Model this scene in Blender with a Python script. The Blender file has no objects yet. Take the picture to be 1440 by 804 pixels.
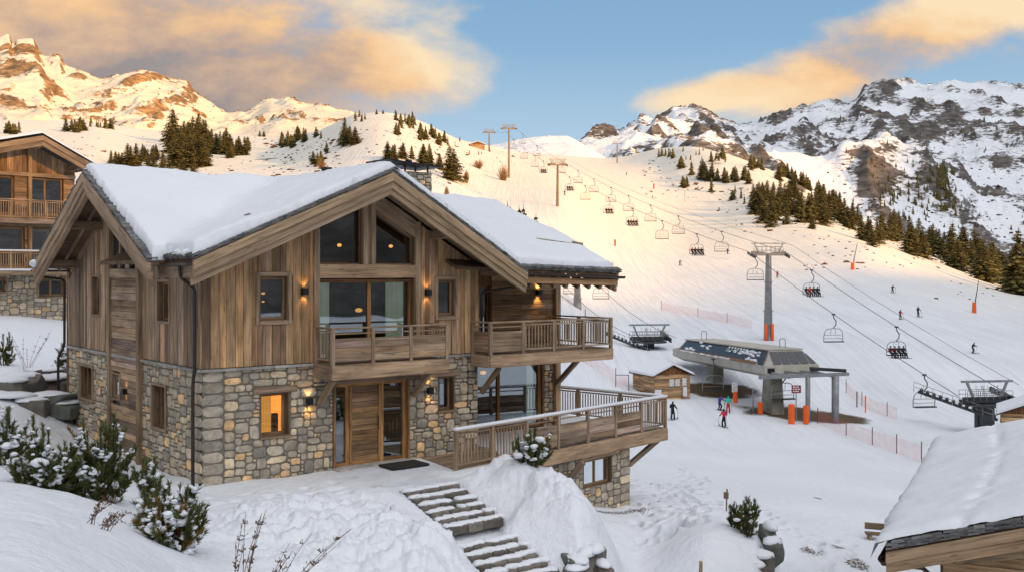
import bpy, math, random
import numpy as np
from mathutils import Vector, Matrix
SC = bpy.context.scene
COL = SC.collection
R = math.radians
F = 1443.0           # focal length in pixels of the photograph
HZ = 385.0           # horizon row
CZ = 5.37            # camera height above the chalet threshold
rnd = random.Random(7)

# ------------------------------------------------------------------ helpers
def at(px, py, d):
    """point seen at (px, py) at distance d in front of the camera"""
    return Vector(((px - 720) / F * d, d, CZ - (py - HZ) / F * d))

def tag(o, label=None, cat=None, group=None, kind=None):
    if label: o['label'] = label
    if cat: o['category'] = cat
    if group: o['group'] = group
    if kind: o['kind'] = kind
    return o

def empty(name, loc=(0, 0, 0), rz=0.0, parent=None):
    o = bpy.data.objects.new(name, None)
    COL.objects.link(o)
    o.empty_display_size = 0.2
    o.location = loc
    o.rotation_euler = (0, 0, rz)
    if parent is not None: o.parent = parent
    return o

def copy_tree(o, parent=None):
    c = o.copy(); COL.objects.link(c); c.parent = parent
    for ch in list(o.children): copy_tree(ch, c)
    return c

class MB:
    """mesh builder: vertices carry a tint colour and grain coordinates"""
    def __init__(s):
        s.v = []; s.f = []; s.mi = []; s.tint = []; s.gr = []; s.m = 0; s.c = (1, 1, 1)
    def add(s, verts, faces, grain=None, tint=None):
        b = len(s.v)
        off = (rnd.random() * 50, rnd.random() * 50, rnd.random() * 50)
        t = tint or s.c
        for i, p in enumerate(verts):
            s.v.append((p[0], p[1], p[2])); s.tint.append(t)
            g = grain[i] if grain else (p[2], p[0], p[1])
            s.gr.append((g[0] + off[0], g[1] + off[1], g[2] + off[2]))
        for f in faces:
            s.f.append(tuple(b + k for k in f)); s.mi.append(s.m)
    def frame_box(s, c, ax, ay, az, hx, hy, hz, tint=None, bev=0.0):
        """box centred at c, ax = long axis (grain)"""
        c = Vector(c); vs = []; gr = []
        if bev <= 0:
            for i in (-1, 1):
                for j in (-1, 1):
                    for k in (-1, 1):
                        vs.append(c + ax * hx * i + ay * hy * j + az * hz * k); gr.append((hx * i, hy * j, hz * k))
            s.add(vs, [(0, 1, 3, 2), (4, 6, 7, 5), (0, 4, 5, 1), (2, 3, 7, 6), (0, 2, 6, 4), (1, 5, 7, 3)], gr, tint)
        else:
            b = min(bev, hy * .45, hz * .45, hx * .45)
            ring = [(-hy + b, -hz), (hy - b, -hz), (hy, -hz + b), (hy, hz - b), (hy - b, hz), (-hy + b, hz), (-hy, hz - b), (-hy, -hz + b)]
            for (xx, sc) in ((-hx, 1 - b / max(hy, hz)), (-hx + b, 1), (hx - b, 1), (hx, 1 - b / max(hy, hz))):
                for (y, z) in ring:
                    vs.append(c + ax * xx + ay * y * sc + az * z * sc); gr.append((xx, y, z))
            fs = [tuple(range(7, -1, -1)), tuple(range(24, 32))]
            for r_ in range(3):
                for k in range(8):
                    a = r_ * 8 + k; b2 = r_ * 8 + (k + 1) % 8
                    fs.append((a, b2, b2 + 8, a + 8))
            s.add(vs, fs, gr, tint)
    def box(s, x0, x1, y0, y1, z0, z1, tint=None, bev=0.0):
        c = ((x0 + x1) / 2, (y0 + y1) / 2, (z0 + z1) / 2)
        h = [abs(x1 - x0) / 2, abs(y1 - y0) / 2, abs(z1 - z0) / 2]
        A = [Vector((1, 0, 0)), Vector((0, 1, 0)), Vector((0, 0, 1))]
        k = h.index(max(h)); o = [(k + 1) % 3, (k + 2) % 3]
        s.frame_box(c, A[k], A[o[0]], A[o[1]], h[k], h[o[0]], h[o[1]], tint, bev)
    def beam(s, p, q, w, h, tint=None, bev=0.0, up=(0, 0, 1)):
        p = Vector(p); q = Vector(q); d = q - p; L = d.length; d.normalize(); up = Vector(up)
        sd = d.cross(up)
        if sd.length < 1e-4: sd = d.cross(Vector((1, 0, 0)))
        sd.normalize(); u2 = sd.cross(d).normalized()
        s.frame_box((p + q) / 2, d, sd, u2, L / 2, w / 2, h / 2, tint, bev)
    def tube(s, pts, r, n=8, tint=None, cap=True):
        pts = [Vector(p) for p in pts]
        rr = r if isinstance(r, (list, tuple)) else [r] * len(pts)
        vs = []; gr = []; fs = []; prev = None; L = 0
        for i, p in enumerate(pts):
            d = (pts[min(i + 1, len(pts) - 1)] - pts[max(i - 1, 0)])
            if d.length < 1e-9: d = Vector((0, 0, 1))
            d.normalize()
            if prev is None:
                a = d.cross(Vector((0, 0, 1)) if abs(d.z) < .9 else Vector((1, 0, 0))).normalized()
            else:
                a = (prev - d * prev.dot(d))
                a = a.normalized() if a.length > 1e-6 else d.orthogonal().normalized()
            prev = a; b = d.cross(a)
            if i: L += (p - pts[i - 1]).length
            for k in range(n):
                t = 2 * math.pi * k / n
                o = a * math.cos(t) * rr[i] + b * math.sin(t) * rr[i]
                vs.append(p + o); gr.append((L, math.cos(t) * rr[i], math.sin(t) * rr[i]))
        for i in range(len(pts) - 1):
            for k in range(n):
                a0 = i * n + k; b0 = i * n + (k + 1) % n
                fs.append((a0, b0, b0 + n, a0 + n))
        if cap:
            fs.append(tuple(range(n - 1, -1, -1))); fs.append(tuple(range((len(pts) - 1) * n, len(pts) * n)))
        s.add(vs, fs, gr, tint)
    def prism(s, poly, ext, tint=None):
        """extrude a planar polygon (list of 3D points) by vector ext"""
        P = [Vector(p) for p in poly]; e = Vector(ext); n = len(P)
        vs = P + [p + e for p in P]
        fs = [tuple(range(n)), tuple(range(2 * n - 1, n - 1, -1))]
        for i in range(n):
            j = (i + 1) % n; fs.append((j, i, i + n, j + n))
        d = (P[1] - P[0]).normalized(); w = d.cross(e.normalized()) if e.length else d
        g = [((p - P[0]).dot(d), (p - P[0]).dot(w), (p - P[0]).dot(e.normalized())) for p in vs]
        s.add(vs, fs, g, tint)
    def blob(s, c, rx, ry, rz, seed=0, n=8, m=5, jit=.15, tint=None, rotz=0.0, flat=None):
        rr = random.Random(seed); vs = []; fs = []
        cr, sr = math.cos(rotz), math.sin(rotz)
        def P(th, ph):
            k = 1 + (rr.random() - .5) * 2 * jit
            x = math.cos(ph) * math.cos(th) * rx * k; y = math.cos(ph) * math.sin(th) * ry * k; z = math.sin(ph) * rz * k
            if flat is not None: z = max(z, flat)
            return (c[0] + x * cr - y * sr, c[1] + x * sr + y * cr, c[2] + z)
        vs.append(P(0, -math.pi / 2))
        for j in range(1, m):
            for i in range(n): vs.append(P(2 * math.pi * (i + .5 * (j % 2)) / n, -math.pi / 2 + math.pi * j / m))
        vs.append(P(0, math.pi / 2))
        for i in range(n): fs.append((0, 1 + (i + 1) % n, 1 + i))
        for j in range(m - 2):
            for i in range(n):
                a = 1 + j * n + i; b = 1 + j * n + (i + 1) % n
                fs.append((a, b, b + n, a + n))
        t = len(vs) - 1; b0 = 1 + (m - 2) * n
        for i in range(n): fs.append((b0 + i, b0 + (i + 1) % n, t))
        s.add(vs, fs, None, tint)
    def mesh(s, name, mats, smooth=False, recalc=False):
        me = bpy.data.meshes.new(name)
        me.from_pydata(s.v, [], s.f)
        for m in (mats if isinstance(mats, (list, tuple)) else [mats]): me.materials.append(m)
        a = me.attributes.new('tint', 'FLOAT_COLOR', 'POINT')
        arr = np.ones((len(s.v), 4), np.float32); arr[:, :3] = np.array(s.tint, np.float32).reshape(-1, 3)
        a.data.foreach_set('color', arr.ravel())
        g = me.attributes.new('grain', 'FLOAT_VECTOR', 'POINT')
        g.data.foreach_set('vector', np.array(s.gr, np.float32).ravel())
        if len(me.polygons) == len(s.mi):
            me.polygons.foreach_set('material_index', s.mi)
        if smooth: me.polygons.foreach_set('use_smooth', [True] * len(me.polygons))
        if recalc:
            import bmesh
            bm = bmesh.new(); bm.from_mesh(me); bmesh.ops.recalc_face_normals(bm, faces=bm.faces); bm.to_mesh(me); bm.free()
        me.update()
        return me
    def build(s, name, mats, parent=None, smooth=False, recalc=False, loc=None, rz=0.0):
        o = bpy.data.objects.new(name, s.mesh(name, mats, smooth, recalc))
        COL.objects.link(o)
        if parent is not None: o.parent = parent
        if loc is not None: o.location = loc
        o.rotation_euler = (0, 0, rz)
        return o

# ------------------------------------------------------------------ numpy noise
def vnoise(x, y, seed=0):
    xi = np.floor(x).astype(np.int64); yi = np.floor(y).astype(np.int64)
    fx = x - xi; fy = y - yi
    fx = fx * fx * fx * (fx * (fx * 6 - 15) + 10); fy = fy * fy * fy * (fy * (fy * 6 - 15) + 10)
    def h(a, b):
        n = (a * 374761393 + b * 668265263 + seed * 1442695041) & 0xffffffff
        n = ((n ^ (n >> 13)) * 1274126177) & 0xffffffff
        n = n ^ (n >> 16)
        return (n & 0xffffff) / float(0xffffff)
    return (h(xi, yi) * (1 - fx) + h(xi + 1, yi) * fx) * (1 - fy) + (h(xi, yi + 1) * (1 - fx) + h(xi + 1, yi + 1) * fx) * fy * 1.0
def fbm(x, y, octs=5, seed=0, gain=.5, lac=2.03):
    t = 0; a = 1; s_ = 0
    for o in range(octs):
        t = t + a * (vnoise(x, y, seed + o * 17) - .5) * 2; s_ += a
        x = x * lac + 11.3; y = y * lac - 7.1; a *= gain
    return t / s_
def ridged(x, y, octs=6, seed=0, gain=.55, lac=2.1):
    t = 0; a = 1; s_ = 0; w = 1
    for o in range(octs):
        n = 1 - np.abs((vnoise(x, y, seed + o * 31) - .5) * 2)
        n = n * n * w; w = np.clip(n * 1.6, 0, 1)
        t = t + a * n; s_ += a
        c, s2 = .8, .6
        x, y = (x * c - y * s2) * lac + 3.7, (x * s2 + y * c) * lac - 9.2; a *= gain
    return t / s_
def smooth01(x): x = np.clip(x, 0, 1); return x * x * (3 - 2 * x)

# ------------------------------------------------------------------ materials
def new_mat(name):
    m = bpy.data.materials.new(name); m.use_nodes = True
    nt = m.node_tree
    return m, nt, nt.nodes['Principled BSDF']
def nd(nt, t, **kw):
    n = nt.nodes.new(t)
    for k, v in kw.items():
        if k.startswith('i_'):
            key = k[2:].replace('_', ' ')
            n.inputs[int(key) if key.isdigit() else key].default_value = v
        else: setattr(n, k, v)
    return n
def ramp(nt, stops):
    r = nt.nodes.new('ShaderNodeValToRGB'); e = r.color_ramp.elements
    while len(e) < len(stops): e.new(.5)
    for el, (p, c) in zip(e, stops):
        el.position = p; el.color = (*c, 1) if len(c) == 3 else c
    return r
def mixc(nt, a, b, fac, mode='MIX'):
    m = nt.nodes.new('ShaderNodeMix'); m.data_type = 'RGBA'; m.blend_type = mode
    for sock, v in ((m.inputs[6], a), (m.inputs[7], b)):
        if hasattr(v, 'links'): nt.links.new(v, sock)
        else: sock.default_value = (*v, 1)
    if hasattr(fac, 'links'): nt.links.new(fac, m.inputs[0])
    else: m.inputs[0].default_value = fac
    return m.outputs[2]
def mth(nt, op, a, b=None, c=None):
    m = nt.nodes.new('ShaderNodeMath'); m.operation = op
    for i, v in enumerate((a, b, c)):
        if v is None: continue
        if hasattr(v, 'links'): nt.links.new(v, m.inputs[i])
        else: m.inputs[i].default_value = v
    return m.outputs[0]

def mat_wood(name, base, contrast=1.0, rough=.75, dark=.25):
    """aged wood; grain runs along the board's own length"""
    m, nt, bs = new_mat(name); L = nt.links
    g = nd(nt, 'ShaderNodeAttribute', attribute_name='grain'); t = nd(nt, 'ShaderNodeAttribute', attribute_name='tint')
    mp = nd(nt, 'ShaderNodeMapping'); mp.inputs['Scale'].default_value = (.55, 12, 12); L.new(g.outputs['Vector'], mp.inputs['Vector'])
    n1 = nd(nt, 'ShaderNodeTexNoise', i_Scale=1.6, i_Detail=6.0, i_Roughness=.65, i_Distortion=.6); L.new(mp.outputs[0], n1.inputs['Vector'])
    mp2 = nd(nt, 'ShaderNodeMapping'); mp2.inputs['Scale'].default_value = (.8, 3, 3); L.new(g.outputs['Vector'], mp2.inputs['Vector'])
    n2 = nd(nt, 'ShaderNodeTexNoise', i_Scale=1.1, i_Detail=4.0); L.new(mp2.outputs[0], n2.inputs['Vector'])
    mp3 = nd(nt, 'ShaderNodeMapping'); mp3.inputs['Scale'].default_value = (2.2, 7, 7); L.new(g.outputs['Vector'], mp3.inputs['Vector'])
    vo = nd(nt, 'ShaderNodeTexVoronoi', i_Scale=1.0); L.new(mp3.outputs[0], vo.inputs['Vector'])
    kn = ramp(nt, [(.0, (0, 0, 0)), (.10, (.35,) * 3), (.19, (1, 1, 1))]); L.new(vo.outputs['Distance'], kn.inputs[0])
    b = base
    r1 = ramp(nt, [(.25, tuple(x * dark for x in b)), (.48, tuple(x * .85 for x in b)), (.72, tuple(x * 1.25 for x in b))]); L.new(n1.outputs[0], r1.inputs[0])
    r2 = ramp(nt, [(.32, (.50, .47, .45)), (.5, (.95, .93, .92)), (.68, (1.28, 1.26, 1.26))]); L.new(n2.outputs[0], r2.inputs[0])
    c = mixc(nt, r1.outputs[0], r2.outputs[0], .8 * contrast, 'MULTIPLY')
    c = mixc(nt, c, t.outputs['Color'], 1.0, 'MULTIPLY')
    kf = mixc(nt, (.45, .38, .33), (1, 1, 1), kn.outputs[0])
    c = mixc(nt, c, kf, .8, 'MULTIPLY')
    L.new(c, bs.inputs['Base Color']); bs.inputs['Roughness'].default_value = rough; bs.inputs['Specular IOR Level'].default_value = .25
    bp = nd(nt, 'ShaderNodeBump', i_Strength=.6, i_Distance=.012); L.new(n1.outputs[0], bp.inputs['Height']); L.new(bp.outputs[0], bs.inputs['Normal'])
    return m
def mat_plain(name, col, rough=.5, metal=0.0, noise=.2, scale=6.0, tint=False, spec=.4, emit=None, bump=0.0):
    m, nt, bs = new_mat(name); L = nt.links
    tc = nd(nt, 'ShaderNodeTexCoord')
    n = nd(nt, 'ShaderNodeTexNoise', i_Scale=scale, i_Detail=5.0, i_Roughness=.6); L.new(tc.outputs['Object'], n.inputs['Vector'])
    r = ramp(nt, [(.3, tuple(x * (1 - noise) for x in col)), (.7, tuple(min(1, x * (1 + noise)) for x in col))]); L.new(n.outputs[0], r.inputs[0])
    c = r.outputs[0]
    if tint:
        t = nd(nt, 'ShaderNodeAttribute', attribute_name='tint'); c = mixc(nt, c, t.outputs['Color'], 1.0, 'MULTIPLY')
    L.new(c, bs.inputs['Base Color'])
    bs.inputs['Roughness'].default_value = rough; bs.inputs['Metallic'].default_value = metal; bs.inputs['Specular IOR Level'].default_value = spec
    if bump:
        bp = nd(nt, 'ShaderNodeBump', i_Strength=.7, i_Distance=bump); L.new(n.outputs[0], bp.inputs['Height']); L.new(bp.outputs[0], bs.inputs['Normal'])
    if emit:
        bs.inputs['Emission Color'].default_value = (*emit[:3], 1); bs.inputs['Emission Strength'].default_value = emit[3]
    return m
def mat_stone(name, gain=1.0, scale=5.0, bump=.03):
    m, nt, bs = new_mat(name); L = nt.links
    g = nd(nt, 'ShaderNodeAttribute', attribute_name='grain'); t = nd(nt, 'ShaderNodeAttribute', attribute_name='tint')
    n = nd(nt, 'ShaderNodeTexNoise', i_Scale=scale, i_Detail=8.0, i_Roughness=.68); L.new(g.outputs['Vector'], n.inputs['Vector'])
    n2 = nd(nt, 'ShaderNodeTexNoise', i_Scale=scale * .35, i_Detail=3.0); L.new(g.outputs['Vector'], n2.inputs['Vector'])
    r = ramp(nt, [(.25, (.5 * gain,) * 3), (.5, (.92 * gain,) * 3), (.75, (1.3 * gain,) * 3)]); L.new(n.outputs[0], r.inputs[0])
    r2 = ramp(nt, [(.3, (.74, .74, .74)), (.7, (1.14, 1.10, 1.04))]); L.new(n2.outputs[0], r2.inputs[0])
    c = mixc(nt, r.outputs[0], t.outputs['Color'], 1.0, 'MULTIPLY'); c = mixc(nt, c, r2.outputs[0], .8, 'MULTIPLY')
    L.new(c, bs.inputs['Base Color']); bs.inputs['Roughness'].default_value = .85; bs.inputs['Specular IOR Level'].default_value = .25
    bp = nd(nt, 'ShaderNodeBump', i_Strength=.8, i_Distance=bump); L.new(n.outputs[0], bp.inputs['Height']); L.new(bp.outputs[0], bs.inputs['Normal'])
    return m
def mat_glass(name, tintc=(.72, .78, .8), refl=.28, dark=.35):
    """window pane: mirror-like at a slant, dim view of the room behind"""
    m, nt, bs = new_mat(name); L = nt.links; nt.nodes.remove(bs)
    out = nt.nodes['Material Output']
    fr = nd(nt, 'ShaderNodeFresnel', i_IOR=1.5)
    f2 = mth(nt, 'ADD', mth(nt, 'MULTIPLY', fr.outputs[0], .9), refl)
    f3 = mth(nt, 'MINIMUM', f2, .95)
    gl = nd(nt, 'ShaderNodeBsdfGlossy', i_Roughness=.015); gl.inputs['Color'].default_value = (.85, .9, .95, 1)
    tc = nd(nt, 'ShaderNodeTexCoord'); n = nd(nt, 'ShaderNodeTexNoise', i_Scale=.7, i_Detail=1.0); L.new(tc.outputs['Object'], n.inputs['Vector'])
    bp = nd(nt, 'ShaderNodeBump', i_Strength=.12, i_Distance=.05); L.new(n.outputs[0], bp.inputs['Height']); L.new(bp.outputs[0], gl.inputs['Normal'])
    tr = nd(nt, 'ShaderNodeBsdfTransparent'); tr.inputs['Color'].default_value = (*tintc, 1)
    mx = nd(nt, 'ShaderNodeMixShader'); L.new(f3, mx.inputs[0]); L.new(tr.outputs[0], mx.inputs[1]); L.new(gl.outputs[0], mx.inputs[2])
    L.new(mx.outputs[0], out.inputs[0])
    return m
def mat_emit(name, col, s):
    m, nt, bs = new_mat(name); bs.inputs['Base Color'].default_value = (*col, 1)
    tc = nd(nt, 'ShaderNodeTexCoord'); n = nd(nt, 'ShaderNodeTexNoise', i_Scale=1.3, i_Detail=2.0); nt.links.new(tc.outputs['Object'], n.inputs['Vector'])
    r = ramp(nt, [(.3, tuple(c * .8 for c in col)), (.7, col)]); nt.links.new(n.outputs[0], r.inputs[0]); nt.links.new(r.outputs[0], bs.inputs['Emission Color'])
    bs.inputs['Emission Strength'].default_value = s
    return m
def mat_snow(name, bumps=((.35, .10), (3.0, .03)), mask=False, rock=(.12, .10, .085), fine=14.0, col=(.80, .825, .87), streak=0.0, strata=(0, 0, 0), hard=14.0):
    m, nt, bs = new_mat(name); L = nt.links
    geo = nd(nt, 'ShaderNodeNewGeometry')
    h = None
    for sc, st in bumps:
        n = nd(nt, 'ShaderNodeTexNoise', i_Scale=sc, i_Detail=5.0, i_Roughness=.55); L.new(geo.outputs['Position'], n.inputs['Vector'])
        v = mth(nt, 'MULTIPLY', n.outputs[0], st); h = v if h is None else mth(nt, 'ADD', h, v)
    nf = nd(nt, 'ShaderNodeTexNoise', i_Scale=fine, i_Detail=3.0); L.new(geo.outputs['Position'], nf.inputs['Vector'])
    h = mth(nt, 'ADD', h, mth(nt, 'MULTIPLY', nf.outputs[0], .010))
    if streak:
        ms = nd(nt, 'ShaderNodeMapping'); ms.inputs['Scale'].default_value = (.9, .035, .05); ms.inputs['Rotation'].default_value = (0, 0, .18); L.new(geo.outputs['Position'], ms.inputs['Vector'])
        ns = nd(nt, 'ShaderNodeTexNoise', i_Scale=1.0, i_Detail=5.0, i_Roughness=.6, i_Distortion=1.2); L.new(ms.outputs[0], ns.inputs['Vector'])
        spz = nd(nt, 'ShaderNodeSeparateXYZ'); L.new(geo.outputs['Position'], spz.inputs[0])
        mrs = nd(nt, 'ShaderNodeMapRange'); L.new(spz.outputs[1], mrs.inputs[0]); mrs.inputs[1].default_value = 45; mrs.inputs[2].default_value = 110
        h = mth(nt, 'ADD', h, mth(nt, 'MULTIPLY', mth(nt, 'MULTIPLY', ns.outputs[0], streak), mrs.outputs[0]))
    bp = nd(nt, 'ShaderNodeBump', i_Strength=1.0, i_Distance=1.0); L.new(h, bp.inputs['Height'])
    n3 = nd(nt, 'ShaderNodeTexNoise', i_Scale=.08, i_Detail=4.0); L.new(geo.outputs['Position'], n3.inputs['Vector'])
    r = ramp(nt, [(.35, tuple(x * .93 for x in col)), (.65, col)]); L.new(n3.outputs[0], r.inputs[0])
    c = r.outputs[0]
    if streak:  # warm tint growing with distance, imitating golden sunlight on the snow
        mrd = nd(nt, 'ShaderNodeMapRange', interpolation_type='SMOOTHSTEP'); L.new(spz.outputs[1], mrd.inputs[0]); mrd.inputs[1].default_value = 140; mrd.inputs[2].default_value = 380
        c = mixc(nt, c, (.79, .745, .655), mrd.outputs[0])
        # faint ski traces and grooming
        rt = ramp(nt, [(.40, (.90, .91, .93)), (.55, (1, 1, 1))]); L.new(ns.outputs[0], rt.inputs[0])
        c = mixc(nt, c, rt.outputs[0], mth(nt, 'MULTIPLY', mrs.outputs[0], .75), 'MULTIPLY')
    bs.inputs['Roughness'].default_value = .7; bs.inputs['Specular IOR Level'].default_value = .15
    if mask:
        a = nd(nt, 'ShaderNodeAttribute', attribute_name='tint')
        sep = nd(nt, 'ShaderNodeSeparateColor'); L.new(a.outputs['Color'], sep.inputs[0])
        mpx = nd(nt, 'ShaderNodeMapping'); mpx.inputs['Scale'].default_value = (1, 1, 3.2); mpx.inputs['Rotation'].default_value = strata; L.new(geo.outputs['Position'], mpx.inputs['Vector'])
        nr = nd(nt, 'ShaderNodeTexNoise', i_Scale=mask, i_Detail=9.0, i_Roughness=.7); L.new(mpx.outputs[0], nr.inputs['Vector'])
        rr = ramp(nt, [(.32, tuple(x * .3 for x in rock)), (.5, rock), (.66, tuple(x * 2.1 for x in rock))]); L.new(nr.outputs[0], rr.inputs[0])
        # rock where mask beats fine noise
        nb = nd(nt, 'ShaderNodeTexNoise', i_Scale=mask * 1.7, i_Detail=7.0, i_Roughness=.75); L.new(mpx.outputs[0], nb.inputs['Vector'])
        k = mth(nt, 'SUBTRACT', sep.outputs[0], nb.outputs[0]); k = mth(nt, 'MULTIPLY', k, hard)
        k = mth(nt, 'MINIMUM', mth(nt, 'MAXIMUM', mth(nt, 'ADD', k, .5), 0.0), 1.0)
        c = mixc(nt, c, rr.outputs[0], k)
        kd = mth(nt, 'SUBTRACT', sep.outputs[1], mth(nt, 'MULTIPLY', nf.outputs[0], .9)); kd = mth(nt, 'MINIMUM', mth(nt, 'MAXIMUM', mth(nt, 'MULTIPLY', kd, 5.0), 0.0), 1.0)
        c = mixc(nt, c, (.10, .065, .035), kd)
        # compacted, trodden snow is a touch darker
        c = mixc(nt, c, (.50, .52, .56), mth(nt, 'MULTIPLY', sep.outputs[2], .75))
        nbp = nd(nt, 'ShaderNodeBump', i_Strength=.9, i_Distance=6.0 / mask * .02 + .02); L.new(nr.outputs[0], nbp.inputs['Height']); L.new(bp.outputs[0], nbp.inputs['Normal'])
        L.new(nbp.outputs[0] if False else bp.outputs[0], bs.inputs['Normal'])
    else:
        L.new(bp.outputs[0], bs.inputs['Normal'])
    L.new(c, bs.inputs['Base Color'])
    return m

# ------------------------------------------------------------------ camera
cam = bpy.data.cameras.new('camera'); cam.sensor_width = 36; cam.lens = F / 1440 * 36
cam.shift_y = (HZ - 402) / 1440; cam.clip_start = .3; cam.clip_end = 30000
co = bpy.data.objects.new('camera', cam); COL.objects.link(co)
co.location = (0, 0, CZ); co.rotation_euler = (R(90), 0, 0)
SC.camera = co
SC.view_settings.view_transform = 'Standard'; SC.view_settings.look = 'None'; SC.view_settings.exposure = 0
SC.cycles.use_denoising = True
SC.cycles.max_bounces = 6; SC.cycles.diffuse_bounces = 3; SC.cycles.glossy_bounces = 3; SC.cycles.transparent_max_bounces = 12
SC.cycles.caustics_reflective = False; SC.cycles.caustics_refractive = False
SC.cycles.sample_clamp_indirect = 6

# ------------------------------------------------------------------ light
SUN_EL, SUN_AZ = 13.0, 122.0       # azimuth from +Y towards +X
se, sa = R(SUN_EL), R(SUN_AZ)
SUN = Vector((math.sin(sa) * math.cos(se), math.cos(sa) * math.cos(se), math.sin(se)))
sl = bpy.data.lights.new('sun', 'SUN'); sl.energy = 5.4; sl.angle = R(1.6); sl.color = (1.0, .50, .11)
so = bpy.data.objects.new('sun', sl); COL.objects.link(so); so.rotation_euler = SUN.to_track_quat('Z', 'Y').to_euler()
w = bpy.data.worlds.new('World'); SC.world = w; w.use_nodes = True
def build_world():
    nt = w.node_tree; L = nt.links
    bg = nt.nodes['Background']
    sky = nd(nt, 'ShaderNodeTexSky', sky_type='NISHITA', sun_disc=False, sun_elevation=se, sun_rotation=sa, altitude=1800, air_density=1.0, dust_density=.6, ozone_density=1.5)
    tc = nd(nt, 'ShaderNodeTexCoord'); sp = nd(nt, 'ShaderNodeSeparateXYZ'); L.new(tc.outputs['Generated'], sp.inputs[0])
    X, Y, Z = sp.outputs
    # gradient of the evening sky by elevation
    el = mth(nt, 'MAXIMUM', Z, 0.0)
    gr = ramp(nt, [(0.0, (.66, .70, .74)), (.10, (.50, .66, .80)), (.22, (.26, .46, .68)), (.5, (.13, .28, .50)), (1.0, (.12, .24, .44))]); L.new(el, gr.inputs[0])
    skyg = mixc(nt, sky.outputs[0], (1, 1, 1), 0.0)
    gain = nd(nt, 'ShaderNodeVectorMath', operation='SCALE'); L.new(gr.outputs[0], gain.inputs[0]); gain.inputs['Scale'].default_value = SKYG
    base = mixc(nt, sky.outputs[0], gain.outputs[0], .86)
    # clouds: gnomonic coordinates towards +Y (world fixed)
    ya = mth(nt, 'MAXIMUM', mth(nt, 'ABSOLUTE', Y), .25)
    gx = mth(nt, 'DIVIDE', X, ya); gz = mth(nt, 'DIVIDE', Z, ya)
    cb = nd(nt, 'ShaderNodeCombineXYZ'); L.new(gx, cb.inputs[0]); L.new(gz, cb.inputs[1]); L.new(mth(nt, 'SIGN', Y), cb.inputs[2])
    mp = nd(nt, 'ShaderNodeMapping'); mp.inputs['Scale'].default_value = (2.6, 5.2, 1); L.new(cb.outputs[0], mp.inputs['Vector'])
    n = nd(nt, 'ShaderNodeTexNoise', i_Scale=1.5, i_Detail=12.0, i_Roughness=.60, i_Distortion=.12); L.new(mp.outputs[0], n.inputs['Vector'])
    n2 = nd(nt, 'ShaderNodeTexNoise', i_Scale=.9, i_Detail=4.0, i_Roughness=.5); L.new(mp.outputs[0], n2.inputs['Vector'])
    def ell(px, py, rx, ry, ang, a):
        cx = (px - 720) / F; cz = (HZ - py) / F; ca, sn = math.cos(ang), math.sin(ang)
        dx = mth(nt, 'SUBTRACT', gx, cx); dz = mth(nt, 'SUBTRACT', gz, cz)
        u = mth(nt, 'ADD', mth(nt, 'MULTIPLY', dx, ca * F / rx), mth(nt, 'MULTIPLY', dz, sn * F / rx))
        v = mth(nt, 'SUBTRACT', mth(nt, 'MULTIPLY', dz, ca * F / ry), mth(nt, 'MULTIPLY', dx, sn * F / ry))
        r2 = mth(nt, 'ADD', mth(nt, 'MULTIPLY', u, u), mth(nt, 'MULTIPLY', v, v))
        return mth(nt, 'MULTIPLY', mth(nt, 'MAXIMUM', mth(nt, 'SUBTRACT', 1.0, r2), -1.5), a)
    es = [ell(170, 55, 470, 190, -.14, 1.0), ell(490, 85, 150, 66, -.2, .95), ell(1300, 38, 300, 74, .36, 1.15), ell(1060, 122, 150, 30, .14, .7), ell(-500, 60, 700, 230, 0, 1), ell(1750, 30, 400, 110, .1, .9)]
    mx = es[0]
    for e in es[1:]: mx = mth(nt, 'MAXIMUM', mx, e)
    d = mth(nt, 'ADD', mx, mth(nt, 'MULTIPLY', mth(nt, 'SUBTRACT', n.outputs[0], .5), 3.4))
    front = mth(nt, 'GREATER_THAN', Y, .0)
    dback = mth(nt, 'MULTIPLY', mth(nt, 'SUBTRACT', n.outputs[0], .46), 4.0)
    dd = mth(nt, 'ADD', mth(nt, 'MULTIPLY', d, front), mth(nt, 'MULTIPLY', dback, mth(nt, 'SUBTRACT', 1.0, front)))
    cov = nd(nt, 'ShaderNodeMapRange', interpolation_type='SMOOTHSTEP'); L.new(dd, cov.inputs[0]); cov.inputs[1].default_value = -.15; cov.inputs[2].default_value = .75
    # cloud colour: warm lit tops, mauve grey bellies
    sh = mth(nt, 'ADD', mth(nt, 'MULTIPLY', n2.outputs[0], 1.3), mth(nt, 'MULTIPLY', gz, 2.6))
    sh = mth(nt, 'ADD', sh, mth(nt, 'MULTIPLY', mth(nt, 'MINIMUM', gx, 0.0), 1.1))
    sh = mth(nt, 'ADD', sh, mth(nt, 'MULTIPLY', mth(nt, 'SUBTRACT', n.outputs[0], .5), 2.2))
    cr = ramp(nt, [(.40, (.34, .29, .28)), (.55, (.62, .43, .31)), (.72, (.95, .60, .31)), (.95, (1.0, .78, .50))])
    mr = nd(nt, 'ShaderNodeMapRange'); L.new(sh, mr.inputs[0]); mr.inputs[1].default_value = .0; mr.inputs[2].default_value = 1.45; L.new(mr.outputs[0], cr.inputs[0])
    cg = nd(nt, 'ShaderNodeVectorMath', operation='SCALE'); L.new(cr.outputs[0], cg.inputs[0]); cg.inputs['Scale'].default_value = SKYG
    up = nd(nt, 'ShaderNodeMapRange'); L.new(Z, up.inputs[0]); up.inputs[1].default_value = .7; up.inputs[2].default_value = .35
    cf = mth(nt, 'MULTIPLY', mth(nt, 'MULTIPLY', cov.outputs[0], up.outputs[0]), .97)
    fin = mixc(nt, base, cg.outputs[0], cf)
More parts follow.
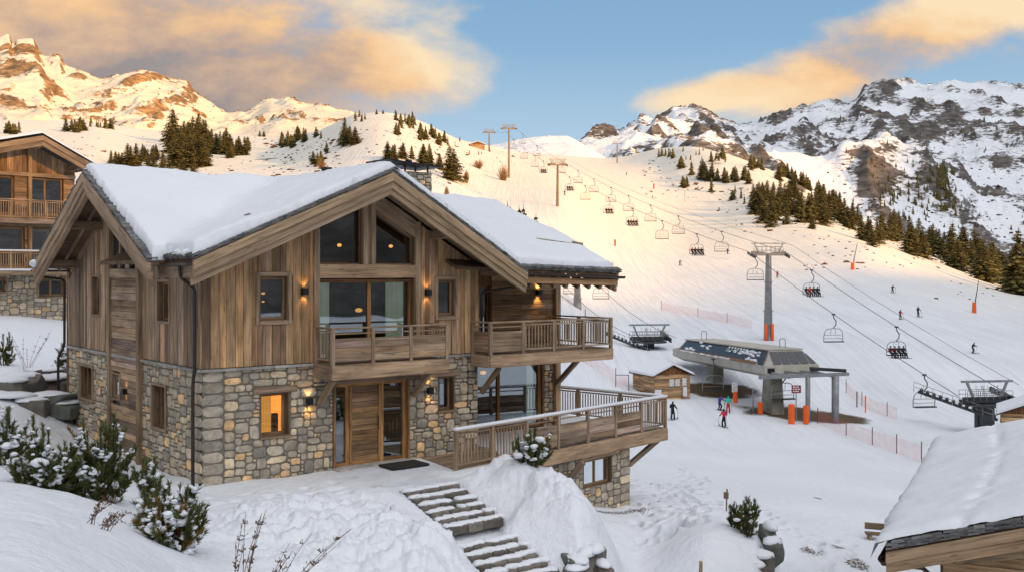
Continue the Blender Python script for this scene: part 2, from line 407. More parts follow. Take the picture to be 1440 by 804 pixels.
    # unseen bright overcast added overhead and behind the viewer as fill light
    hi = nd(nt, 'ShaderNodeMapRange', interpolation_type='SMOOTHSTEP'); L.new(Z, hi.inputs[0]); hi.inputs[1].default_value = .27; hi.inputs[2].default_value = .62
    bk = nd(nt, 'ShaderNodeMapRange', interpolation_type='SMOOTHSTEP'); L.new(Y, bk.inputs[0]); bk.inputs[1].default_value = .25; bk.inputs[2].default_value = -.35
    oc = mth(nt, 'MAXIMUM', hi.outputs[0], mth(nt, 'MULTIPLY', bk.outputs[0], .8))
    orr = ramp(nt, [(.3, (.74, .78, .88)), (.7, (1.0, .95, .89))]); L.new(n2.outputs[0], orr.inputs[0])
    dt = mth(nt, 'ADD', mth(nt, 'ADD', mth(nt, 'MULTIPLY', X, .34), mth(nt, 'MULTIPLY', Y, -.56)), mth(nt, 'MULTIPLY', Z, .75))  # brightest part steered to light the front facade
    dt = mth(nt, 'MAXIMUM', dt, 0.0); dt = mth(nt, 'POWER', dt, 2.5); dt = mth(nt, 'ADD', mth(nt, 'MULTIPLY', dt, 2.1), .36)
    og = nd(nt, 'ShaderNodeVectorMath', operation='SCALE'); L.new(orr.outputs[0], og.inputs[0]); L.new(mth(nt, 'MULTIPLY', dt, SKYG * OVER), og.inputs['Scale'])
    fin = mixc(nt, fin, og.outputs[0], mth(nt, 'MULTIPLY', oc, .9))
    gnd = mth(nt, 'LESS_THAN', Z, -.02)
    fin = mixc(nt, fin, (2.0, 2.4, 3.0), gnd)
    L.new(fin, bg.inputs[0]); bg.inputs[1].default_value = .15
SKYG = 1 / .15 * 1.0; OVER = 1.0
build_world()
# ------------------------------------------------------------------ terrain from feature curves
def pchip(xs, ys, q):
    """monotone cubic interpolation, xs (n,), ys (n,), q any"""
    xs = np.asarray(xs, float); ys = np.asarray(ys, float)
    h = np.diff(xs); dlt = np.diff(ys) / h
    m = np.zeros(len(xs))
    for i in range(1, len(xs) - 1):
        if dlt[i - 1] * dlt[i] > 0:
            w1 = 2 * h[i] + h[i - 1]; w2 = h[i] + 2 * h[i - 1]
            m[i] = (w1 + w2) / (w1 / dlt[i - 1] + w2 / dlt[i])
    m[0], m[-1] = dlt[0], dlt[-1]
    q = np.clip(q, xs[0], xs[-1]); k = np.clip(np.searchsorted(xs, q) - 1, 0, len(xs) - 2)
    t = (q - xs[k]) / h[k]
    return ((1 + 2 * t) * (1 - t) ** 2) * ys[k] + t * (1 - t) ** 2 * h[k] * m[k] + t * t * (3 - 2 * t) * ys[k + 1] + t * t * (t - 1) * h[k] * m[k + 1]
def zof(py, d): return CZ - (py - HZ) / F * d
PXN = [-400, 0, 150, 300, 450, 600, 720, 800, 850, 900, 1000, 1060, 1100, 1200, 1300, 1440, 1850]
NEAR = {  # distance: ground height at each PXN
 2:   [3.3, 3.2, 3.0, 2.6, 2.0, 1.0, .4, -.2, -.6, -1.0, -1.5, -1.8, -2, -2.2, -2.4, -2.4, -2.4],
 8:   [2.9, 2.75, 2.4, 1.8, 1.0, -.2, -1.4, -2.2, -2.7, -3.0, -3.0, -3.0, -3, -3, -3, -3, -3],
 13:  [2.5, 2.35, 1.9, 1.15, .45, -.5, -1.7, -2.2, -2.7, -3.0, -3.0, -3.0, -3, -3, -3, -3, -3],
 17:  [2.0, 1.75, 1.35, .6, .2, -.1, -1.3, -1.9, -2.6, -2.9, -2.9, -2.9, -3, -3, -3, -3, -3],
 21:  [1.5, 1.25, .65, .15, .12, .15, -.95, -1.2, -2.3, -2.9, -2.9, -2.9, -3, -3.05, -3.1, -3.1, -3.1],
 25:  [1.3, 1.0, .25, .02, .05, .02, -.45, -.45, -1.5, -2.7, -2.2, -2.4, -3, -3.1, -3.2, -3.2, -3.2],
 28:  [1.3, 1.0, .05, 0, 0, 0, -.2, -.7, -1.9, -2.5, -1.55, -1.8, -3, -3.15, -3.3, -3.3, -3.3],
 31:  [1.4, 1.1, .0, 0, 0, 0, -.3, -1.4, -2.1, -2.4, -1.8, -2.1, -3, -3.2, -3.4, -3.4, -3.4],
 35:  [1.8, 1.5, .1, 0, 0, 0, -1.0, -2.3, -2.4, -2.5, -2.8, -3.0, -3.25, -3.5, -3.7, -3.8, -3.8],
 42:  [2.6, 2.5, .8, .2, 0, -.5, -2, -3, -3.2, -3.4, -3.7, -3.9, -4.0, -4.3, -4.6, -4.9, -5],
 52:  [3.2, 3.0, 1.8, 1.0, .5, -.5, -2.5, -4, -4.4, -4.6, -4.9, -5.1, -5.2, -5.6, -6.0, -6.4, -6.6],
 66:  [4, 3.4, 3.0, 2.5, 2, 1, -1.5, -5.0, -5.8, -6.1, -6.5, -6.6, -6.7, -7.0, -7.4, -7.8, -8],
 85:  [7, 5.0, 5.2, 5, 5, 4, 1, -5.0, -6.6, -7.4, -7.9, -8.0, -8.1, -8.3, -8.6, -9.0, -9.3],
 103: [11, 9, 8.5, 8.5, 8, 7, 3.5, -3.5, -5.6, -6.6, -7.2, -7.4, -7.6, -8.4, -9.2, -9.9, -10.5]}
PXF = [-400, 0, 60, 120, 200, 300, 385, 430, 470, 500, 535, 580, 630, 680, 740, 790, 840, 880, 920, 960, 1010, 1060, 1100, 1150, 1200, 1250, 1300, 1350, 1400, 1440, 1850]
def row(pts):  # interpolate [(px, value)...] on PXF
    xs, ys = zip(*pts); return pchip(xs, ys, np.array(PXF, float))
FAR = [  # (distance curve, screen row curve)
 ([(-400, 122), (1850, 122)], [(-400, 300), (0, 318), (300, 325), (600, 330), (700, 375), (780, 445), (860, 497), (960, 503), (1080, 500), (1200, 524), (1300, 548), (1440, 574), (1850, 610)]),
 ([(-400, 142), (1850, 142)], [(-400, 290), (0, 302), (300, 308), (600, 320), (700, 360), (780, 425), (860, 466), (960, 474), (1080, 475), (1200, 480), (1300, 494), (1440, 512), (1850, 545)]),
 ([(-400, 180), (1850, 180)], [(-400, 275), (0, 285), (300, 290), (600, 305), (700, 335), (784, 380), (860, 424), (960, 433), (1080, 430), (1200, 433), (1300, 447), (1440, 468), (1850, 500)]),
 ([(-400, 240), (1850, 240)], [(-400, 258), (0, 262), (300, 266), (450, 256), (535, 252), (620, 272), (700, 305), (784, 332), (860, 372), (960, 388), (1080, 386), (1200, 385), (1300, 404), (1440, 432), (1850, 470)]),
 ([(-400, 290), (1850, 290)], [(-400, 240), (0, 245), (300, 250), (450, 240), (535, 228), (620, 250), (700, 278), (784, 286), (860, 335), (960, 358), (1080, 358), (1200, 352), (1300, 383), (1440, 416), (1850, 455)]),
 ([(-400, 360), (385, 350), (535, 345), (640, 355), (1850, 360)], [(-400, 222), (0, 224), (120, 226), (200, 240), (300, 238), (385, 236), (450, 216), (500, 195), (535, 188), (620, 220), (700, 248), (790, 262), (860, 300), (960, 328), (1060, 320), (1130, 318), (1200, 332), (1300, 366), (1440, 407), (1850, 450)]),
 ([(-400, 450), (300, 450), (385, 430), (535, 395), (640, 430), (740, 450), (1850, 450)], [(-400, 205), (0, 205), (120, 206), (200, 222), (300, 222), (385, 222), (450, 196), (500, 168), (535, 164), (590, 177), (640, 201), (700, 218), (790, 241), (860, 262), (960, 282), (1010, 280), (1060, 270), (1110, 282), (1160, 302), (1200, 316), (1260, 342), (1350, 378), (1440, 401), (1850, 440)]),
 ([(-400, 560), (300, 570), (385, 540), (470, 440), (535, 418), (590, 440), (640, 480), (740, 600), (840, 640), (920, 600), (1010, 540), (1850, 520)], [(-400, 185), (0, 187), (120, 188), (200, 200), (300, 203), (385, 207), (440, 190), (470, 176), (500, 164), (535, 161), (590, 173), (640, 197), (700, 211), (740, 219), (790, 226), (840, 232), (870, 233), (920, 232), (960, 226), (1010, 229), (1060, 238), (1110, 258), (1160, 285), (1200, 304), (1260, 335), (1350, 371), (1440, 397), (1850, 435)]),
 # crest
 ([(-400, 700), (300, 720), (385, 640), (470, 470), (535, 440), (590, 470), (640, 520), (740, 700), (840, 800), (920, 720), (1010, 620), (1850, 560)], [(-400, 170), (0, 176), (120, 178), (200, 188), (300, 193), (385, 198), (440, 190), (470, 176), (500, 163), (535, 160), (590, 172), (640, 196), (700, 210), (740, 218), (790, 224), (850, 229), (880, 225), (900, 219), (930, 212), (970, 210), (1010, 217), (1060, 234), (1110, 256), (1160, 284), (1200, 304), (1260, 335), (1350, 372), (1440, 398), (1850, 440)]),
]
BACK = [(1.12, -18.0), (1.5, -60.0), (2.2, -120.0)]
def terrain_z(px, d):
    """ground height for arrays of screen column and distance"""
    px = np.asarray(px, float); d = np.asarray(d, float)
    shp = np.broadcast(px, d).shape; px = np.broadcast_to(px, shp).ravel(); d = np.broadcast_to(d, shp).ravel()
    ks_d = []; ks_z = []
    for dist in sorted(NEAR):
        ks_d.append(np.full(px.shape, float(dist))); ks_z.append(pchip(PXN, NEAR[dist], px))
    for dc, yc in FAR:
        dd = pchip(*zip(*dc), px); yy = pchip(*zip(*yc), px)
        ks_d.append(dd); ks_z.append(zof(yy, dd))
    cd, cz = ks_d[-1], ks_z[-1]
    for k, dz in BACK: ks_d.append(cd * k); ks_z.append(cz + dz)
    K = np.stack(ks_d); Zs = np.stack(ks_z); n = len(ks_d)
    # monotone cubic along distance in log space
    X = np.log(K); q = np.clip(np.log(d), X[0], X[-1])
    H = np.diff(X, axis=0); D = np.diff(Zs, axis=0) / H
    M = np.zeros_like(Zs)
    w1 = 2 * H[1:] + H[:-1]; w2 = H[1:] + 2 * H[:-1]; ok = D[:-1] * D[1:] > 0
    with np.errstate(all='ignore'):
        M[1:-1] = np.where(ok, (w1 + w2) / (w1 / np.where(ok, D[:-1], 1) + w2 / np.where(ok, D[1:], 1)), 0)
    M[0] = D[0]; M[-1] = D[-1]
    k = np.clip((X <= q).sum(0) - 1, 0, n - 2); ii = np.arange(len(q))
    t = (q - X[k, ii]) / H[k, ii]; h = H[k, ii]
    z = ((1 + 2 * t) * (1 - t) ** 2) * Zs[k, ii] + t * (1 - t) ** 2 * h * M[k, ii] + t * t * (3 - 2 * t) * Zs[k + 1, ii] + t * t * (t - 1) * h * M[k + 1, ii]
    return z.reshape(shp)

# chalet frame: t along the front, s to the back
CU = Vector((.7771, .6293, 0)); CV = Vector((-.6293, .7771, 0)); C0 = Vector((-7.84, 26.0, 0)); CROT = math.atan2(.6293, .7771)
def to_ts(x, y):
    dx = x - C0.x; dy = y - C0.y
    return dx * .7771 + dy * .6293, -dx * .6293 + dy * .7771
def WT(t, s_, z=0.0): return C0 + CU * t + CV * s_ + Vector((0, 0, z))
# stairs axis: starts at ST0 and goes towards -CV
ST0 = to_ts(-2.18, 26.1)     # centre of the top edge
def stair_profile(q):
    """height of the steps at distance q along -CV"""
    st = [(0, 0)] + [(.36 * (i + 1), -.107 * (i + 1)) for i in range(6)]
    z = np.zeros_like(q)
    z = np.where(q < 0, 0, z)
    z = np.where((q >= 0) & (q < 2.16), -.107 * (np.floor(q / .36) + 1), z)
    z = np.where((q >= 2.16) & (q < 3.3), -.642 - .05 * (q - 2.16), z)
    z = np.where(q >= 3.3, -.70 - .107 * (np.floor((q - 3.3) / .36) + 1), z)
    return z
TRAIL = []
def make_trails():
    r_ = random.Random(5)
    def trail(pts, step, wob, both=True):
        pts = [Vector(p) for p in pts]; L = [0]
        for a, b in zip(pts, pts[1:]): L.append(L[-1] + (b - a).length)
        s_ = 0; side = 1
        while s_ < L[-1]:
            k = max(i for i in range(len(L)) if L[i] <= s_ + 1e-9); k = min(k, len(pts) - 2)
            a, b = pts[k], pts[k + 1]; f = (s_ - L[k]) / max(1e-6, L[k + 1] - L[k]); p = a.lerp(b, f); d = (b - a).normalized(); n = Vector((-d.y, d.x))
            p = p + n * (.13 * side + r_.uniform(-wob, wob)); TRAIL.append((p.x, p.y)); side = -side; s_ += step * r_.uniform(.85, 1.15)
    trail([(4.6, 33.5), (5.2, 37), (6.8, 42), (8.5, 50), (9.5, 60)], .5, .25)
    trail([(5.0, 31.5), (6.4, 36), (7.4, 43), (10, 52)], .5, .3)
    trail([(4.8, 30), (5.6, 33), (6.0, 38), (6.6, 46)], .55, .5)
    trail([(8.0, 26), (9.2, 29.5), (9.6, 33), (9.2, 40)], .55, .3)
    trail([(-5.5, 22.5), (-4.6, 24), (-3.6, 26.3)], .5, .35)
    trail([(-7.0, 24), (-5, 25.2), (-3.6, 27.2)], .45, .5)
    trail([(9.5, 24.5), (10.5, 28), (10.2, 34)], .6, .6)
    for _ in range(170):
        TRAIL.append((r_.uniform(3.6, 8.2), r_.uniform(29, 46)))
make_trails()
def detail(x, y, px, d):
    """surface relief added on top of the smooth ground (metres) and masks"""
    t, s_ = to_ts(x, y)
    q = ST0[1] - s_; lat = t - ST0[0]
    z = np.zeros_like(x)
    # soft drifts
    near = np.clip((70 - d) / 40, 0, 1)
    z += near * .14 * fbm(x * .35, y * .35, 4, 3) + near * .05 * fbm(x * 1.3, y * 1.3, 4, 13)
    z += np.clip((d - 80) / 150, 0, 1) * 1.1 * fbm(x * .02, y * .02, 5, 9)
    # shovelled, lumpy banks either side of the steps
    bankL = np.exp(-((lat + 4.5) / 2.6) ** 2) * smooth01((q + .6) / 1.2) * smooth01((9 - q) / 3)
    bankR = np.exp(-((lat - 2.5 + .3 * smooth01((q - 2.1) / .8)) / 1.15) ** 2) * smooth01((q + .7) / 1.0) * smooth01((6.0 - q) / 1.5)
    z += bankL * (.16 + .40 * (fbm(x * 1.3, y * 1.3, 5, 21, .65)) + .12 * ridged(x * 2.4, y * 2.4, 3, 5))
    z += bankR * (.74 + .42 * fbm(x * 1.2, y * 1.2, 5, 33, .6))
    # footprints
    lo = (d < 70)
    if lo.any() and TRAIL:
        xx = x[lo]; yy = y[lo]; acc = np.zeros_like(xx)
        for (fx, fy) in TRAIL:
            r2 = (xx - fx) ** 2 + (yy - fy) ** 2; m_ = r2 < .5
            if m_.any(): acc[m_] += -.24 * np.exp(-r2[m_] / .030) + .04 * np.exp(-((np.sqrt(r2[m_]) - .27) / .09) ** 2)
        z[lo] += np.clip(acc, -.28, .08)
    return z
def stair_cut(x, y, z):
    t, s_ = to_ts(x, y); q = ST0[1] - s_; lat = t - ST0[0] + .55 * smooth01((q - 2.1) / .8)
    inside = (np.abs(lat) < .80) & (q > -.1) & (q < 9)
    smo = np.where(q < 2.16, -.297 * q, np.where(q < 3.0, -.642 - .05 * (q - 2.16), -.68 - .297 * (q - 3.0)))
    smo = np.where(q < 0, 0, smo)
    prof = smo - .27
    z = np.where(inside, np.minimum(z, prof), z)
    # ease of the banks to the steps
    we = np.where(lat < 0, 1.5, 1.25); edge = np.clip((np.abs(lat) - .80) / we, 0, 1); lim = smo - .02 + edge * np.where(lat < 0, .45, 1.05)
    z = np.where((np.abs(lat) < .80 + we) & (np.abs(lat) >= .80) & (q > 0) & (q < 9), np.minimum(z, lim), z)
    # flat threshold area in front of the door
    flat = smooth01((1.3 - np.maximum(np.abs(t - 5.6) - 2.0, 0)) / 1.0) * smooth01((.5 - np.maximum(np.abs(s_ + 1.3) - 1.35, 0)) / .5)
    z = z * (1 - flat) + (.0 + (z - 0) * .12 - .02) * flat
    return z
def ground_z(x, y):
    x = np.atleast_1d(np.asarray(x, float)); y = np.atleast_1d(np.asarray(y, float))
    px = x / y * F + 720
    z = terrain_z(px, y)
    z = z + detail(x, y, px, y)
    z = stair_cut(x, y, z)
    return z
def gz(x, y): return float(ground_z(x, y)[0])
_gcache = {}
def ground_at(px, py, dmin=6.0, dmax=900.0):
    """first point of the ground seen at this pixel"""
    k = int(round(px / 2))
    if k not in _gcache:
        ds = np.exp(np.linspace(math.log(6), math.log(1000), 1400)); x = (k * 2 - 720) / F * ds
        z = ground_z(x, ds); _gcache[k] = (ds, HZ + (CZ - z) / ds * F)
    ds, ys = _gcache[k]; m_ = (ds >= dmin) & (ds <= dmax) & (ys <= py)
    d = ds[m_][0] if m_.any() else ds[(ds >= dmin) & (ds <= dmax)][np.argmin(np.abs(ys[(ds >= dmin) & (ds <= dmax)] - py))]
    x = (px - 720) / F * d
    return Vector((x, d, gz(x, d)))

def grid_mesh(name, x, y, z, mat, col=None, parent=None):
    nr, nc = x.shape
    me = bpy.data.meshes.new(name)
    co_ = np.stack([x.ravel(), y.ravel(), z.ravel()], 1).astype(np.float32)
    me.vertices.add(nr * nc); me.vertices.foreach_set('co', co_.ravel())
    i, j = np.meshgrid(np.arange(nr - 1), np.arange(nc - 1), indexing='ij')
    a = (i * nc + j).ravel(); quads = np.stack([a, a + 1, a + nc + 1, a + nc], 1)
    n = len(quads)
    me.loops.add(n * 4); me.polygons.add(n)
    me.loops.foreach_set('vertex_index', quads.ravel().astype(np.int32))
    me.polygons.foreach_set('loop_start', (np.arange(n) * 4).astype(np.int32)); me.polygons.foreach_set('loop_total', np.full(n, 4, np.int32))
    me.polygons.foreach_set('use_smooth', np.ones(n, bool))
    me.update(calc_edges=True)
    if col is not None:
        at_ = me.attributes.new('tint', 'FLOAT_COLOR', 'POINT'); c4 = np.ones((nr * nc, 4), np.float32); c4[:, :3] = col.reshape(-1, 3)
        at_.data.foreach_set('color', c4.ravel())
    me.materials.append(mat)
    o = bpy.data.objects.new(name, me); COL.objects.link(o)
    if parent: o.parent = parent
    return o

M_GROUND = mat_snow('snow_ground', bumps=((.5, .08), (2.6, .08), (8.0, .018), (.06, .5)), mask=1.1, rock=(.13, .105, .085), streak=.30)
M_MTN = mat_snow('mountain_snow_rock', bumps=((.02, 5.0), (.08, 1.6)), mask=.038, rock=(.105, .093, .085), fine=.5, strata=(.2, .65, .3), hard=11.0)
M_SUN_TINT = mat_snow('ridge_snow_rock', bumps=((.02, 4.0), (.08, 1.2)), mask=.07, rock=(.24, .150, .075), fine=.5, col=(.74, .66, .53), strata=(.1, .1, .2), hard=12.0)  # golden evening light painted into the snow and tan rock colour
def slope_of(x, y, z):
    P = np.stack([x, y, z], -1); a = np.zeros_like(P); b = np.zeros_like(P)
    a[:, 1:-1] = P[:, 2:] - P[:, :-2]; a[:, 0] = a[:, 1]; a[:, -1] = a[:, -2]
    b[1:-1] = P[2:] - P[:-2]; b[0] = b[1]; b[-1] = b[-2]
    n = np.cross(a, b); n /= np.linalg.norm(n, axis=-1, keepdims=True) + 1e-9
    return n

# main ground
rows_d = np.concatenate([np.exp(np.linspace(math.log(2.0), math.log(13), 60))[:-1], np.exp(np.linspace(math.log(13), math.log(62), 330))[:-1], np.exp(np.linspace(math.log(62), math.log(1700), 260))])
cols_p = np.concatenate([np.arange(-400, -20, 6.0), np.arange(-20, 1460, 2.0), np.arange(1460, 1851, 6.0)])
PXg, Dg = np.meshgrid(cols_p, rows_d)
Xg = (PXg - 720) / F * Dg; Yg = Dg.copy()
Zg = terrain_z(PXg, Dg); Zg = Zg + detail(Xg, Yg, PXg, Dg); Zg = stair_cut(Xg, Yg, Zg)
n_ = slope_of(Xg, Yg, Zg)
PYg = HZ + (CZ - Zg) / Dg * F
msk = np.zeros(Xg.shape + (3,))
# rocky outcrops and scrub on the hills beyond the pistes
def blotch(px, py, rx, ry, v):
    r2 = ((PXg - px) / rx) ** 2 + ((PYg - py) / ry) ** 2
    return v * np.exp(-r2)
rk = np.zeros(Xg.shape)
for (px, py, rx, ry, v) in [(445, 255, 30, 6, .3), (470, 262, 40, 6, .3), (1150, 250, 40, 8, .25), (930, 240, 20, 12, .3), (1130, 262, 14, 8, .55), (380, 215, 30, 16, .22), (545, 240, 30, 8, .2)]:
    rk += np.where(Dg > 100, blotch(px, py, rx, ry, v), 0)
fn = fbm(Xg * .05, Yg * .05, 5, 77)
hill = np.where(Dg > 170, np.clip((PXg - 900) / 60, 0, 1) + np.clip((640 - PXg) / 60, 0, 1), 0)
rk += hill * np.clip(fn - .12, 0, 1) * .6 + hill * .16
msk[..., 0] = np.clip(rk, 0, .8)
def world_blotch(x0, y0, rx, ry, v, k=1.3):
    r2 = ((Xg - x0) / rx) ** 2 + ((Yg - y0) / ry) ** 2 + .6 * fbm(Xg * k, Yg * k, 4, 55)
    return v * np.exp(-np.clip(r2, 0, 9) ** 1.5)
dirt = world_blotch(28.0, 97.5, 6.2, 4.2, 1.2, .5) + world_blotch(21.5, 107, 5.5, 3.0, 1.1, .5)
for (px, py, r_) in [(1178, 770, .45), (1150, 700, .3), (1140, 775, .5), (1205, 795, .5)]:
    g_ = ground_at(px, py); dirt += world_blotch(g_.x, g_.y, r_ * .9, r_ * 1.7, .62, 3)
t_, s__ = to_ts(Xg, Yg)
dirt += .62 * np.exp(-((s__ + 1.7 - (t_ - 12) * .163) / .35) ** 2) * ((t_ > 9.5) & (t_ < 15.4))
msk[..., 1] = np.clip(dirt, 0, 1)
q_ = ST0[1] - s__; lat_ = t_ - ST0[0]
path = smooth01((1.3 - np.abs(lat_)) / .5) * ((q_ < .6) & (q_ > -3.6)) * 1.0
path = np.maximum(path, np.exp(-((t_ - 5.4) / 2.4) ** 4) * np.exp(-((s__ + 1.2) / 1.1) ** 4))
foot = np.zeros(Xg.shape); lo = Dg < 66
for (fx, fy) in TRAIL:
    r2 = (Xg - fx) ** 2 + (Yg - fy) ** 2; foot += np.where(r2 < .2, np.exp(-r2 / .035), 0)
msk[..., 2] = np.clip(path * (.55 + .5 * fbm(Xg * 1.6, Yg * 1.6, 4, 8)) + foot * .55, 0, 1)
# sunken spots make dark boot holes
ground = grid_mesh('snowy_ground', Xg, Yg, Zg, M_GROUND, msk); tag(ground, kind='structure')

# ------------------------------------------------------------------ mountains beyond
PXM = np.arange(-420, 1880, 2.0)
def layer(name, curves, amp, freq, seed, rows=260, rockb=0.0, feats=(), backdrop=(1.25, -260), aniso=1.0, mat=None, slope_w=1.0, rw=.35):
    K = []; Zs = []
    for dc, yc in curves:
        dd = pchip(*zip(*dc), PXM); yy = pchip(*zip(*yc), PXM); K.append(dd); Zs.append(zof(yy, dd))
    K.append(K[-1] * backdrop[0]); Zs.append(Zs[-1] + backdrop[1])
    K = np.stack(K); Zs = np.stack(Zs); n = len(K)
    u = np.linspace(0, n - 1, rows)
    k = np.clip(u.astype(int), 0, n - 2); t = (u - k)[:, None]
    D_ = K[k] * (1 - t) + K[k + 1] * t
    # hermite in index space
    Mz = np.zeros_like(Zs); dl = np.diff(Zs, axis=0); ok = dl[:-1] * dl[1:] > 0
    Mz[1:-1] = np.where(ok, 2 * dl[:-1] * dl[1:] / np.where(ok, dl[:-1] + dl[1:], 1), 0); Mz[0] = dl[0]; Mz[-1] = dl[-1]
    Z_ = ((1 + 2 * t) * (1 - t) ** 2) * Zs[k] + t * (1 - t) ** 2 * Mz[k] + t * t * (3 - 2 * t) * Zs[k + 1] + t * t * (t - 1) * Mz[k + 1]
    P_ = np.broadcast_to(PXM, D_.shape)
    X_ = (P_ - 720) / F * D_; Y_ = D_
    a_env = np.ones(D_.shape) * smooth01(u / 1.0)[:, None]
    crest = np.exp(-((u - (n - 2)) / .55) ** 2)[:, None]
    PY0 = HZ + (CZ - Z_) / D_ * F
    f = np.zeros(D_.shape); roughness = np.full(D_.shape, .5)
    for (px, py, rx, ry, v) in feats:
        e = np.exp(-(((P_ - px) / rx) ** 2 + ((PY0 - py) / ry) ** 2) ** 1.5); f = np.maximum(f, e * v); roughness = np.maximum(roughness, .5 + .08 * e)
    wx = X_ + 40 * fbm(X_ * freq * 1.5, Y_ * freq * 1.5, 3, seed + 4); wy = Y_ + 40 * fbm(X_ * freq * 1.5, Y_ * freq * 1.5, 3, seed + 9)
    rg = ridged(wx * freq, wy * freq * aniso, 7, seed)
    rg2 = ridged(wx * freq * 4, wy * freq * 4 * aniso, 5, seed + 50, .6)
    Z_ = Z_ + amp * (rg - .45) * a_env * roughness * (1 - .88 * crest) + amp * .30 * (rg2 - .4) * a_env * roughness
    nn = slope_of(X_, Y_, Z_); up = np.abs(nn[..., 2])
    steep = smooth01((.80 - up) / .35)
    m_ = rockb + .30 * steep * slope_w + .30 * f * (.6 + .6 * steep) + rw * slope_w * (rg2 - .42) + .22 * slope_w * (rg - .5) + .20 * slope_w * fbm(wx * freq * 6, wy * freq * 6, 5, seed + 80)
    m_ *= np.clip(1.25 - .0 * rg, 0, 1)
    if name == 'mountain_massif': m_ = .475 + (m_ - .475) * .55
    c = np.zeros(D_.shape + (3,)); c[..., 0] = np.clip(m_, 0, 1)
    o = grid_mesh(name, X_, Y_, Z_, mat or M_MTN, c); tag(o, kind='structure')
    return P_, D_, HZ + (CZ - Z_) / D_ * F, Z_
# golden ridge on the left
left_curves = [
 ([(-420, 640), (1880, 640)], [(-420, 215), (0, 205), (300, 215), (440, 205), (560, 260), (1880, 500)]),
 ([(-420, 860), (1880, 860)], [(-420, 150), (0, 165), (60, 170), (150, 176), (200, 170), (300, 180), (340, 178), (385, 170), (440, 176), (500, 184), (560, 240), (1880, 480)]),
 ([(-420, 1080), (1880, 1080)], [(-420, 90), (0, 108), (50, 110), (80, 140), (110, 150), (170, 140), (200, 132), (260, 138), (300, 165), (345, 168), (385, 155), (440, 165), (500, 178), (560, 220), (1880, 460)]),
 ([(-420, 1300), (1880, 1300)], [(-420, 40), (-100, 46), (0, 56), (12, 53), (18, 66), (26, 60), (46, 62), (56, 80), (64, 88), (82, 84), (92, 97), (120, 107), (145, 118), (165, 113), (200, 111), (235, 119), (262, 122), (272, 134), (300, 151), (320, 161), (345, 160), (362, 150), (380, 143), (392, 145), (410, 143), (425, 152), (440, 155), (470, 160), (500, 166), (540, 200), (600, 260), (1880, 450)])]
LM = layer('rocky_ridge', left_curves, 60, .006, 5, rows=300, rockb=.33, rw=.55, feats=[(30, 112, 55, 16, 1.3), (70, 135, 26, 20, 1.2), (35, 68, 40, 12, 1.1), (215, 158, 38, 9, 1.25), (270, 125, 18, 14, 1.1), (190, 120, 70, 9, .9), (300, 156, 16, 7, .9), (100, 108, 50, 12, .85), (125, 155, 14, 8, .7), (395, 147, 32, 4, .9), (265, 146, 14, 6, .8)], aniso=.7, backdrop=(1.2, -120), mat=M_SUN_TINT)
# small white dome above the lifts
dome_curves = [
 ([(-420, 820), (1880, 820)], [(-420, 700), (560, 300), (640, 240), (700, 225), (760, 228), (850, 236), (900, 300), (1880, 700)]),
 ([(-420, 930), (1880, 930)], [(-420, 700), (560, 290), (640, 222), (700, 208), (740, 199), (770, 196), (800, 198), (830, 214), (860, 231), (900, 300), (1880, 700)]),
 ([(-420, 1020), (1880, 1020)], [(-420, 700), (560, 260), (640, 218), (700, 206), (735, 197), (765, 194), (785, 193), (805, 198), (830, 213), (858, 230), (900, 280), (1880, 700)])]
layer('snow_dome', dome_curves, 12, .012, 61, rows=90, rockb=.12, backdrop=(1.1, -60), slope_w=.15, rw=.1)
# great massif on the right
mass_curves = [
 ([(-420, 760), (1880, 760)], [(-420, 500), (700, 300), (820, 240), (900, 232), (960, 235), (1060, 262), (1160, 318), (1260, 372), (1350, 405), (1440, 425), (1880, 480)]),
 ([(-420, 1150), (1880, 1150)], [(-420, 480), (700, 280), (820, 224), (900, 216), (1000, 222), (1080, 235), (1160, 262), (1240, 290), (1300, 320), (1380, 345), (1440, 355), (1880, 400)]),
 ([(-420, 1650), (1880, 1650)], [(-420, 450), (700, 260), (820, 216), (900, 205), (1000, 207), (1080, 218), (1140, 226), (1165, 222), (1185, 195), (1205, 178), (1225, 164), (1240, 157), (1255, 160), (1275, 172), (1300, 182), (1320, 198), (1345, 208), (1380, 250), (1440, 262), (1880, 300)]),
 ([(-420, 2050), (1880, 2050)], [(-420, 430), (700, 250), (820, 213), (900, 195), (960, 180), (1000, 192), (1050, 202), (1100, 196), (1160, 192), (1190, 188), (1230, 178), (1290, 190), (1340, 196), (1400, 185), (1440, 190), (1880, 240)]),
 ([(-420, 2700), (1880, 2700)], [(-420, 400), (640, 260), (760, 226), (825, 206), (850, 197), (872, 190), (886, 178), (905, 168), (918, 171), (935, 168), (950, 155), (962, 154), (975, 157), (990, 163), (1008, 174), (1025, 180), (1042, 184), (1060, 181), (1080, 172), (1105, 167), (1130, 160), (1150, 150), (1163, 148), (1180, 154), (1192, 153), (1205, 144), (1218, 130), (1238, 117), (1262, 115), (1285, 118), (1303, 121), (1322, 117), (1342, 110), (1365, 113), (1390, 119), (1420, 121), (1445, 122), (1520, 100), (1700, 140), (1880, 200)])]
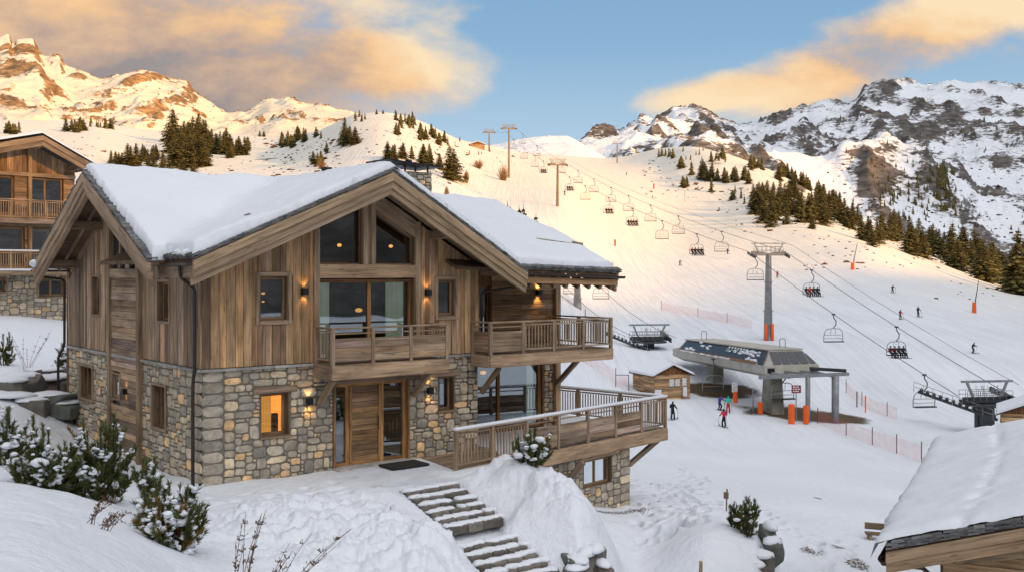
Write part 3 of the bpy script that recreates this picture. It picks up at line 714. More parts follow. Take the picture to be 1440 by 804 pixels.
MM = layer('mountain_massif', mass_curves, 200, .0026, 12, rows=420, rockb=.40, rw=.75, feats=[(1235, 200, 42, 38, 1.2), (1285, 200, 40, 26, 1.15), (1340, 235, 34, 24, 1.0), (1225, 245, 28, 20, 1.0), (975, 172, 30, 22, .95), (900, 190, 26, 16, .9), (1015, 190, 25, 14, .8), (1100, 188, 34, 12, .9), (1200, 165, 26, 28, .95), (1340, 155, 60, 26, .85), (1420, 190, 30, 28, .95), (1240, 130, 30, 12, .7), (1170, 155, 16, 8, .8), (1420, 135, 30, 12, .75)], backdrop=(1.15, -300))
# unseen field, then a ridge added right and behind to shade the foreground
def apron():
    a = np.linspace(math.atan2(-1130 / F, 1) * -1 + 0.0, R(360) - math.atan(1120 / F), 150)   # bearing clockwise from +Y
    d = np.exp(np.linspace(math.log(1.9), math.log(255), 90)); A, D_ = np.meshgrid(a, d)
    a0 = math.atan(1130 / F); A = a0 - .03 + (2 * math.pi - a0 - math.atan(1120 / F) + .06) * (A - A.min()) / (A.max() - A.min())
    cosr = 1.0; X_ = np.sin(A) * D_; Y_ = np.cos(A) * D_
    # match the edges of the main sheet, where distance is measured along +Y
    zr = terrain_z(np.full(D_.shape, 1850.0), np.clip(D_ * math.cos(a0), 2, 245)); zl = terrain_z(np.full(D_.shape, -400.0), np.clip(D_ * math.cos(math.atan(1120 / F)), 2, 245))
    f = smooth01((A - a0) / (A.max() - a0)); zl = np.minimum(zl, 14)
    Z_ = zr * (1 - f) + zl * f - .16
    tag(grid_mesh('snow_field', X_, Y_, Z_, M_GROUND, np.zeros(D_.shape + (3,))), kind='structure')
apron()
def shade_ridge():  # unseen ridge, crest shaped by bearing to set the foreground shade
    th = np.linspace(R(-40), R(212), 420); rr = np.linspace(0, 1, 60)
    T, U = np.meshgrid(th, rr)
    # centre line: distance from the viewer by bearing (0 = +X, measured clockwise towards -Y)
    near = 235.0; wid = 330.0
    D_ = near + wid * U
    X_ = np.cos(-T) * D_; Y_ = np.sin(-T) * D_
    bear = np.degrees(T)
    top = np.interp(bear, OR_B, OR_H)
    Z_ = -12 + (top + 12) * np.sin(np.clip(U * 1.25, 0, 1) * math.pi / 2) ** 1.3 * np.where(U > .8, 1 - (U - .8) * 1.5, 1)
    Z_ += 9 * fbm(X_ * .012, Y_ * .012, 5, 44) * smooth01(U * 3)
    c = np.zeros(D_.shape + (3,)); c[..., 0] = .72 + .30 * fbm(X_ * .01, Y_ * .01, 5, 4)  # mostly dark rock so the windows mirror a dark ridge
    o = grid_mesh('unseen_shade_ridge', X_, Y_, Z_, M_MTN, c); tag(o, kind='structure')
OR_B = [-40, -30, -22, -15, -8, 0, 20, 60, 100, 150, 200, 250]
OR_H = [18, 34, 62, 84, 98, 112, 134, 150, 150, 150, 120, 90]
shade_ridge()
def shade_mountain():  # unseen mountain added to keep the right-hand massif in shade
    v = np.linspace(0, 1, 120); u = np.linspace(0, 1, 50)
    V, U = np.meshgrid(v, u)
    Y_ = -500 + 3800 * V; X_ = 1900 + .08 * (Y_ + 500) + 1400 * U
    Z_ = -100 + 1080 * np.sin(U * math.pi) ** .8 * np.sin(np.clip(V * 1.05 + .03, 0, 1) * math.pi) ** .35
    Z_ += 120 * (ridged(X_ * .002, Y_ * .002, 6, 91) - .5)
    c = np.zeros(X_.shape + (3,)); c[..., 0] = .42
    tag(grid_mesh('unseen_shade_mountain', X_, Y_, Z_, M_MTN, c), kind='structure')
shade_mountain()
# valley floor beneath everything out to the horizon
def vfloor():
    mb = MB(); mb.add([(-12000, -12000, -140), (12000, -12000, -140), (12000, 14000, -140), (-12000, 14000, -140)], [(0, 1, 2, 3)])
    tag(mb.build('valley_floor', M_MTN), kind='structure')
vfloor()
# ------------------------------------------------------------------ shared materials
W_WARM = mat_wood('timber_warm', (.47, .305, .165))
W_GREY = mat_wood('timber_weathered', (.38, .275, .180))
W_BEAM = mat_wood('timber_beam', (.42, .300, .190), contrast=.7)
W_DARK = mat_wood('timber_dark', (.150, .098, .060))  # darker brown wood for roof decks, trim and furniture
W_DOOR = mat_wood('timber_door', (.42, .260, .130))
STONE = mat_stone('rubble_stone', gain=1.6)
MORTAR = mat_stone('mortar', gain=.9, scale=14)
SHINGLE = mat_stone('stone_shingle', gain=.22, scale=9, bump=.02)
METAL_D = mat_plain('dark_metal', (.055, .040, .032), rough=.45, metal=.5)
METAL_B = mat_plain('black_metal', (.018, .018, .02), rough=.5, metal=.3)
ROOFSNOW = mat_snow('roof_snow', bumps=((.5, .06), (2.2, .018)), fine=9.0)
SNOWCAP = mat_snow('snow_cap', bumps=((4.0, .02),))
GLASS = mat_glass('window_glass', refl=.20)
GLASS2 = mat_glass('window_glass_clear', refl=.12)
ROOM = mat_plain('dim_room', (.055, .042, .034), rough=.9, noise=.5, scale=1.5)
CURTAIN = mat_plain('curtain_cloth', (.50, .53, .43), rough=.9, noise=.15, scale=3, emit=(.60, .62, .45, .38))  # cloth glows faintly by itself, imitating light from the room
LIT = mat_emit('lit_room', (1.0, .42, .09), 1.5)
BULB = mat_emit('lamp_bulb', (1.0, .58, .18), 9.0)
GLOW = mat_emit('warm_glow', (1.0, .45, .1), 1.9)  # glow of indoor lamps and of imitated window reflections
MAT_B = mat_plain('door_mat', (.025, .022, .02), rough=.95, noise=.5, scale=30)
PLANT_TERRA = mat_plain('terracotta', (.3, .12, .06))
def wt():  # board tint
    k = rnd.uniform(.50, 1.35); h = rnd.random()
    return (k * (1.08 if h < .25 else 1.0), k, k * (.92 if h < .25 else (1.18 if h > .75 else 1.0)))
def gt(a=.8, b=1.15):
    k = rnd.uniform(a, b); return (k, k, k * rnd.uniform(.95, 1.08))
def st_tint():
    c = rnd.choice([(.31, .295, .265), (.26, .25, .235), (.34, .31, .26), (.20, .198, .19), (.38, .33, .26), (.50, .36, .22), (.44, .39, .31), (.29, .28, .255), (.37, .34, .29), (.31, .295, .27), (.25, .24, .22), (.33, .315, .28), (.28, .265, .24)])
    k = rnd.uniform(.78, 1.18); return (c[0] * k * 1.08, c[1] * k, c[2] * k * .88)
# planes of walls: each maps (a, z, depth outwards) -> chalet local coordinates
def plane_front(s0): return lambda a, z, o: Vector((a, s0 - o, z))
def plane_left(t0): return lambda a, z, o: Vector((t0 - o, a, z))
def plane_right(t0): return lambda a, z, o: Vector((t0 + o, a, z))
def boards_v(mb, pl, a0, a1, zlo, zhi, holes=(), w=(.13, .26), th=.035, top=None):
    """vertical boards of uneven width; top(a) = height limit; holes = (a0, a1, z0, z1)"""
    a = a0
    while a < a1 - .01:
        b = min(a1, a + rnd.uniform(*w))
        if a1 - b < .07: b = a1
        tz = wt(); o = rnd.uniform(0, .022)
        segs = [(zlo, None)]
        cuts = sorted([(h[2], h[3]) for h in holes if h[0] < b - .012 and h[1] > a + .012])
        zs = []; z = zlo
        for (c0, c1) in cuts:
            if c0 > z + .01: zs.append((z, c0, False))
            z = max(z, c1)
        zs.append((z, zhi, True))
        for (q0, q1, last) in zs:
            qa = qb = q1
            if last and top: qa = min(q1, top(a)); qb = min(q1, top(b))
            if max(qa, qb) <= q0 + .01: continue
            qa = max(qa, q0 + .005); qb = max(qb, q0 + .005)
            g = .006
            vs = [pl(a + g, q0, 0), pl(b - g, q0, 0), pl(b - g, qb, 0), pl(a + g, qa, 0), pl(a + g, q0, th + o), pl(b - g, q0, th + o), pl(b - g, qb, th + o), pl(a + g, qa, th + o)]
            gr = [(q0, a, 0), (q0, b, 0), (qb, b, 0), (qa, a, 0), (q0, a, th), (q0, b, th), (qb, b, th), (qa, a, th)]
            mb.add(vs, [(0, 1, 2, 3), (4, 7, 6, 5), (0, 4, 5, 1), (1, 5, 6, 2), (2, 6, 7, 3), (3, 7, 4, 0)], gr, tz)
        a = b
def boards_h(mb, pl, a0, a1, z0, z1, holes=(), h=(.12, .2), th=.035, top=None):
    z = z0
    while z < z1 - .01:
        y = min(z1, z + rnd.uniform(*h))
        if z1 - y < .06: y = z1
        xs = [(a0, a1)]
        for ho in holes:
            if ho[2] < y - .01 and ho[3] > z + .01:
                nx = []
                for (p, q) in xs:
                    if ho[0] >= q or ho[1] <= p: nx.append((p, q)); continue
                    if ho[0] > p: nx.append((p, ho[0]))
                    if ho[1] < q: nx.append((ho[1], q))
                xs = nx
        for (p, q) in xs:
            # butt joints
            cuts = [p]; c = p
            while q - c > 2.6: c += rnd.uniform(1.2, 2.4); cuts.append(min(c, q))
            if cuts[-1] < q: cuts.append(q)
            for u, v in zip(cuts, cuts[1:]):
                o = rnd.uniform(0, .02); tz = wt(); g = .005
                A = [pl(u + g, z + g, 0), pl(v - g, z + g, 0), pl(v - g, y - g, 0), pl(u + g, y - g, 0), pl(u + g, z + g, th + o), pl(v - g, z + g, th + o), pl(v - g, y - g, th + o), pl(u + g, y - g, th + o)]
                gr = [(u, z, 0), (v, z, 0), (v, y, 0), (u, y, 0), (u, z, th), (v, z, th), (v, y, th), (u, y, th)]
                mb.add(A, [(0, 1, 2, 3), (4, 7, 6, 5), (0, 4, 5, 1), (1, 5, 6, 2), (2, 6, 7, 3), (3, 7, 4, 0)], gr, tz)
        z = y
def rubble(mb, pl, a0, a1, z0, z1, holes=(), cell=.098, top=None, quoin=(False, False)):
    """uneven stones packed on a fine grid; every stone is a bulged, chipped polygon"""
    nx = max(1, int(round((a1 - a0) / cell))); nz = max(1, int(round((z1 - z0) / cell)))
    cx = (a1 - a0) / nx; cz = (z1 - z0) / nz
    occ = [[False] * nx for _ in range(nz)]
    for j in range(nz):
        for i in range(nx):
            a = a0 + (i + .5) * cx; z = z0 + (j + .5) * cz
            if any(h[0] < a < h[1] and h[2] < z < h[3] for h in holes) or (top and z > top(a)): occ[j][i] = True
    sizes = [(5, 3), (4, 3), (6, 2), (4, 2), (3, 2), (5, 2), (3, 3), (2, 2), (4, 1), (3, 1), (2, 1), (1, 1), (2, 3), (3, 4), (1, 2)]
    wts = [3, 4, 4, 8, 9, 6, 6, 8, 3, 4, 2, .1, 2, 2, .3]
    def fits(i, j, w, h):
        if i + w > nx or j + h > nz: return False
        return all(not occ[y][x] for y in range(j, j + h) for x in range(i, i + w))
    for j in range(nz):
        for i in range(nx):
            if occ[j][i]: continue
            order = rnd.choices(sizes, wts, k=7) + [(2, 1), (1, 1)]
            if (quoin[0] and i == 0) or (quoin[1] and i >= nx - 6): order = [(6, 3), (5, 3), (4, 3), (5, 2)] + order
            for (w_, h_) in order:
                if fits(i, j, w_, h_): break
            for y in range(j, j + h_):
                for x in range(i, i + w_): occ[y][x] = True
            xa, xb = a0 + i * cx, a0 + (i + w_) * cx; za, zb = z0 + j * cz, z0 + (j + h_) * cz
            jx = cx * .2; g = .011
            mx_, mz_ = (xa + xb) / 2, (za + zb) / 2; hw, hh = (xb - xa) / 2 - g, (zb - za) / 2 - g
            k = rnd.uniform(3.2, 7); n = 12; ph = rnd.uniform(0, .5); o = rnd.uniform(.012, .045)
            out = []; mid = []; top_ = []
            skx = rnd.uniform(-.18, .18); skz = rnd.uniform(-.14, .14)
            for q in range(n):
                th = 2 * math.pi * (q + ph) / n; c, s_ = math.cos(th), math.sin(th)
                r_ = (abs(c) ** k + abs(s_) ** k) ** (-1 / k) * rnd.uniform(.90, 1.03)
                x, z = c * r_, s_ * r_
                x2 = max(-1.06, min(1.06, x + skx * z * .6)); z2 = max(-1.06, min(1.06, z + skz * x * .6))
                out.append((mx_ + x2 * hw, mz_ + z2 * hh))
            vs = []; gr = []
            for (sc, dp) in ((1.0, -.02), (.97, o * .65), (.80, o)):
                for (x, z) in out:
                    X, Z = mx_ + (x - mx_) * sc, mz_ + (z - mz_) * sc
                    dd = dp + (rnd.uniform(-.006, .006) if sc < .9 else 0)
                    vs.append(pl(X, Z, dd)); gr.append((X, Z, dp))
            vs.append(pl(mx_, mz_, o + rnd.uniform(.0, .012))); gr.append((mx_, mz_, o))
            fs = []
            for L_ in range(2):
                for q in range(n): fs.append((L_ * n + q, L_ * n + (q + 1) % n, (L_ + 1) * n + (q + 1) % n, (L_ + 1) * n + q))
            for q in range(n): fs.append((2 * n + q, 2 * n + (q + 1) % n, 3 * n))
            mb.add(vs, fs, gr, st_tint())
def wall_core(mb, pl, a0, a1, z0, z1, holes=(), th=.32, top=None, off=0.0, tint=(.25, .225, .19)):
    """solid wall of given thickness behind the cladding, with reveals around its openings"""
    xs = sorted({a0, a1, *[h[0] for h in holes], *[h[1] for h in holes]}); xs = [x for x in xs if a0 <= x <= a1]
    if top:  # extra cuts for the slope
        n = int((a1 - a0) / .5); xs = sorted(set(xs) | {a0 + (a1 - a0) * i / n for i in range(n + 1)} | set(TOPK))
        xs = [x for x in xs if a0 <= x <= a1]
    for u, v in zip(xs, xs[1:]):
        if v - u < 1e-4: continue
        m_ = (u + v) / 2; z = z0
        zs = []
        for (h0, h1, c0, c1) in sorted(holes, key=lambda q: q[2]):
            if h0 < m_ < h1: zs.append((z, c0, False)); z = c1
        zs.append((z, z1, True))
        for (q0, q1, last) in zs:
            qa = qb = q1
            if last and top: qa, qb = min(q1, top(u)), min(q1, top(v))
            if max(qa, qb) <= q0 + .004: continue
            qa = max(qa, q0 + .002); qb = max(qb, q0 + .002)
            A = [pl(u, q0, off - th), pl(v, q0, off - th), pl(v, qb, off - th), pl(u, qa, off - th), pl(u, q0, off), pl(v, q0, off), pl(v, qb, off), pl(u, qa, off)]
            mb.add(A, [(0, 1, 2, 3), (4, 7, 6, 5), (0, 4, 5, 1), (1, 5, 6, 2), (2, 6, 7, 3), (3, 7, 4, 0)], None, tint)
TOPK = []
# pixel -> coordinates on the front plane / left plane
def fz(px, py, s0=0.0):
    r = (px - 720) / F; t = (7.84 + .6293 * s0 + r * (26 + .7771 * s0)) / (.7771 - .6293 * r)
    Y = 26 + .6293 * t + .7771 * s0
    return t, CZ - (py - HZ) / F * Y
def lz(px, py, t0=0.0):
    r = (px - 720) / F; s_ = (-7.84 + .7771 * t0 - r * (26 + .6293 * t0)) / (.6293 + .7771 * r)
    Y = 26 + .6293 * t0 + .7771 * s_
    return s_, CZ - (py - HZ) / F * Y

chalet = empty('chalet', C0, CROT)
tag(chalet, 'large timber and stone chalet with snowy gabled roof, balconies and raised terrace', 'chalet')
ZL = 2.92                                    # top of the stone storey
def roof_main(t): return 8.13 - (.428 * (4.8 - t) if t < 4.8 else .567 * (t - 4.8))
def roof_left(s_): return 8.26 - .489 * abs(s_ - 5.75)

def window(pl, a0, a1, z0, z1, fw=.085, depth=.18, glass=GLASS, casing=.11, divs=0, sill=True, name='window', backing='dark', proud=.06, top=None, wood=W_BEAM, lit=None, parent=None, hdivs=0):
    """frame + pane (+ reveal casing); all children of one window part"""
    root = MB(); g = lambda: gt(.75, 1.05)
    if casing:
        e = casing; tk = proud + .035
        for (u, v, q, r_) in ((a0 - e, a0, z0 - e, z1 + e), (a1, a1 + e, z0 - e, z1 + e)):
            root.frame_box(pl((u + v) / 2, (q + r_) / 2, proud - .05), Vector((0, 0, 1)), (pl(1, 0, 0) - pl(0, 0, 0)), (pl(0, 0, 1) - pl(0, 0, 0)), (r_ - q) / 2, (v - u) / 2, tk / 2 + .02, g(), .008)
        for (q, r_) in ((z0 - e, z0), (z1, z1 + e)):
            root.frame_box(pl((a0 + a1) / 2, (q + r_) / 2, proud - .047), (pl(1, 0, 0) - pl(0, 0, 0)), Vector((0, 0, 1)), (pl(0, 0, 1) - pl(0, 0, 0)), (a1 - a0) / 2 - .001, (r_ - q) / 2, tk / 2 + .02, g(), .008)
    # reveal lining
    A = (pl(1, 0, 0) - pl(0, 0, 0)); O = (pl(0, 0, 1) - pl(0, 0, 0)); Zv = Vector((0, 0, 1))
    dr = depth + .05
    for a in (a0 + .012, a1 - .012): root.frame_box(pl(a, (z0 + z1) / 2, -dr / 2 + .02), Zv, O, A, (z1 - z0) / 2, dr / 2, .012, (.55, .5, .46))
    for z in (z0 + .012, z1 - .012): root.frame_box(pl((a0 + a1) / 2, z, -dr / 2 + .02), A, O, Zv, (a1 - a0) / 2 - .025, dr / 2, .012, (.55, .5, .46))
    i0, i1, k0, k1 = a0 + .025, a1 - .025, z0 + .025, z1 - .025
    for a in (i0 + fw / 2, i1 - fw / 2): root.frame_box(pl(a, (k0 + k1) / 2, -depth), Zv, A, O, (k1 - k0) / 2, fw / 2, .035, (.8, .72, .62), .006)
    for z in (k0 + fw / 2, k1 - fw / 2): root.frame_box(pl((i0 + i1) / 2, z, -depth), A, Zv, O, (i1 - i0) / 2 - fw - .001, fw / 2, .034, (.8, .72, .62), .006)
    for d in range(divs):
        a = i0 + (i1 - i0) * (d + 1) / (divs + 1); root.frame_box(pl(a, (k0 + k1) / 2, -depth + .004), Zv, A, O, (k1 - k0) / 2 - fw - .001, fw * .55, .036, (.75, .68, .6), .006)
    w_ = root.build(name, wood, parent or chalet)
    p = MB(); p.frame_box(pl((i0 + i1) / 2, (k0 + k1) / 2, -depth), A, Zv, O, (i1 - i0) / 2 - fw * .6, (k1 - k0) / 2 - fw * .6, .006)
    p.build('pane', glass, w_)
    b = MB(); dd = .9 if backing == 'deep' else .45
    x0, x1, y0, y1 = i0, i1, k0, k1
    bk = [pl(x0, y0, -depth - dd), pl(x1, y0, -depth - dd), pl(x1, y1, -depth - dd), pl(x0, y1, -depth - dd), pl(x0, y0, -depth - .04), pl(x1, y0, -depth - .04), pl(x1, y1, -depth - .04), pl(x0, y1, -depth - .04)]
    b.add(bk, [(0, 1, 2, 3), (0, 4, 5, 1), (1, 5, 6, 2), (2, 6, 7, 3), (3, 7, 4, 0)])
    b.build('room_lining', lit or ROOM, w_)
    return w_
def curtain(pl, a0, a1, z0, z1, off, parent):
    mb = MB(); n = int((a1 - a0) / .035); vs = []; fs = []
    for i in range(n + 1):
        a = a0 + (a1 - a0) * i / n; o = off + .045 * math.sin(i * 1.25) + .015 * math.sin(i * 2.9 + 1)
        vs += [pl(a, z0, o), pl(a, z1, o * 1.0)]
    for i in range(n): fs.append((2 * i, 2 * i + 2, 2 * i + 3, 2 * i + 1))
    mb.add(vs, fs); mb.build('curtain', CURTAIN, parent, smooth=True)
def sconce(pl, a, z, parent=None, lamp=True, power=7.0, o0=.06):
    mb = MB(); A = pl(1, 0, 0) - pl(0, 0, 0); O = pl(0, 0, 1) - pl(0, 0, 0)
    c = pl(a, z, o0 + .07)
    for s_ in (-1, 1):
        mb.frame_box(c + A * .075 * s_, Vector((0, 0, 1)), O, A, .085, .07, .006, None)
    mb.frame_box(c + O * .066, Vector((0, 0, 1)), A, O, .085, .069, .006); mb.frame_box(c - O * .066, Vector((0, 0, 1)), A, O, .085, .069, .006)
    r_ = mb.build('wall_lamp', METAL_B, parent or chalet)
    b = MB(); b.frame_box(c, Vector((0, 0, 1)), A, O, .05, .05, .05, None, .02); b.build('bulb', BULB, r_)
    if lamp:
        for sg in (1, -1):
            li = bpy.data.lights.new('lamp_light', 'SPOT'); li.energy = power; li.color = (1, .56, .2); li.spot_size = R(95); li.spot_blend = .8; li.shadow_soft_size = .03
            lo = bpy.data.objects.new('lamp_light', li); COL.objects.link(lo); lo.parent = r_
            lo.location = c + Vector((0, 0, .1 * sg)) - O * .0
            d = Vector((0, 0, sg)) - O * .28; lo.rotation_euler = (-d).to_track_quat('Z', 'Y').to_euler()
    return r_

PF = plane_front(0.0); PL = plane_left(0.0); PW = plane_front(2.2)
def rect(px0, py0, px1, py1, f=fz, **k):
    a, z1 = f(px0, py0, **k) if False else f((px0), (py0)); b, z0 = f(px1, py1)
    # average heights at both sides
    a0 = f(px0, 385)[0]; a1 = f(px1, 385)[0]
    zt = (f(px0, py0)[1] + f(px1, py0)[1]) / 2; zb = (f(px0, py1)[1] + f(px1, py1)[1]) / 2
    return (min(a0, a1), max(a0, a1), zb, zt)
# openings of the front
o_ul = rect(364, 388, 404, 450)      # upper left window
o_ur = rect(614.5, 393, 638.5, 444)
o_sl = rect(446, 393, 582, 506); o_sl = (o_sl[0], o_sl[1], 2.98, o_sl[3])
o_door = rect(470.5, 536, 573, 652); o_door = (o_door[0], o_door[1], 0.0, o_door[3])
o_ll = rect(366, 552, 406.5, 613)
o_lr = rect(616.8, 529, 638.4, 577)
TW = 8.72
# --- stone storey, front
holes = [o_ll, o_lr, o_door]
topf = lambda a: ZL
mb = MB(); wall_core(mb, PF, 0, TW, -.4, ZL, holes, th=.42); mb.c = (1, 1, 1)
mb.m = 1; rubble(mb, PF, -.03, TW + .02, -.35, ZL - .02, [(h[0] - .04, h[1] + .04, h[2] - .03, h[3] + (.20 if h is not o_door else .22)) for h in holes], quoin=(True, False))
mb.build('stone_wall', [MORTAR, STONE], chalet)
# --- upper timber storey, front
zc = lambda t: roof_main(t) - .30
tri_l = (fz(446, 385)[0], fz(510, 385)[0]); tri_r = (fz(524.5, 385)[0], fz(582, 385)[0])
zb_tri = fz(515, 371)[1]
def tri_top(t): return zc(t) - .62
big = (tri_l[0], tri_r[1], 2.98, 99)
TOPK = [4.8]
mb = MB(); wall_core(mb, PF, 0, TW, ZL, 9, [o_ul, o_ur, big], th=.3, top=zc, tint=(.5, .4, .3)); 
boards_v(mb, PF, -.02, TW + .02, ZL + .05, 9, [(o_ul[0] - .02, o_ul[1] + .02, o_ul[2] - .02, o_ul[3] + .02), (o_ur[0] - .02, o_ur[1] + .02, o_ur[2] - .02, o_ur[3] + .02), big], top=zc)
mb.build('timber_wall', W_WARM, chalet)
# centre frame: posts, header beam, struts of the gable glazing
mb = MB()
for a in (big[0] - .07, big[1] + .07):
    zt = zc(a); mb.frame_box(PF(a, (ZL + zt) / 2, .07), Vector((0, 0, 1)), Vector((1, 0, 0)), Vector((0, 1, 0)), (zt - ZL) / 2, .085, .075, gt(), .012)
hz0, hz1 = fz(515, 391)[1], fz(515, 372)[1]
mb.frame_box(PF((big[0] + big[1]) / 2, (hz0 + hz1) / 2, .06), Vector((1, 0, 0)), Vector((0, 0, 1)), Vector((0, 1, 0)), (big[1] - big[0]) / 2, (hz1 - hz0) / 2, .07, (1.05, 1, .95), .012)
for a in ((tri_l[1] + .04), (tri_r[0] - .04)):
    mb.frame_box(PF(a, (hz1 + zc(a)) / 2, .05), Vector((0, 0, 1)), Vector((1, 0, 0)), Vector((0, 1, 0)), (zc(a) - hz1) / 2, .075, .07, gt(), .01)
mb.frame_box(PF((tri_l[1] + tri_r[0]) / 2, (hz1 + zc(4.8)) / 2, .02), Vector((0, 0, 1)), Vector((1, 0, 0)), Vector((0, 1, 0)), (zc(4.8) - hz1) / 2, (tri_r[0] - tri_l[1]) / 2 - .11, .05, gt(.6, .7))
for (a0, a1) in ((tri_l[0], tri_l[1] - .03), (tri_r[0] + .03, tri_r[1])):   # sloping heads
    mb.prism([PF(a0, tri_top(a0) + .12, .0), PF(a1, tri_top(a1) + .12, .0), PF(a1, zc(a1), .0), PF(a0, zc(a0), .0)], (0, -.10, 0), gt(.8, .95))
mb.build('gable_frame', W_BEAM, chalet)
for nm, (a0, a1) in (('gable_window', tri_l), ('gable_window', tri_r)):
    mb = MB(); q0, q1 = hz1, None
    f = .07; za, zb_ = tri_top(a0) + .12, tri_top(a1) + .12
    cor = [(a0, hz1), (a1, hz1), (a1, zb_), (a0, za)]
    for (p, q) in zip(cor, cor[1:] + cor[:1]): mb.beam(PF(p[0], p[1], -.15), PF(q[0], q[1], -.15), .08, .09, (.8, .7, .6), up=(0, 1, 0))
    for a in (a0, a1): mb.frame_box(PF(a + (.01 if a == a0 else -.01), (hz1 + tri_top(a) + .12) / 2, -.08), Vector((0, 0, 1)), Vector((0, 1, 0)), Vector((1, 0, 0)), (tri_top(a) + .12 - hz1) / 2, .13, .012, (.6, .55, .5))
    w_ = mb.build(nm, W_BEAM, chalet)
    p = MB(); p.add([PF(a0, hz1, -.16), PF(a1, hz1, -.16), PF(a1, zb_, -.16), PF(a0, za, -.16)], [(0, 1, 2, 3)]); p.build('pane', GLASS, w_)
    b = MB(); pts = [(a0, hz1), (a1, hz1), (a1, zb_), (a0, za)]
    vs = [PF(a, z, -1.2) for a, z in pts] + [PF(a, z, -.2) for a, z in pts]
    b.add(vs, [(0, 1, 2, 3), (0, 4, 5, 1), (1, 5, 6, 2), (2, 6, 7, 3), (3, 7, 4, 0)]); b.build('room_lining', ROOM, w_)
    q = MB(); q.blob((a1 - .35, .7, hz1 + .55), .07, .06, .05, 2, 8, 5, .0); q.build('lamp_or_reflection', GLOW, w_, smooth=True)  # added glow imitating warm reflections in the gable glass
def glow_blob(x, y, z, parent, r_=.07, e=2.0, name='lamp_or_reflection'):
    b = MB(); b.blob((x, y, z), r_ * 1.3, r_, r_ * .7, 3, 10, 6, .0)
    o = b.build(name, GLOW, parent, smooth=True); return o
# windows of the front
window(PF, *o_ul, fw=.07, depth=.14)
w1 = chalet.children[-1]
glow_blob((o_ul[0] + o_ul[1]) / 2 - .05, .50, (o_ul[2] + o_ul[3]) / 2 + .12, w1, .045)  # this blob and the next imitate a sconce mirrored in the glass
glow_blob((o_ul[0] + o_ul[1]) / 2 - .05, .50, (o_ul[2] + o_ul[3]) / 2 - .10, w1, .035)
window(PF, *o_ur, fw=.06, depth=.14)
window(PF, *o_ll, fw=.07, depth=.24, casing=.0, lit=LIT, glass=GLASS2)
wl_ = chalet.children[-1]
def lit_curtain(pl, a0, a1, z0, z1, off, parent, mat):
    mb = MB(); n = 26; vs = []; fs = []
    for i in range(n + 1):
        a = a0 + (a1 - a0) * i / n; o = off + .05 * math.sin(i * 1.15); vs += [pl(a, z0, o), pl(a, z1, o)]
    for i in range(n): fs.append((2 * i, 2 * i + 2, 2 * i + 3, 2 * i + 1))
    mb.add(vs, fs); mb.build('blind', mat, parent, smooth=True)
lit_curtain(PF, o_ll[0] + .05, o_ll[1] - .30, o_ll[2] + .05, o_ll[3] - .04, -.42, wl_, mat_plain('lit_blind', (.5, .3, .12), rough=.9, noise=.1, scale=2, emit=(1.0, .42, .08, .95)))
m = MB(); m.box(o_ll[1] - .28, o_ll[1] - .1, .42, .55, o_ll[2], o_ll[2] + .55, None, .02); m.build('ornament', ROOM, wl_)
window(PF, *o_lr, fw=.06, depth=.24, casing=.0)
# big sliding window with curtains
def big_window(pl, o, cols, depth=.2, curtains=(), rooms=2.2, glass=GLASS, fw=.08):
    a0, a1, z0, z1 = o; A = pl(1, 0, 0) - pl(0, 0, 0); O = pl(0, 0, 1) - pl(0, 0, 0); Zv = Vector((0, 0, 1))
    mb = MB()
    for a in [a0 + fw / 2, a1 - fw / 2]: mb.frame_box(pl(a, (z0 + z1) / 2, -depth), Zv, A, O, (z1 - z0) / 2, fw / 2, .05, (.75, .62, .5), .006)
    for z in (z0 + fw / 2, z1 - fw / 2): mb.frame_box(pl((a0 + a1) / 2, z, -depth), A, Zv, O, (a1 - a0) / 2 - fw, fw / 2, .049, (.75, .62, .5), .006)
    for c in cols: mb.frame_box(pl(a0 + (a1 - a0) * c, (z0 + z1) / 2, -depth + .003), Zv, A, O, (z1 - z0) / 2 - fw, fw * .7, .05, (.8, .66, .52), .006)
    for a in (a0 + .01, a1 - .01): mb.frame_box(pl(a, (z0 + z1) / 2, -depth / 2 + .03), Zv, O, A, (z1 - z0) / 2, depth / 2, .011, (.6, .52, .45))
    mb.frame_box(pl((a0 + a1) / 2, z1 - .01, -depth / 2 + .03), A, O, Zv, (a1 - a0) / 2 - .02, depth / 2, .011, (.6, .52, .45))
    w_ = mb.build('sliding_window', W_WARM, chalet)
    p = MB(); p.frame_box(pl((a0 + a1) / 2, (z0 + z1) / 2, -depth - .004), A, Zv, O, (a1 - a0) / 2 - fw * .7, (z1 - z0) / 2 - fw * .7, .005); p.build('pane', glass, w_)
    for (c0, c1) in curtains: curtain(pl, a0 + (a1 - a0) * c0, a0 + (a1 - a0) * c1, z0 + .06, z1 - .06, -depth - .16, w_)
    b = MB(); x0, x1 = a0 - .0, a1 + .0
    vs = [pl(x0, z0, -depth - rooms), pl(x1, z0, -depth - rooms), pl(x1, z1, -depth - rooms), pl(x0, z1, -depth - rooms), pl(x0, z0, -depth - .06), pl(x1, z0, -depth - .06), pl(x1, z1, -depth - .06), pl(x0, z1, -depth - .06)]
    b.add(vs, [(0, 1, 2, 3), (0, 4, 5, 1), (1, 5, 6, 2), (2, 6, 7, 3), (3, 7, 4, 0)]); b.build('room_lining', ROOM, w_)
    return w_
w2 = big_window(PF, o_sl, [.55], curtains=[(.03, .19), (.76, .96)])
a0, a1, z0, z1 = o_sl
glow_blob(a0 + (a1 - a0) * .60, 1.0, z0 + (z1 - z0) * .60, w2, .09)
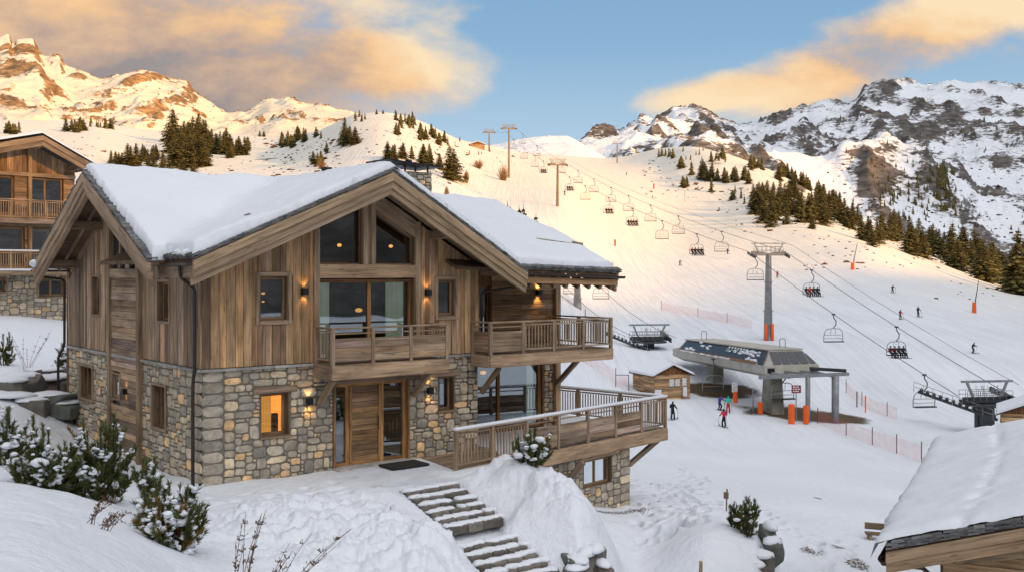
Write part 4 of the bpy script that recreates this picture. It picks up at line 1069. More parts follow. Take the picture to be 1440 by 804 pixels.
# entrance: side lights + plank door
mb = MB(); a0, a1, z0, z1 = o_door
def dpos(px): return fz(px, 385)[0]
post_x = [dpos(489.5), dpos(539.5), dpos(562)]
for a, w_ in ((a0 + .05, .05), (post_x[0] + .03, .055), (post_x[1], .06), (a1 - .05, .05)):
    mb.frame_box(PF(a, z1 / 2, -.16), Vector((0, 0, 1)), Vector((1, 0, 0)), Vector((0, 1, 0)), z1 / 2, w_, .07, (1.15, .95, .7), .01)
mb.frame_box(PF((a0 + a1) / 2, z1 - .05, -.16), Vector((1, 0, 0)), Vector((0, 0, 1)), Vector((0, 1, 0)), (a1 - a0) / 2 - .11, .05, .069, (1.1, .9, .7), .01)
mb.frame_box(PF((a0 + a1) / 2, .05, -.158), Vector((1, 0, 0)), Vector((0, 0, 1)), Vector((0, 1, 0)), (a1 - a0) / 2 - .11, .05, .06, (.9, .7, .5), .01)
for a in (a0 - .02, a1 + .02): mb.frame_box(PF(a, z1 / 2, -.10), Vector((0, 0, 1)), Vector((0, 1, 0)), Vector((1, 0, 0)), z1 / 2, .16, .03, (.8, .7, .6), .006)
ent = mb.build('entrance_frame', W_WARM, chalet)
mb = MB(); boards_h(mb, plane_front(.14), post_x[0] + .085, post_x[1] - .06, .10, z1 - .10, h=(.10, .19), th=.04)
for a in (post_x[0] + .12, post_x[1] - .10): mb.frame_box(plane_front(.10)(a, z1 / 2, .03), Vector((0, 0, 1)), Vector((1, 0, 0)), Vector((0, 1, 0)), z1 / 2 - .1, .035, .02, (1, .9, .75))
door = mb.build('door', W_DOOR, chalet)
mb = MB(); mb.tube([PF(post_x[1] - .16, .95, -.02), PF(post_x[1] - .16, 1.35, -.02)], .014, 8); mb.build('handle', METAL_B, door)
for (u, v) in ((a0 + .1, post_x[0] - .02), (post_x[1] + .06, a1 - .1)):
    mb = MB(); mb.frame_box(PF((u + v) / 2, z1 / 2, -.16), Vector((0, 0, 1)), Vector((1, 0, 0)), Vector((0, 1, 0)), z1 / 2 - .09, (v - u) / 2, .006); pn = mb.build('side_light', GLASS, chalet)
    b = MB(); bx = [PF(u - .2, .05, -1.4), PF(v + .2, .05, -1.4), PF(v + .2, z1, -1.4), PF(u - .2, z1, -1.4), PF(u - .05, .05, -.25), PF(v + .05, .05, -.25), PF(v + .05, z1, -.25), PF(u - .05, z1, -.25)]
    b.add(bx, [(0, 1, 2, 3), (0, 4, 5, 1), (1, 5, 6, 2), (2, 6, 7, 3), (3, 7, 4, 0)]); b.build('room_lining', ROOM, pn)
# lintels (old beams) and stone sill course
mb = MB()
def lintel(o, e0=.22, e1=.22, h=.17, pl=PF):
    m = MB(); m.beam(pl(o[0] - e0, o[3] + h / 2 + .01, .0), pl(o[1] + e1, o[3] + h / 2 + .01, .0), .16, h, gt(.7, .9), .02); m.build('lintel', W_BEAM, chalet)
lintel(o_ll); lintel(o_lr, .75, .2); lintel(o_door, .05, .3, .20)
for o in (o_ll, o_lr):
    m = MB(); m.beam(PF(o[0] - .02, o[2] - .02, .0), PF(o[1] + .02, o[2] - .02, .0), .14, .05, gt(.8, 1)); m.build('window_sill', W_GREY, chalet)
mb = MB(); x = -.06
while x < TW:
    y = min(TW + .03, x + rnd.uniform(.5, 1.1)); k = rnd.uniform(.2, .3)
    mb.box(x + .004, y - .004, -.11, .02, ZL - .035, ZL + .03, (k, k, k * .97)); x = y
x = .02
while x < 11.5:
    y = min(11.55, x + rnd.uniform(.5, 1.1)); k = rnd.uniform(.2, .3)
    mb.box(-.115, .015, x + .004, y - .004, ZL - .035, ZL + .03, (k, k, k * .97)); x = y
mb.build('stone_ledge', STONE, chalet)
# --- left side of the chalet
LD = 11.5
s_c0, s_c1 = lz(201, 385)[0], lz(160, 385)[0]         # boarded centre bay
s_c0, s_c1 = min(s_c0, s_c1), max(s_c0, s_c1)
l1 = rect(216.5, 542, 235, 601, f=lz); l2 = rect(114.5, 515, 132, 560, f=lz); l3 = rect(163.5, 526, 173.5, 559, f=lz)
u1 = rect(224.5, 396, 240.5, 451, f=lz); u2 = rect(132, 389, 143.5, 442, f=lz)
gl = rect(163, 340, 194, 377, f=lz)
zl_top = lambda s_: roof_left(s_) - .30
TOPK = [5.75]
mb = MB(); wall_core(mb, PL, 0.02, LD, -.9, ZL, [l1, l2], th=.4)
mb.m = 1; rubble(mb, PL, 0.0, s_c0 - .02, -.6, ZL - .02, [(l1[0] - .05, l1[1] + .05, l1[2] - .05, l1[3] + .05)], quoin=(True, False))
rubble(mb, PL, s_c1 + .02, LD, -.6, ZL - .02, [(l2[0] - .05, l2[1] + .05, l2[2] - .05, l2[3] + .05)], quoin=(False, True))
mb.build('stone_wall', [MORTAR, STONE], chalet)
mb = MB(); wall_core(mb, PL, 0.02, LD, ZL, 9, [u1, u2], th=.3, top=zl_top, tint=(.5, .4, .3))
hh = [(h[0] - .02, h[1] + .02, h[2] - .02, h[3] + .02) for h in (u1, u2)]
boards_v(mb, PL, 0, s_c0, ZL + .05, 9, hh, top=zl_top); boards_v(mb, PL, s_c1, LD, ZL + .05, 9, hh, top=zl_top)
mb.build('timber_wall', W_GREY, chalet)
zp = lz(180, 384)[1]
mb = MB(); boards_h(mb, plane_left(-.06), s_c0 + .05, s_c1 - .05, -.5, zp - .12, [l3], h=(.14, .24)); mb.build('panelled_bay', W_GREY, chalet)
mb = MB()
for s_ in (s_c0, s_c1): mb.frame_box(PL(s_, (zl_top(s_) - .6) / 2, .09), Vector((0, 0, 1)), Vector((0, 1, 0)), Vector((1, 0, 0)), (zl_top(s_) + .6) / 2, .09, .09, gt(), .012)
mb.frame_box(PL((s_c0 + s_c1) / 2, zp, .08), Vector((0, 1, 0)), Vector((0, 0, 1)), Vector((1, 0, 0)), (s_c1 - s_c0) / 2 - .09, .13, .08, gt(), .012)
for k in range(1, 3):
    s_ = s_c0 + (s_c1 - s_c0) * k / 3; mb.frame_box(PL(s_, (zp + .13 + zl_top(s_)) / 2, .06), Vector((0, 0, 1)), Vector((0, 1, 0)), Vector((1, 0, 0)), (zl_top(s_) - zp - .13) / 2, .05, .05, gt(), .01)
mb.build('bay_frame', W_GREY, chalet)
mb = MB(); mb.add([PL(s_c0 + .1, zp + .14, .03), PL(s_c1 - .1, zp + .14, .03), PL(s_c1 - .1, zl_top(s_c1 - .1), .03), PL(5.75, zl_top(5.75), .03), PL(s_c0 + .1, zl_top(s_c0 + .1), .03)], [(0, 1, 2, 3, 4)]); mb.build('gable_pane', mat_plain('dark_glazing', (.02, .022, .026), rough=.2), chalet)
for o, d in ((u1, .12), (u2, .12)): window(PL, *o, fw=.05, depth=d, casing=.07, wood=W_GREY)
for o in (l1, l2): window(PL, *o, fw=.06, depth=.2, casing=.07, wood=W_GREY)
window(plane_left(-.06), *l3, fw=.05, depth=.02, casing=.06, wood=W_GREY)
# lamps
for (px, py) in ((425.5, 409.5), (598.8, 411)):
    a, z = fz(px, py); sconce(PF, a, z)
for (px, py) in ((432, 563), (601.8, 548)):
    a, z = fz(px, py); sconce(PF, a, z)
a, z = lz(183, 549); sconce(PL, a, z, power=2.5, o0=.1)
# --- right wing set back from the front
zwt = 5.25
o_w1 = (9.55, 13.25, .08, 2.55)                # tall glazing at terrace level
o_w2 = (8.9, 10.9, 3.0, 5.0)
WX = 13.85
mb = MB(); wall_core(mb, PW, TW - .3, WX, -.3, 6.6, [o_w1, o_w2], th=.28, tint=(.5, .4, .3))
boards_h(mb, PW, 10.95, WX, 3.0, 6.4, h=(.13, .2))
boards_v(mb, PW, TW - .25, 9.45, -.1, 2.95)
mb.build('timber_wall', W_WARM, chalet)
mb = MB(); rubble(mb, PW, 13.3, WX - .1, -.1, 2.6, cell=.08); mb.build('stone_pier', STONE, chalet)
mb = MB()  # corner post + mid beam + side walls
mb.frame_box(PW(WX, 3.1, .05), Vector((0, 0, 1)), Vector((1, 0, 0)), Vector((0, 1, 0)), 3.3, .12, .12, gt(), .015); mb.build('corner_post', W_WARM, chalet)
mb = MB(); mb.beam(PW(TW, 2.72, .06), PW(WX - .12, 2.72, .06), .2, .26, gt(), .015); mb.build('wall_beam', W_BEAM, chalet)
mb = MB(); wall_core(mb, plane_right(TW), 0.0, 2.2, ZL, 6.6, th=.28, tint=(.5, .4, .3)); boards_v(mb, plane_right(TW), 0, 2.2, ZL, 6.0); mb.build('timber_wall', W_WARM, chalet)
mb = MB(); wall_core(mb, plane_right(TW), 0.0, 2.2, -.3, ZL, th=.4); mb.m = 1; rubble(mb, plane_right(TW), 0, 2.2, -.2, ZL); mb.build('stone_wall', [MORTAR, STONE], chalet)
mb = MB(); wall_core(mb, plane_right(WX), 2.2, 11.4, -3, 6.2, th=.3, tint=(.5, .4, .3)); boards_v(mb, plane_right(WX), 2.3, 11.4, .0, 6.2); mb.build('timber_wall', W_WARM, chalet)
mb = MB(); wall_core(mb, plane_front(11.5), 0, WX, -3, 5.8, th=.3, tint=(.5, .4, .3)); boards_h(mb, lambda a, z, o: Vector((a, 11.5 + o, z)), 0, WX, 0, 5.8); mb.build('timber_wall', W_WARM, chalet)
w3 = big_window(PW, o_w1, [.48, .97], depth=.1, curtains=[(.86, .95)], rooms=2.6, glass=GLASS)
w4 = big_window(PW, o_w2, [.45, .62], depth=.1, rooms=2.0, glass=GLASS)
mb = MB(); mb.box(10.2, 11.6, 3.0, 3.9, .1, .75, (.3, .2, .15), .05); mb.box(10.2, 11.6, 3.8, 3.95, .5, 1.05, (.3, .2, .15), .04); mb.build('sofa', W_DARK, w3)
mb = MB(); mb.box(12.0, 12.9, 3.2, 4.0, .1, .5, (.9, .5, .2), .03); mb.build('table', W_BEAM, w3)
glow_blob(10.5, 2.9, 4.35, w4, .13); glow_blob(11.7, 3.6, 1.9, w3, .1)
a, z = fz(754.5, 411, 2.2); sconce(PW, a, z, power=14)

# ------------------------------------------------------------------ roof of the chalet
TL, TR, SF = -.76, 9.55, -1.3                     # main gable reach
def main_z(t): return 8.15 - (.436 * (4.8 - t) if t < 4.8 else .571 * (t - 4.8))
TX0, TX1 = -1.16, 14.1                           # cross roof reach
def cross_z(s_, t):
    rz = 8.28 + (7.86 - 8.28) * (t - TX0) / (TX1 - TX0)
    k = .489 if t < 4.8 else .385
    if s_ > 5.75: k = .489
    return rz - k * abs(s_ - 5.75)
SE_L, SE_R, SB = .42, -.62, 11.15
def slab(quad, th, name, mat, parent, tint=(1, 1, 1)):
    mb = MB(); P = [Vector(p) for p in quad]
    mb.prism(P, (0, 0, -th), tint); return mb.build(name, mat, parent)
def Mz(t, s_, dz=0): return Vector((t, s_, main_z(t) + dz))
def Xz(t, s_, dz=0): return Vector((t, s_, cross_z(s_, t) + dz))
roof = None
roof = slab([Mz(TL, SF), Mz(4.8, SF), Mz(4.8, 5.7), Mz(TL, 5.7)], .10, 'roof', W_DARK, chalet)
def slope_quad(fn, a, b, c, d, name):
    return slab([fn(*a), fn(*b), fn(*c), fn(*d)], .10, name, W_DARK, chalet)
slab([Mz(4.8, SF), Mz(TR, SF), Mz(TR, 5.7), Mz(4.8, 5.7)], .10, 'roof', W_DARK, chalet)
slab([Xz(TX0, SE_L), Xz(4.7, SE_L), Xz(4.7, 5.75), Xz(TX0, 5.75)], .10, 'roof', W_DARK, chalet)
slab([Xz(TX0, 5.75), Xz(4.8, 5.75), Xz(4.8, SB), Xz(TX0, SB)], .10, 'roof', W_DARK, chalet)
slab([Xz(7.5, SE_R), Xz(TX1, SE_R), Xz(TX1, 5.75), Xz(7.5, 5.75)], .10, 'roof', W_DARK, chalet)
slab([Xz(4.8001, 5.75), Xz(TX1, 5.75), Xz(TX1, SB), Xz(4.8001, SB)], .10, 'roof', W_DARK, chalet)
# soffit battens under the overhangs
mb = MB()
for k in range(9):
    s_ = SF + .12 + k * .0
def shingle_edge(p, q, inward, n, drop, parent, lay=3):
    """courses of stone shingles showing along a verge from p to q"""
    mb = MB(); p = Vector(p); q = Vector(q); d = (q - p); L = d.length; d.normalize(); inw = Vector(inward).normalized()
    up = Vector((0, 0, 1))
    x = 0.0
    while x < L:
        w_ = rnd.uniform(.12, .22); k = rnd.uniform(.55, 1.1)
        for l in range(lay):
            o = rnd.uniform(-.015, .03)
            c = p + d * (x + w_ / 2 + (w_ / 2 if l % 2 else 0)) + inw * (.11 + o - l * .012) + up * (.018 + l * .034)
            tl = d + up * (.05 * (1 if d.z < 0 else -1)); tl.normalize()
            mb.frame_box(c, tl, inw, tl.cross(inw).normalized(), w_ * .52, .13, .015, (k, k, k * rnd.uniform(.95, 1.1)))
        x += w_
    return mb.build('shingle_edge', SHINGLE, parent)
shingle_edge(Mz(TL, SF - .05), Mz(4.8, SF - .05), (0, 1, 0), 0, 0, roof)
shingle_edge(Mz(4.8, SF - .05), Mz(TR, SF - .05), (0, 1, 0), 0, 0, roof)
shingle_edge(Xz(TX0 - .05, SE_L), Xz(TX0 - .05, 5.75), (1, 0, 0), 0, 0, roof)
shingle_edge(Xz(TX0 - .05, 5.75), Xz(TX0 - .05, SB), (1, 0, 0), 0, 0, roof)
shingle_edge(Xz(9.6, SE_R - .04), Xz(TX1, SE_R - .04), (0, 1, .385), 0, 0, roof, 4)
shingle_edge(Xz(TX1 + .04, SE_R), Xz(TX1 + .04, 5.75), (-1, 0, 0), 0, 0, roof)
shingle_edge(Mz(TL, SF) + Vector((-.04, 0, 0)), Mz(TL, SE_L + .1) + Vector((-.04, 0, 0)), (1, 0, .43), 0, 0, roof, 4)
# barge boards: two stepped layers on each verge
def barge(p, q, out, name='barge_board'):
    p = Vector(p); q = Vector(q); out = Vector(out)
    mb = MB(); dn = Vector((0, 0, -1))
    def slabb(z0, z1, o0, o1, tint):
        A = [p + dn * z0 + out * o0, q + dn * z0 + out * o0, q + dn * z1 + out * o0, p + dn * z1 + out * o0]
        e = out * (o1 - o0); vs = A + [v + e for v in A]; L = (q - p).length
        g = [(0, z0, 0), (L, z0, 0), (L, z1, 0), (0, z1, 0)] * 2
        mb.add(vs, [(0, 1, 2, 3), (7, 6, 5, 4), (0, 4, 5, 1), (1, 5, 6, 2), (2, 6, 7, 3), (3, 7, 4, 0)], g, tint)
    slabb(.02, .25, .0, .10, gt(.95, 1.1)); slabb(.252, .45, -.05, .055, gt(.85, 1.0)); slabb(.452, .62, -.12, .0, gt(.75, .9))
    return mb.build(name, W_BEAM, chalet)
barge(Mz(TL - .03, SF), Mz(4.8, SF), (0, -1, 0)); barge(Mz(4.8, SF), Mz(TR + .03, SF), (0, -1, 0))
barge(Xz(TX0, SE_L), Xz(TX0, 5.75), (-1, 0, 0)); barge(Xz(TX0, 5.75), Xz(TX0, SB), (-1, 0, 0))
barge(Xz(TX1, 5.75), Xz(TX1, SE_R), (1, 0, 0))
# rafters under the front and left overhangs, purlins with carved ends
def purlin(p, q, w_=.22, h=.26):
    mb = MB(); p = Vector(p); q = Vector(q); mb.beam(p, q, w_, h, gt(.75, 1.0), .02)
    d = (q - p).normalized(); mb.beam(q - d * .001 + Vector((0, 0, .04)), q + d * .16 + Vector((0, 0, .05)), w_ * .9, h * .62, gt(.9, 1.05), .03)
    return mb.build('purlin', W_GREY, chalet)
for t in (.55, 2.6, 4.8, 7.05, 8.95): purlin((t, .2, main_z(t) - .34 - (.08 if t == 4.8 else 0)), (t, SF + .22, main_z(t) - .34 - (.08 if t == 4.8 else 0)))
for s_ in (1.2, 3.6, 5.75, 7.9, 10.3): purlin((.2, s_, roof_left(s_) - .34), (TX0 + .2, s_, roof_left(s_) - .34))
mb = MB()
for k in range(3):
    s_ = SF + .25 + k * .42
    mb.beam(Mz(TL + .1, s_, -.18), Mz(4.75, s_, -.18), .08, .14, gt(.6, .9)); mb.beam(Mz(4.85, s_, -.18), Mz(TR - .1, s_, -.18), .08, .14, gt(.6, .9))
for k in range(3):
    t = TX0 + .3 + k * .4
    mb.beam(Xz(t, SE_L + .1, -.18), Xz(t, 5.7, -.18), .08, .14, gt(.6, .9)); mb.beam(Xz(t, 5.8, -.18), Xz(t, SB - .1, -.18), .08, .14, gt(.6, .9))
mb.build('rafters', W_GREY, chalet)
# eave board + rafter tails + gutter of the right wing
mb = MB(); zz = cross_z(SE_R, 12)
mb.beam((9.65, SE_R + .02, cross_z(SE_R, 9.6) - .33), (TX1 - .05, SE_R + .02, cross_z(SE_R, TX1) - .33), .10, .20, (1.25, 1.05, .85), .01); mb.build('eave_board', W_BEAM, chalet)
mb = MB()
for k in range(9):
    t = 9.9 + k * .5; mb.beam((t, SE_R + .05, cross_z(SE_R, t) - .5), (t, 2.1, cross_z(2.1, t) - .3), .11, .14, gt(.6, .8))
mb.build('rafters', W_GREY, chalet)
def gutter(p, q, r_=.075, brackets=True):
    mb = MB(); p = Vector(p); q = Vector(q); d = (q - p).normalized(); sd = d.cross(Vector((0, 0, 1))); n = 10; vs = []; fs = []
    for e in (p, q):
        for k in range(n + 1):
            th = math.pi + math.pi * k / n; vs.append(e + sd * math.cos(th) * r_ + Vector((0, 0, math.sin(th) * r_)))
        for k in range(n, -1, -1):
            th = math.pi + math.pi * k / n; vs.append(e + sd * math.cos(th) * (r_ - .012) + Vector((0, 0, math.sin(th) * (r_ - .012))))
    m_ = 2 * (n + 1)
    for k in range(m_): fs.append((k, (k + 1) % m_, (k + 1) % m_ + m_, k + m_))
    fs += [tuple(range(m_ - 1, -1, -1)), tuple(range(m_, 2 * m_))]
    mb.add(vs, fs)
    return mb.build('gutter', METAL_D, chalet)
gutter((9.7, SE_R - .14, cross_z(SE_R, 9.7) - .12), (TX1 + .2, SE_R - .14, cross_z(SE_R, TX1) - .12), .09)
gutter((TL - .12, SF - .05, main_z(TL) - .10), (TL - .12, SE_L + .2, main_z(TL) - .10))
gutter((TX0 - .1, SB + .12, cross_z(SB, 0) - .1), (5, SB + .12, cross_z(SB, 0) - .1))
mb = MB(); mb.beam((TL - .02, SF - .0, main_z(TL) - .3), (TL - .02, SE_L + .5, main_z(TL) - .3), .06, .3, gt(.6, .8)); mb.build('eave_board', W_BEAM, chalet)
def pipe(pts, r_=.045, name='downpipe'):
    P = [Vector(p) for p in pts]; out = [P[0]]
    for i in range(1, len(P) - 1):
        a = (P[i - 1] - P[i]).normalized(); b = (P[i + 1] - P[i]).normalized(); k = .12
        out += [P[i] + a * k, P[i] + (a + b) * k * .35, P[i] + b * k]
    out.append(P[-1]); mb = MB(); mb.tube(out, r_, 8)
    return mb.build(name, METAL_D, chalet, smooth=True)
ze = main_z(TL)
pipe([(TL - .12, -.75, ze - .18), (TL - .12, -.75, ze - .42), (-.16, .12, ze - .72), (-.16, .12, 2.95), (-.2, .14, 2.6), (-.2, .14, -.3)])
pipe([(TX0 + .1, SB + .1, cross_z(SB, 0) - .15), (TX0 + .1, SB + .1, cross_z(SB, 0) - .32), (-.12, 11.62, cross_z(SB, 0) - .42), (-.12, 11.62, 2.9), (-.3, 11.7, 2.6), (-.3, 11.7, -.3)])
pipe([(TR + .1, SF + .1, main_z(TR) - .05), (TR + .08, SF + .15, main_z(TR) - .42), (TW + .12, -.05, main_z(TR) - .62), (TW + .12, -.05, 3.0)])

# snow blanket of the roof: one height sheet over the whole cross-shaped plan
def roof_snow():
    h = .09
    T = np.arange(TX0 - .02, TX1 + .05, h); S = np.arange(SF - .04, SB + .1, h)
    TT, SS = np.meshgrid(T, S)
    mz = np.where(TT < 4.8, 8.15 - .436 * (4.8 - TT), 8.15 - .571 * (TT - 4.8))
    rz = 8.28 + (7.86 - 8.28) * (TT - TX0) / (TX1 - TX0)
    kk = np.where(TT < 4.8, .489, .385); kk = np.where(SS > 5.75, .489, kk)
    cz_ = rz - kk * np.abs(SS - 5.75)
    verge = .03
    in_m = (TT > TL + .02) & (TT < TR - .02) & (SS > SF + verge) & (SS < 5.75)
    in_c = (TT > TX0 + verge) & (TT < TX1 - .02) & (SS < SB - .02) & (SS > np.where(TT < 4.8, SE_L + .02, SE_R + .05))
    base = np.maximum(np.where(in_m, mz, -9), np.where(in_c, cz_, -9)); inside = base > 0
    # distance to the outline
    dist = np.full(TT.shape, 0.0); cur = inside.copy(); 
    dist_ = np.zeros(TT.shape)
    for k in range(14):
        dist_ += cur * h
        c2 = cur.copy(); c2[1:] &= cur[:-1]; c2[:-1] &= cur[1:]; c2[:, 1:] &= cur[:, :-1]; c2[:, :-1] &= cur[:, 1:]
        c2[0] = c2[-1] = False; c2[:, 0] = c2[:, -1] = False; cur = c2
    e = np.clip(dist_ / .34, 0, 1); prof = np.sqrt(np.clip(1 - (1 - e) ** 2, 0, 1))
    # blur the base so valleys and ridges are soft
    b = base.copy(); nb = 6
    for _ in range(nb):
        w_ = inside.astype(float); bb = np.where(inside, b, 0)
        def sh(a, dx, dy): return np.roll(np.roll(a, dx, 0), dy, 1)
        num = sum(sh(bb, i, j) for i in (-1, 0, 1) for j in (-1, 0, 1)); den = sum(sh(w_, i, j) for i in (-1, 0, 1) for j in (-1, 0, 1))
        b = np.where(inside, num / np.maximum(den, 1), b)
    b = np.maximum(b, base)
    thick = .15 + .22 * prof + .12 * fbm(TT * .5, SS * .5, 4, 3) + .05 * fbm(TT * 1.4, SS * .5, 4, 12) + .02 * fbm(TT * 2, SS * 2, 3, 8) * prof + .10 * fbm(TT * 3.5, SS * 3.5, 3, 31) * (1 - e) ** 2
    thick = np.where(e < .25, thick * .75, thick)
    top = np.where(dist_ > .5, np.maximum(b, base) + thick, base + thick)
    idx = -np.ones(TT.shape, int); vs = []; 
    for i, j in zip(*np.nonzero(inside)):
        idx[i, j] = len(vs); jt = (rnd.random() - .5) * .09 if dist_[i, j] < .1 else 0
        vs.append((TT[i, j] + jt, SS[i, j] + jt * .7, top[i, j]))
    fs = []; nbot = len(vs)
    edge = {}
    for i in range(TT.shape[0] - 1):
        for j in range(TT.shape[1] - 1):
            q = (idx[i, j], idx[i, j + 1], idx[i + 1, j + 1], idx[i + 1, j])
            if min(q) >= 0:
                fs.append(q)
                for a, c in zip(q, q[1:] + q[:1]):
                    if (c, a) in edge: del edge[(c, a)]
                    else: edge[(a, c)] = 1
    bot = {}
    zb = {idx[i, j]: base[i, j] for i, j in zip(*np.nonzero(inside))}
    for (a, c) in edge:
        for k in (a, c):
            if k not in bot: bot[k] = len(vs); vs.append((vs[k][0], vs[k][1], zb[k] + .02))
        fs.append((c, a, bot[a], bot[c]))
    mb = MB(); mb.add(vs, fs); mb.build('snow_cover', ROOFSNOW, roof, smooth=True)
roof_snow()
# chimney
mb = MB(); c0, c1, s0, s1 = 8.15, 9.55, 3.2, 4.2; zt = 8.75
c0, c1, s0, s1 = 8.2, 9.3, 3.3, 4.25
for (pl, a, b) in ((plane_front(s0), c0, c1), (plane_left(c0), s0, s1), (plane_right(c1), s0, s1), (lambda a, z, o: Vector((a, s1 + o, z)), c0, c1)):
    rubble(mb, pl, a, b, 6.2, zt, cell=.085)
mb.m = 1; mb.box(c0 + .01, c1 - .01, s0 + .01, s1 - .01, 6.0, zt, (.2, .2, .2))
ch = mb.build('chimney', [STONE, MORTAR], roof)
mb = MB()
for (a, b) in ((c0 + .1, s0 + .1), (c1 - .1, s0 + .1), (c0 + .1, s1 - .1), (c1 - .1, s1 - .1)): mb.tube([(a, b, zt - .02), (a, b, zt + .22)], .03, 6)
mb.prism([(c0 - .75, s0 - .25, zt + .30), (c0 + .1, s0 - .25, zt + .20), (c1 + .2, s0 - .25, zt + .16), (c1 + .2, s0 - .25, zt + .22), (c0 + .1, s0 - .25, zt + .27), (c0 - .75, s0 - .25, zt + .34)], (0, s1 - s0 + .5, 0))
mb.tube([(c0 + .5, s0 + .5, zt + .2), (c0 + .5, s0 + .5, zt + .42)], .12, 10)
mb.build('chimney_cap', METAL_B, chalet)
mb = MB(); vp = (2.55, 2.6); zv = main_z(2.55) + .15
mb.box(4.70, 4.92, 2.25, 2.45, 8.1, 8.53); mb.box(4.68, 4.94, 2.23, 2.47, 8.50, 8.56); mb.build('roof_vent', METAL_B, chalet)
mb = MB(); mb.blob((1.05, -.45, main_z(1.05) + .34), .13, .1, .06, 5, 8, 5, .2); mb.build('roof_stone', SHINGLE, roof)
mb = MB(); mb.beam((12.2, 1.3, cross_z(1.3, 12.2) + .36), (13.9, .9, cross_z(.9, 13.9) + .36), .05, .05, (.8, .8, .8)); mb.beam((13.55, .97, cross_z(1, 13.9) + .4), (13.95, .9, cross_z(.9, 13.9) + .38), .1, .1, (.8, .8, .8)); mb.build('snow_pole', W_GREY, chalet)
# clumps of snow and shingles hanging over the low corner
mb = MB()
for k in range(9):
    mb.blob((TL + rnd.uniform(-.05, .2), SF + .1 + rnd.uniform(0, 1.6), main_z(TL) + .1 + rnd.uniform(-.02, .08)), rnd.uniform(.06, .18), rnd.uniform(.08, .2), rnd.uniform(.05, .11), k, 8, 5, .12)
for k in range(7): mb.blob((TX0 + .1 + rnd.uniform(-.15, .2), SB - .1 + rnd.uniform(-.35, .15), cross_z(SB, 0) + .1), rnd.uniform(.15, .3), rnd.uniform(.15, .3), rnd.uniform(.08, .16), k + 40, 8, 5, .1)
mb.build('snow_clumps', SNOWCAP, roof, smooth=True)['kind'] = 'stuff'

# ------------------------------------------------------------------ balconies and terrace
def railing(par, runs, z0, h, cap_snow=False, cols=W_GREY, rail_w=.10):
    """runs: list of (p, q, [infill per bay]); one handrail, posts, boards, balusters"""
    rail = MB(); snow = MB(); done = []
    for (p, q, bays) in runs:
        p = Vector((*p, 0)); q = Vector((*q, 0)); d = (q - p); L = d.length; d.normalize(); n = len(bays)
        nrm = Vector((-d.y, d.x, 0)); U = Vector((0, 0, 1))
        rail.beam(p + U * (z0 + h - .025) - d * .06, q + U * (z0 + h - .025) + d * .06, rail_w, .05, gt(.9, 1.1), .01)
        if cap_snow: snow.beam(p + U * (z0 + h + .03) - d * .05, q + U * (z0 + h + .03) + d * .05, rail_w * 1.05, .075, (1, 1, 1), .03)
        for i in range(n + 1):
            c = p + d * (L * i / n)
            if any((c - e).length < .08 for e in done): continue
            done.append(c)
            m = MB(); m.frame_box(c + U * (z0 + h / 2 - .06), U, d, nrm, h / 2 + .03, .05, .05, gt(.85, 1.1), .008); m.build('post', cols, par)
        for i, b in enumerate(bays):
            a0 = p + d * (L * i / n + .05); a1 = p + d * (L * (i + 1) / n - .05); bl = (a1 - a0).length
            bal = MB(); pan = MB()
            if b == 'slats':
                for z in (z0 + .10, z0 + h - .12): rail.beam(a0 + U * z, a1 + U * z, .045, .05, gt(.85, 1.05))
                m_ = max(2, int(bl / .12))
                for k in range(m_):
                    c = a0 + d * (bl * (k + .5) / m_); bal.frame_box(c + U * (z0 + h / 2 - .01), U, d, nrm, (h - .3) / 2, .019, .014, gt(.8, 1.1))
            elif b == 'boards':
                nb = 3; zt = z0 + h * .62
                for k in range(nb):
                    za = z0 + .06 + (zt - z0 - .06) * k / nb; zb2 = z0 + .06 + (zt - z0 - .06) * (k + 1) / nb
                    pan.frame_box((a0 + a1) / 2 + U * (za + zb2) / 2, d, U, nrm, bl / 2, (zb2 - za) / 2 - .004, .018, wt())
                for z in (zt + .05, z0 + h - .17): rail.beam(a0 + U * z, a1 + U * z, .04, .035, gt(.8, 1.0))
                rail.beam(a0 + U * (zt + .012), a1 + U * (zt + .012), .05, .03, gt(.9, 1.1))
            if bal.v: bal.build('slat_panel', cols, par)
            if pan.v: pan.build('board_panel', W_GREY, par)
    rail.build('handrail', cols, par)
    if cap_snow: snow.build('snow_cap', SNOWCAP, par, smooth=True)
def fascia(par, p, q, z0, z1, th=.09, tint=None):
    mb = MB(); p = Vector(p); q = Vector(q); mb.beam(p + Vector((0, 0, (z0 + z1) / 2)), q + Vector((0, 0, (z0 + z1) / 2)), th, z1 - z0, tint or gt(), .012); return mb.build('fascia', W_GREY, par)
def deck(par, poly, z, th=.10, mat=W_GREY, name='floor'):
    mb = MB(); mb.prism([(x, y, z - th) for x, y in poly], (0, 0, th), (.8, .8, .8)); return mb.build(name, mat, par)
def brace(par, a, b, w_=.13):
    mb = MB(); mb.beam(a, b, w_, .16, gt(.8, 1), .02); return mb.build('bracket', W_GREY, par)
b1 = empty('balcony', parent=chalet)
BX0, BX1, BS = 3.13, 6.82, -1.05; ZF = 2.98
deck(b1, [(BX0, BS), (BX1, BS), (BX1, -.12), (BX0, -.12)], ZF - .02)
fascia(b1, (BX0 - .05, BS - .03, 0), (BX1 + .05, BS - .03, 0), ZF - .42, ZF - .04, tint=(1.25, 1.2, 1.15)); fascia(b1, (BX0 - .03, BS, 0), (BX0 - .03, -.12, 0), ZF - .42, ZF - .045); fascia(b1, (BX1 + .03, BS, 0), (BX1 + .03, -.12, 0), ZF - .42, ZF - .045)
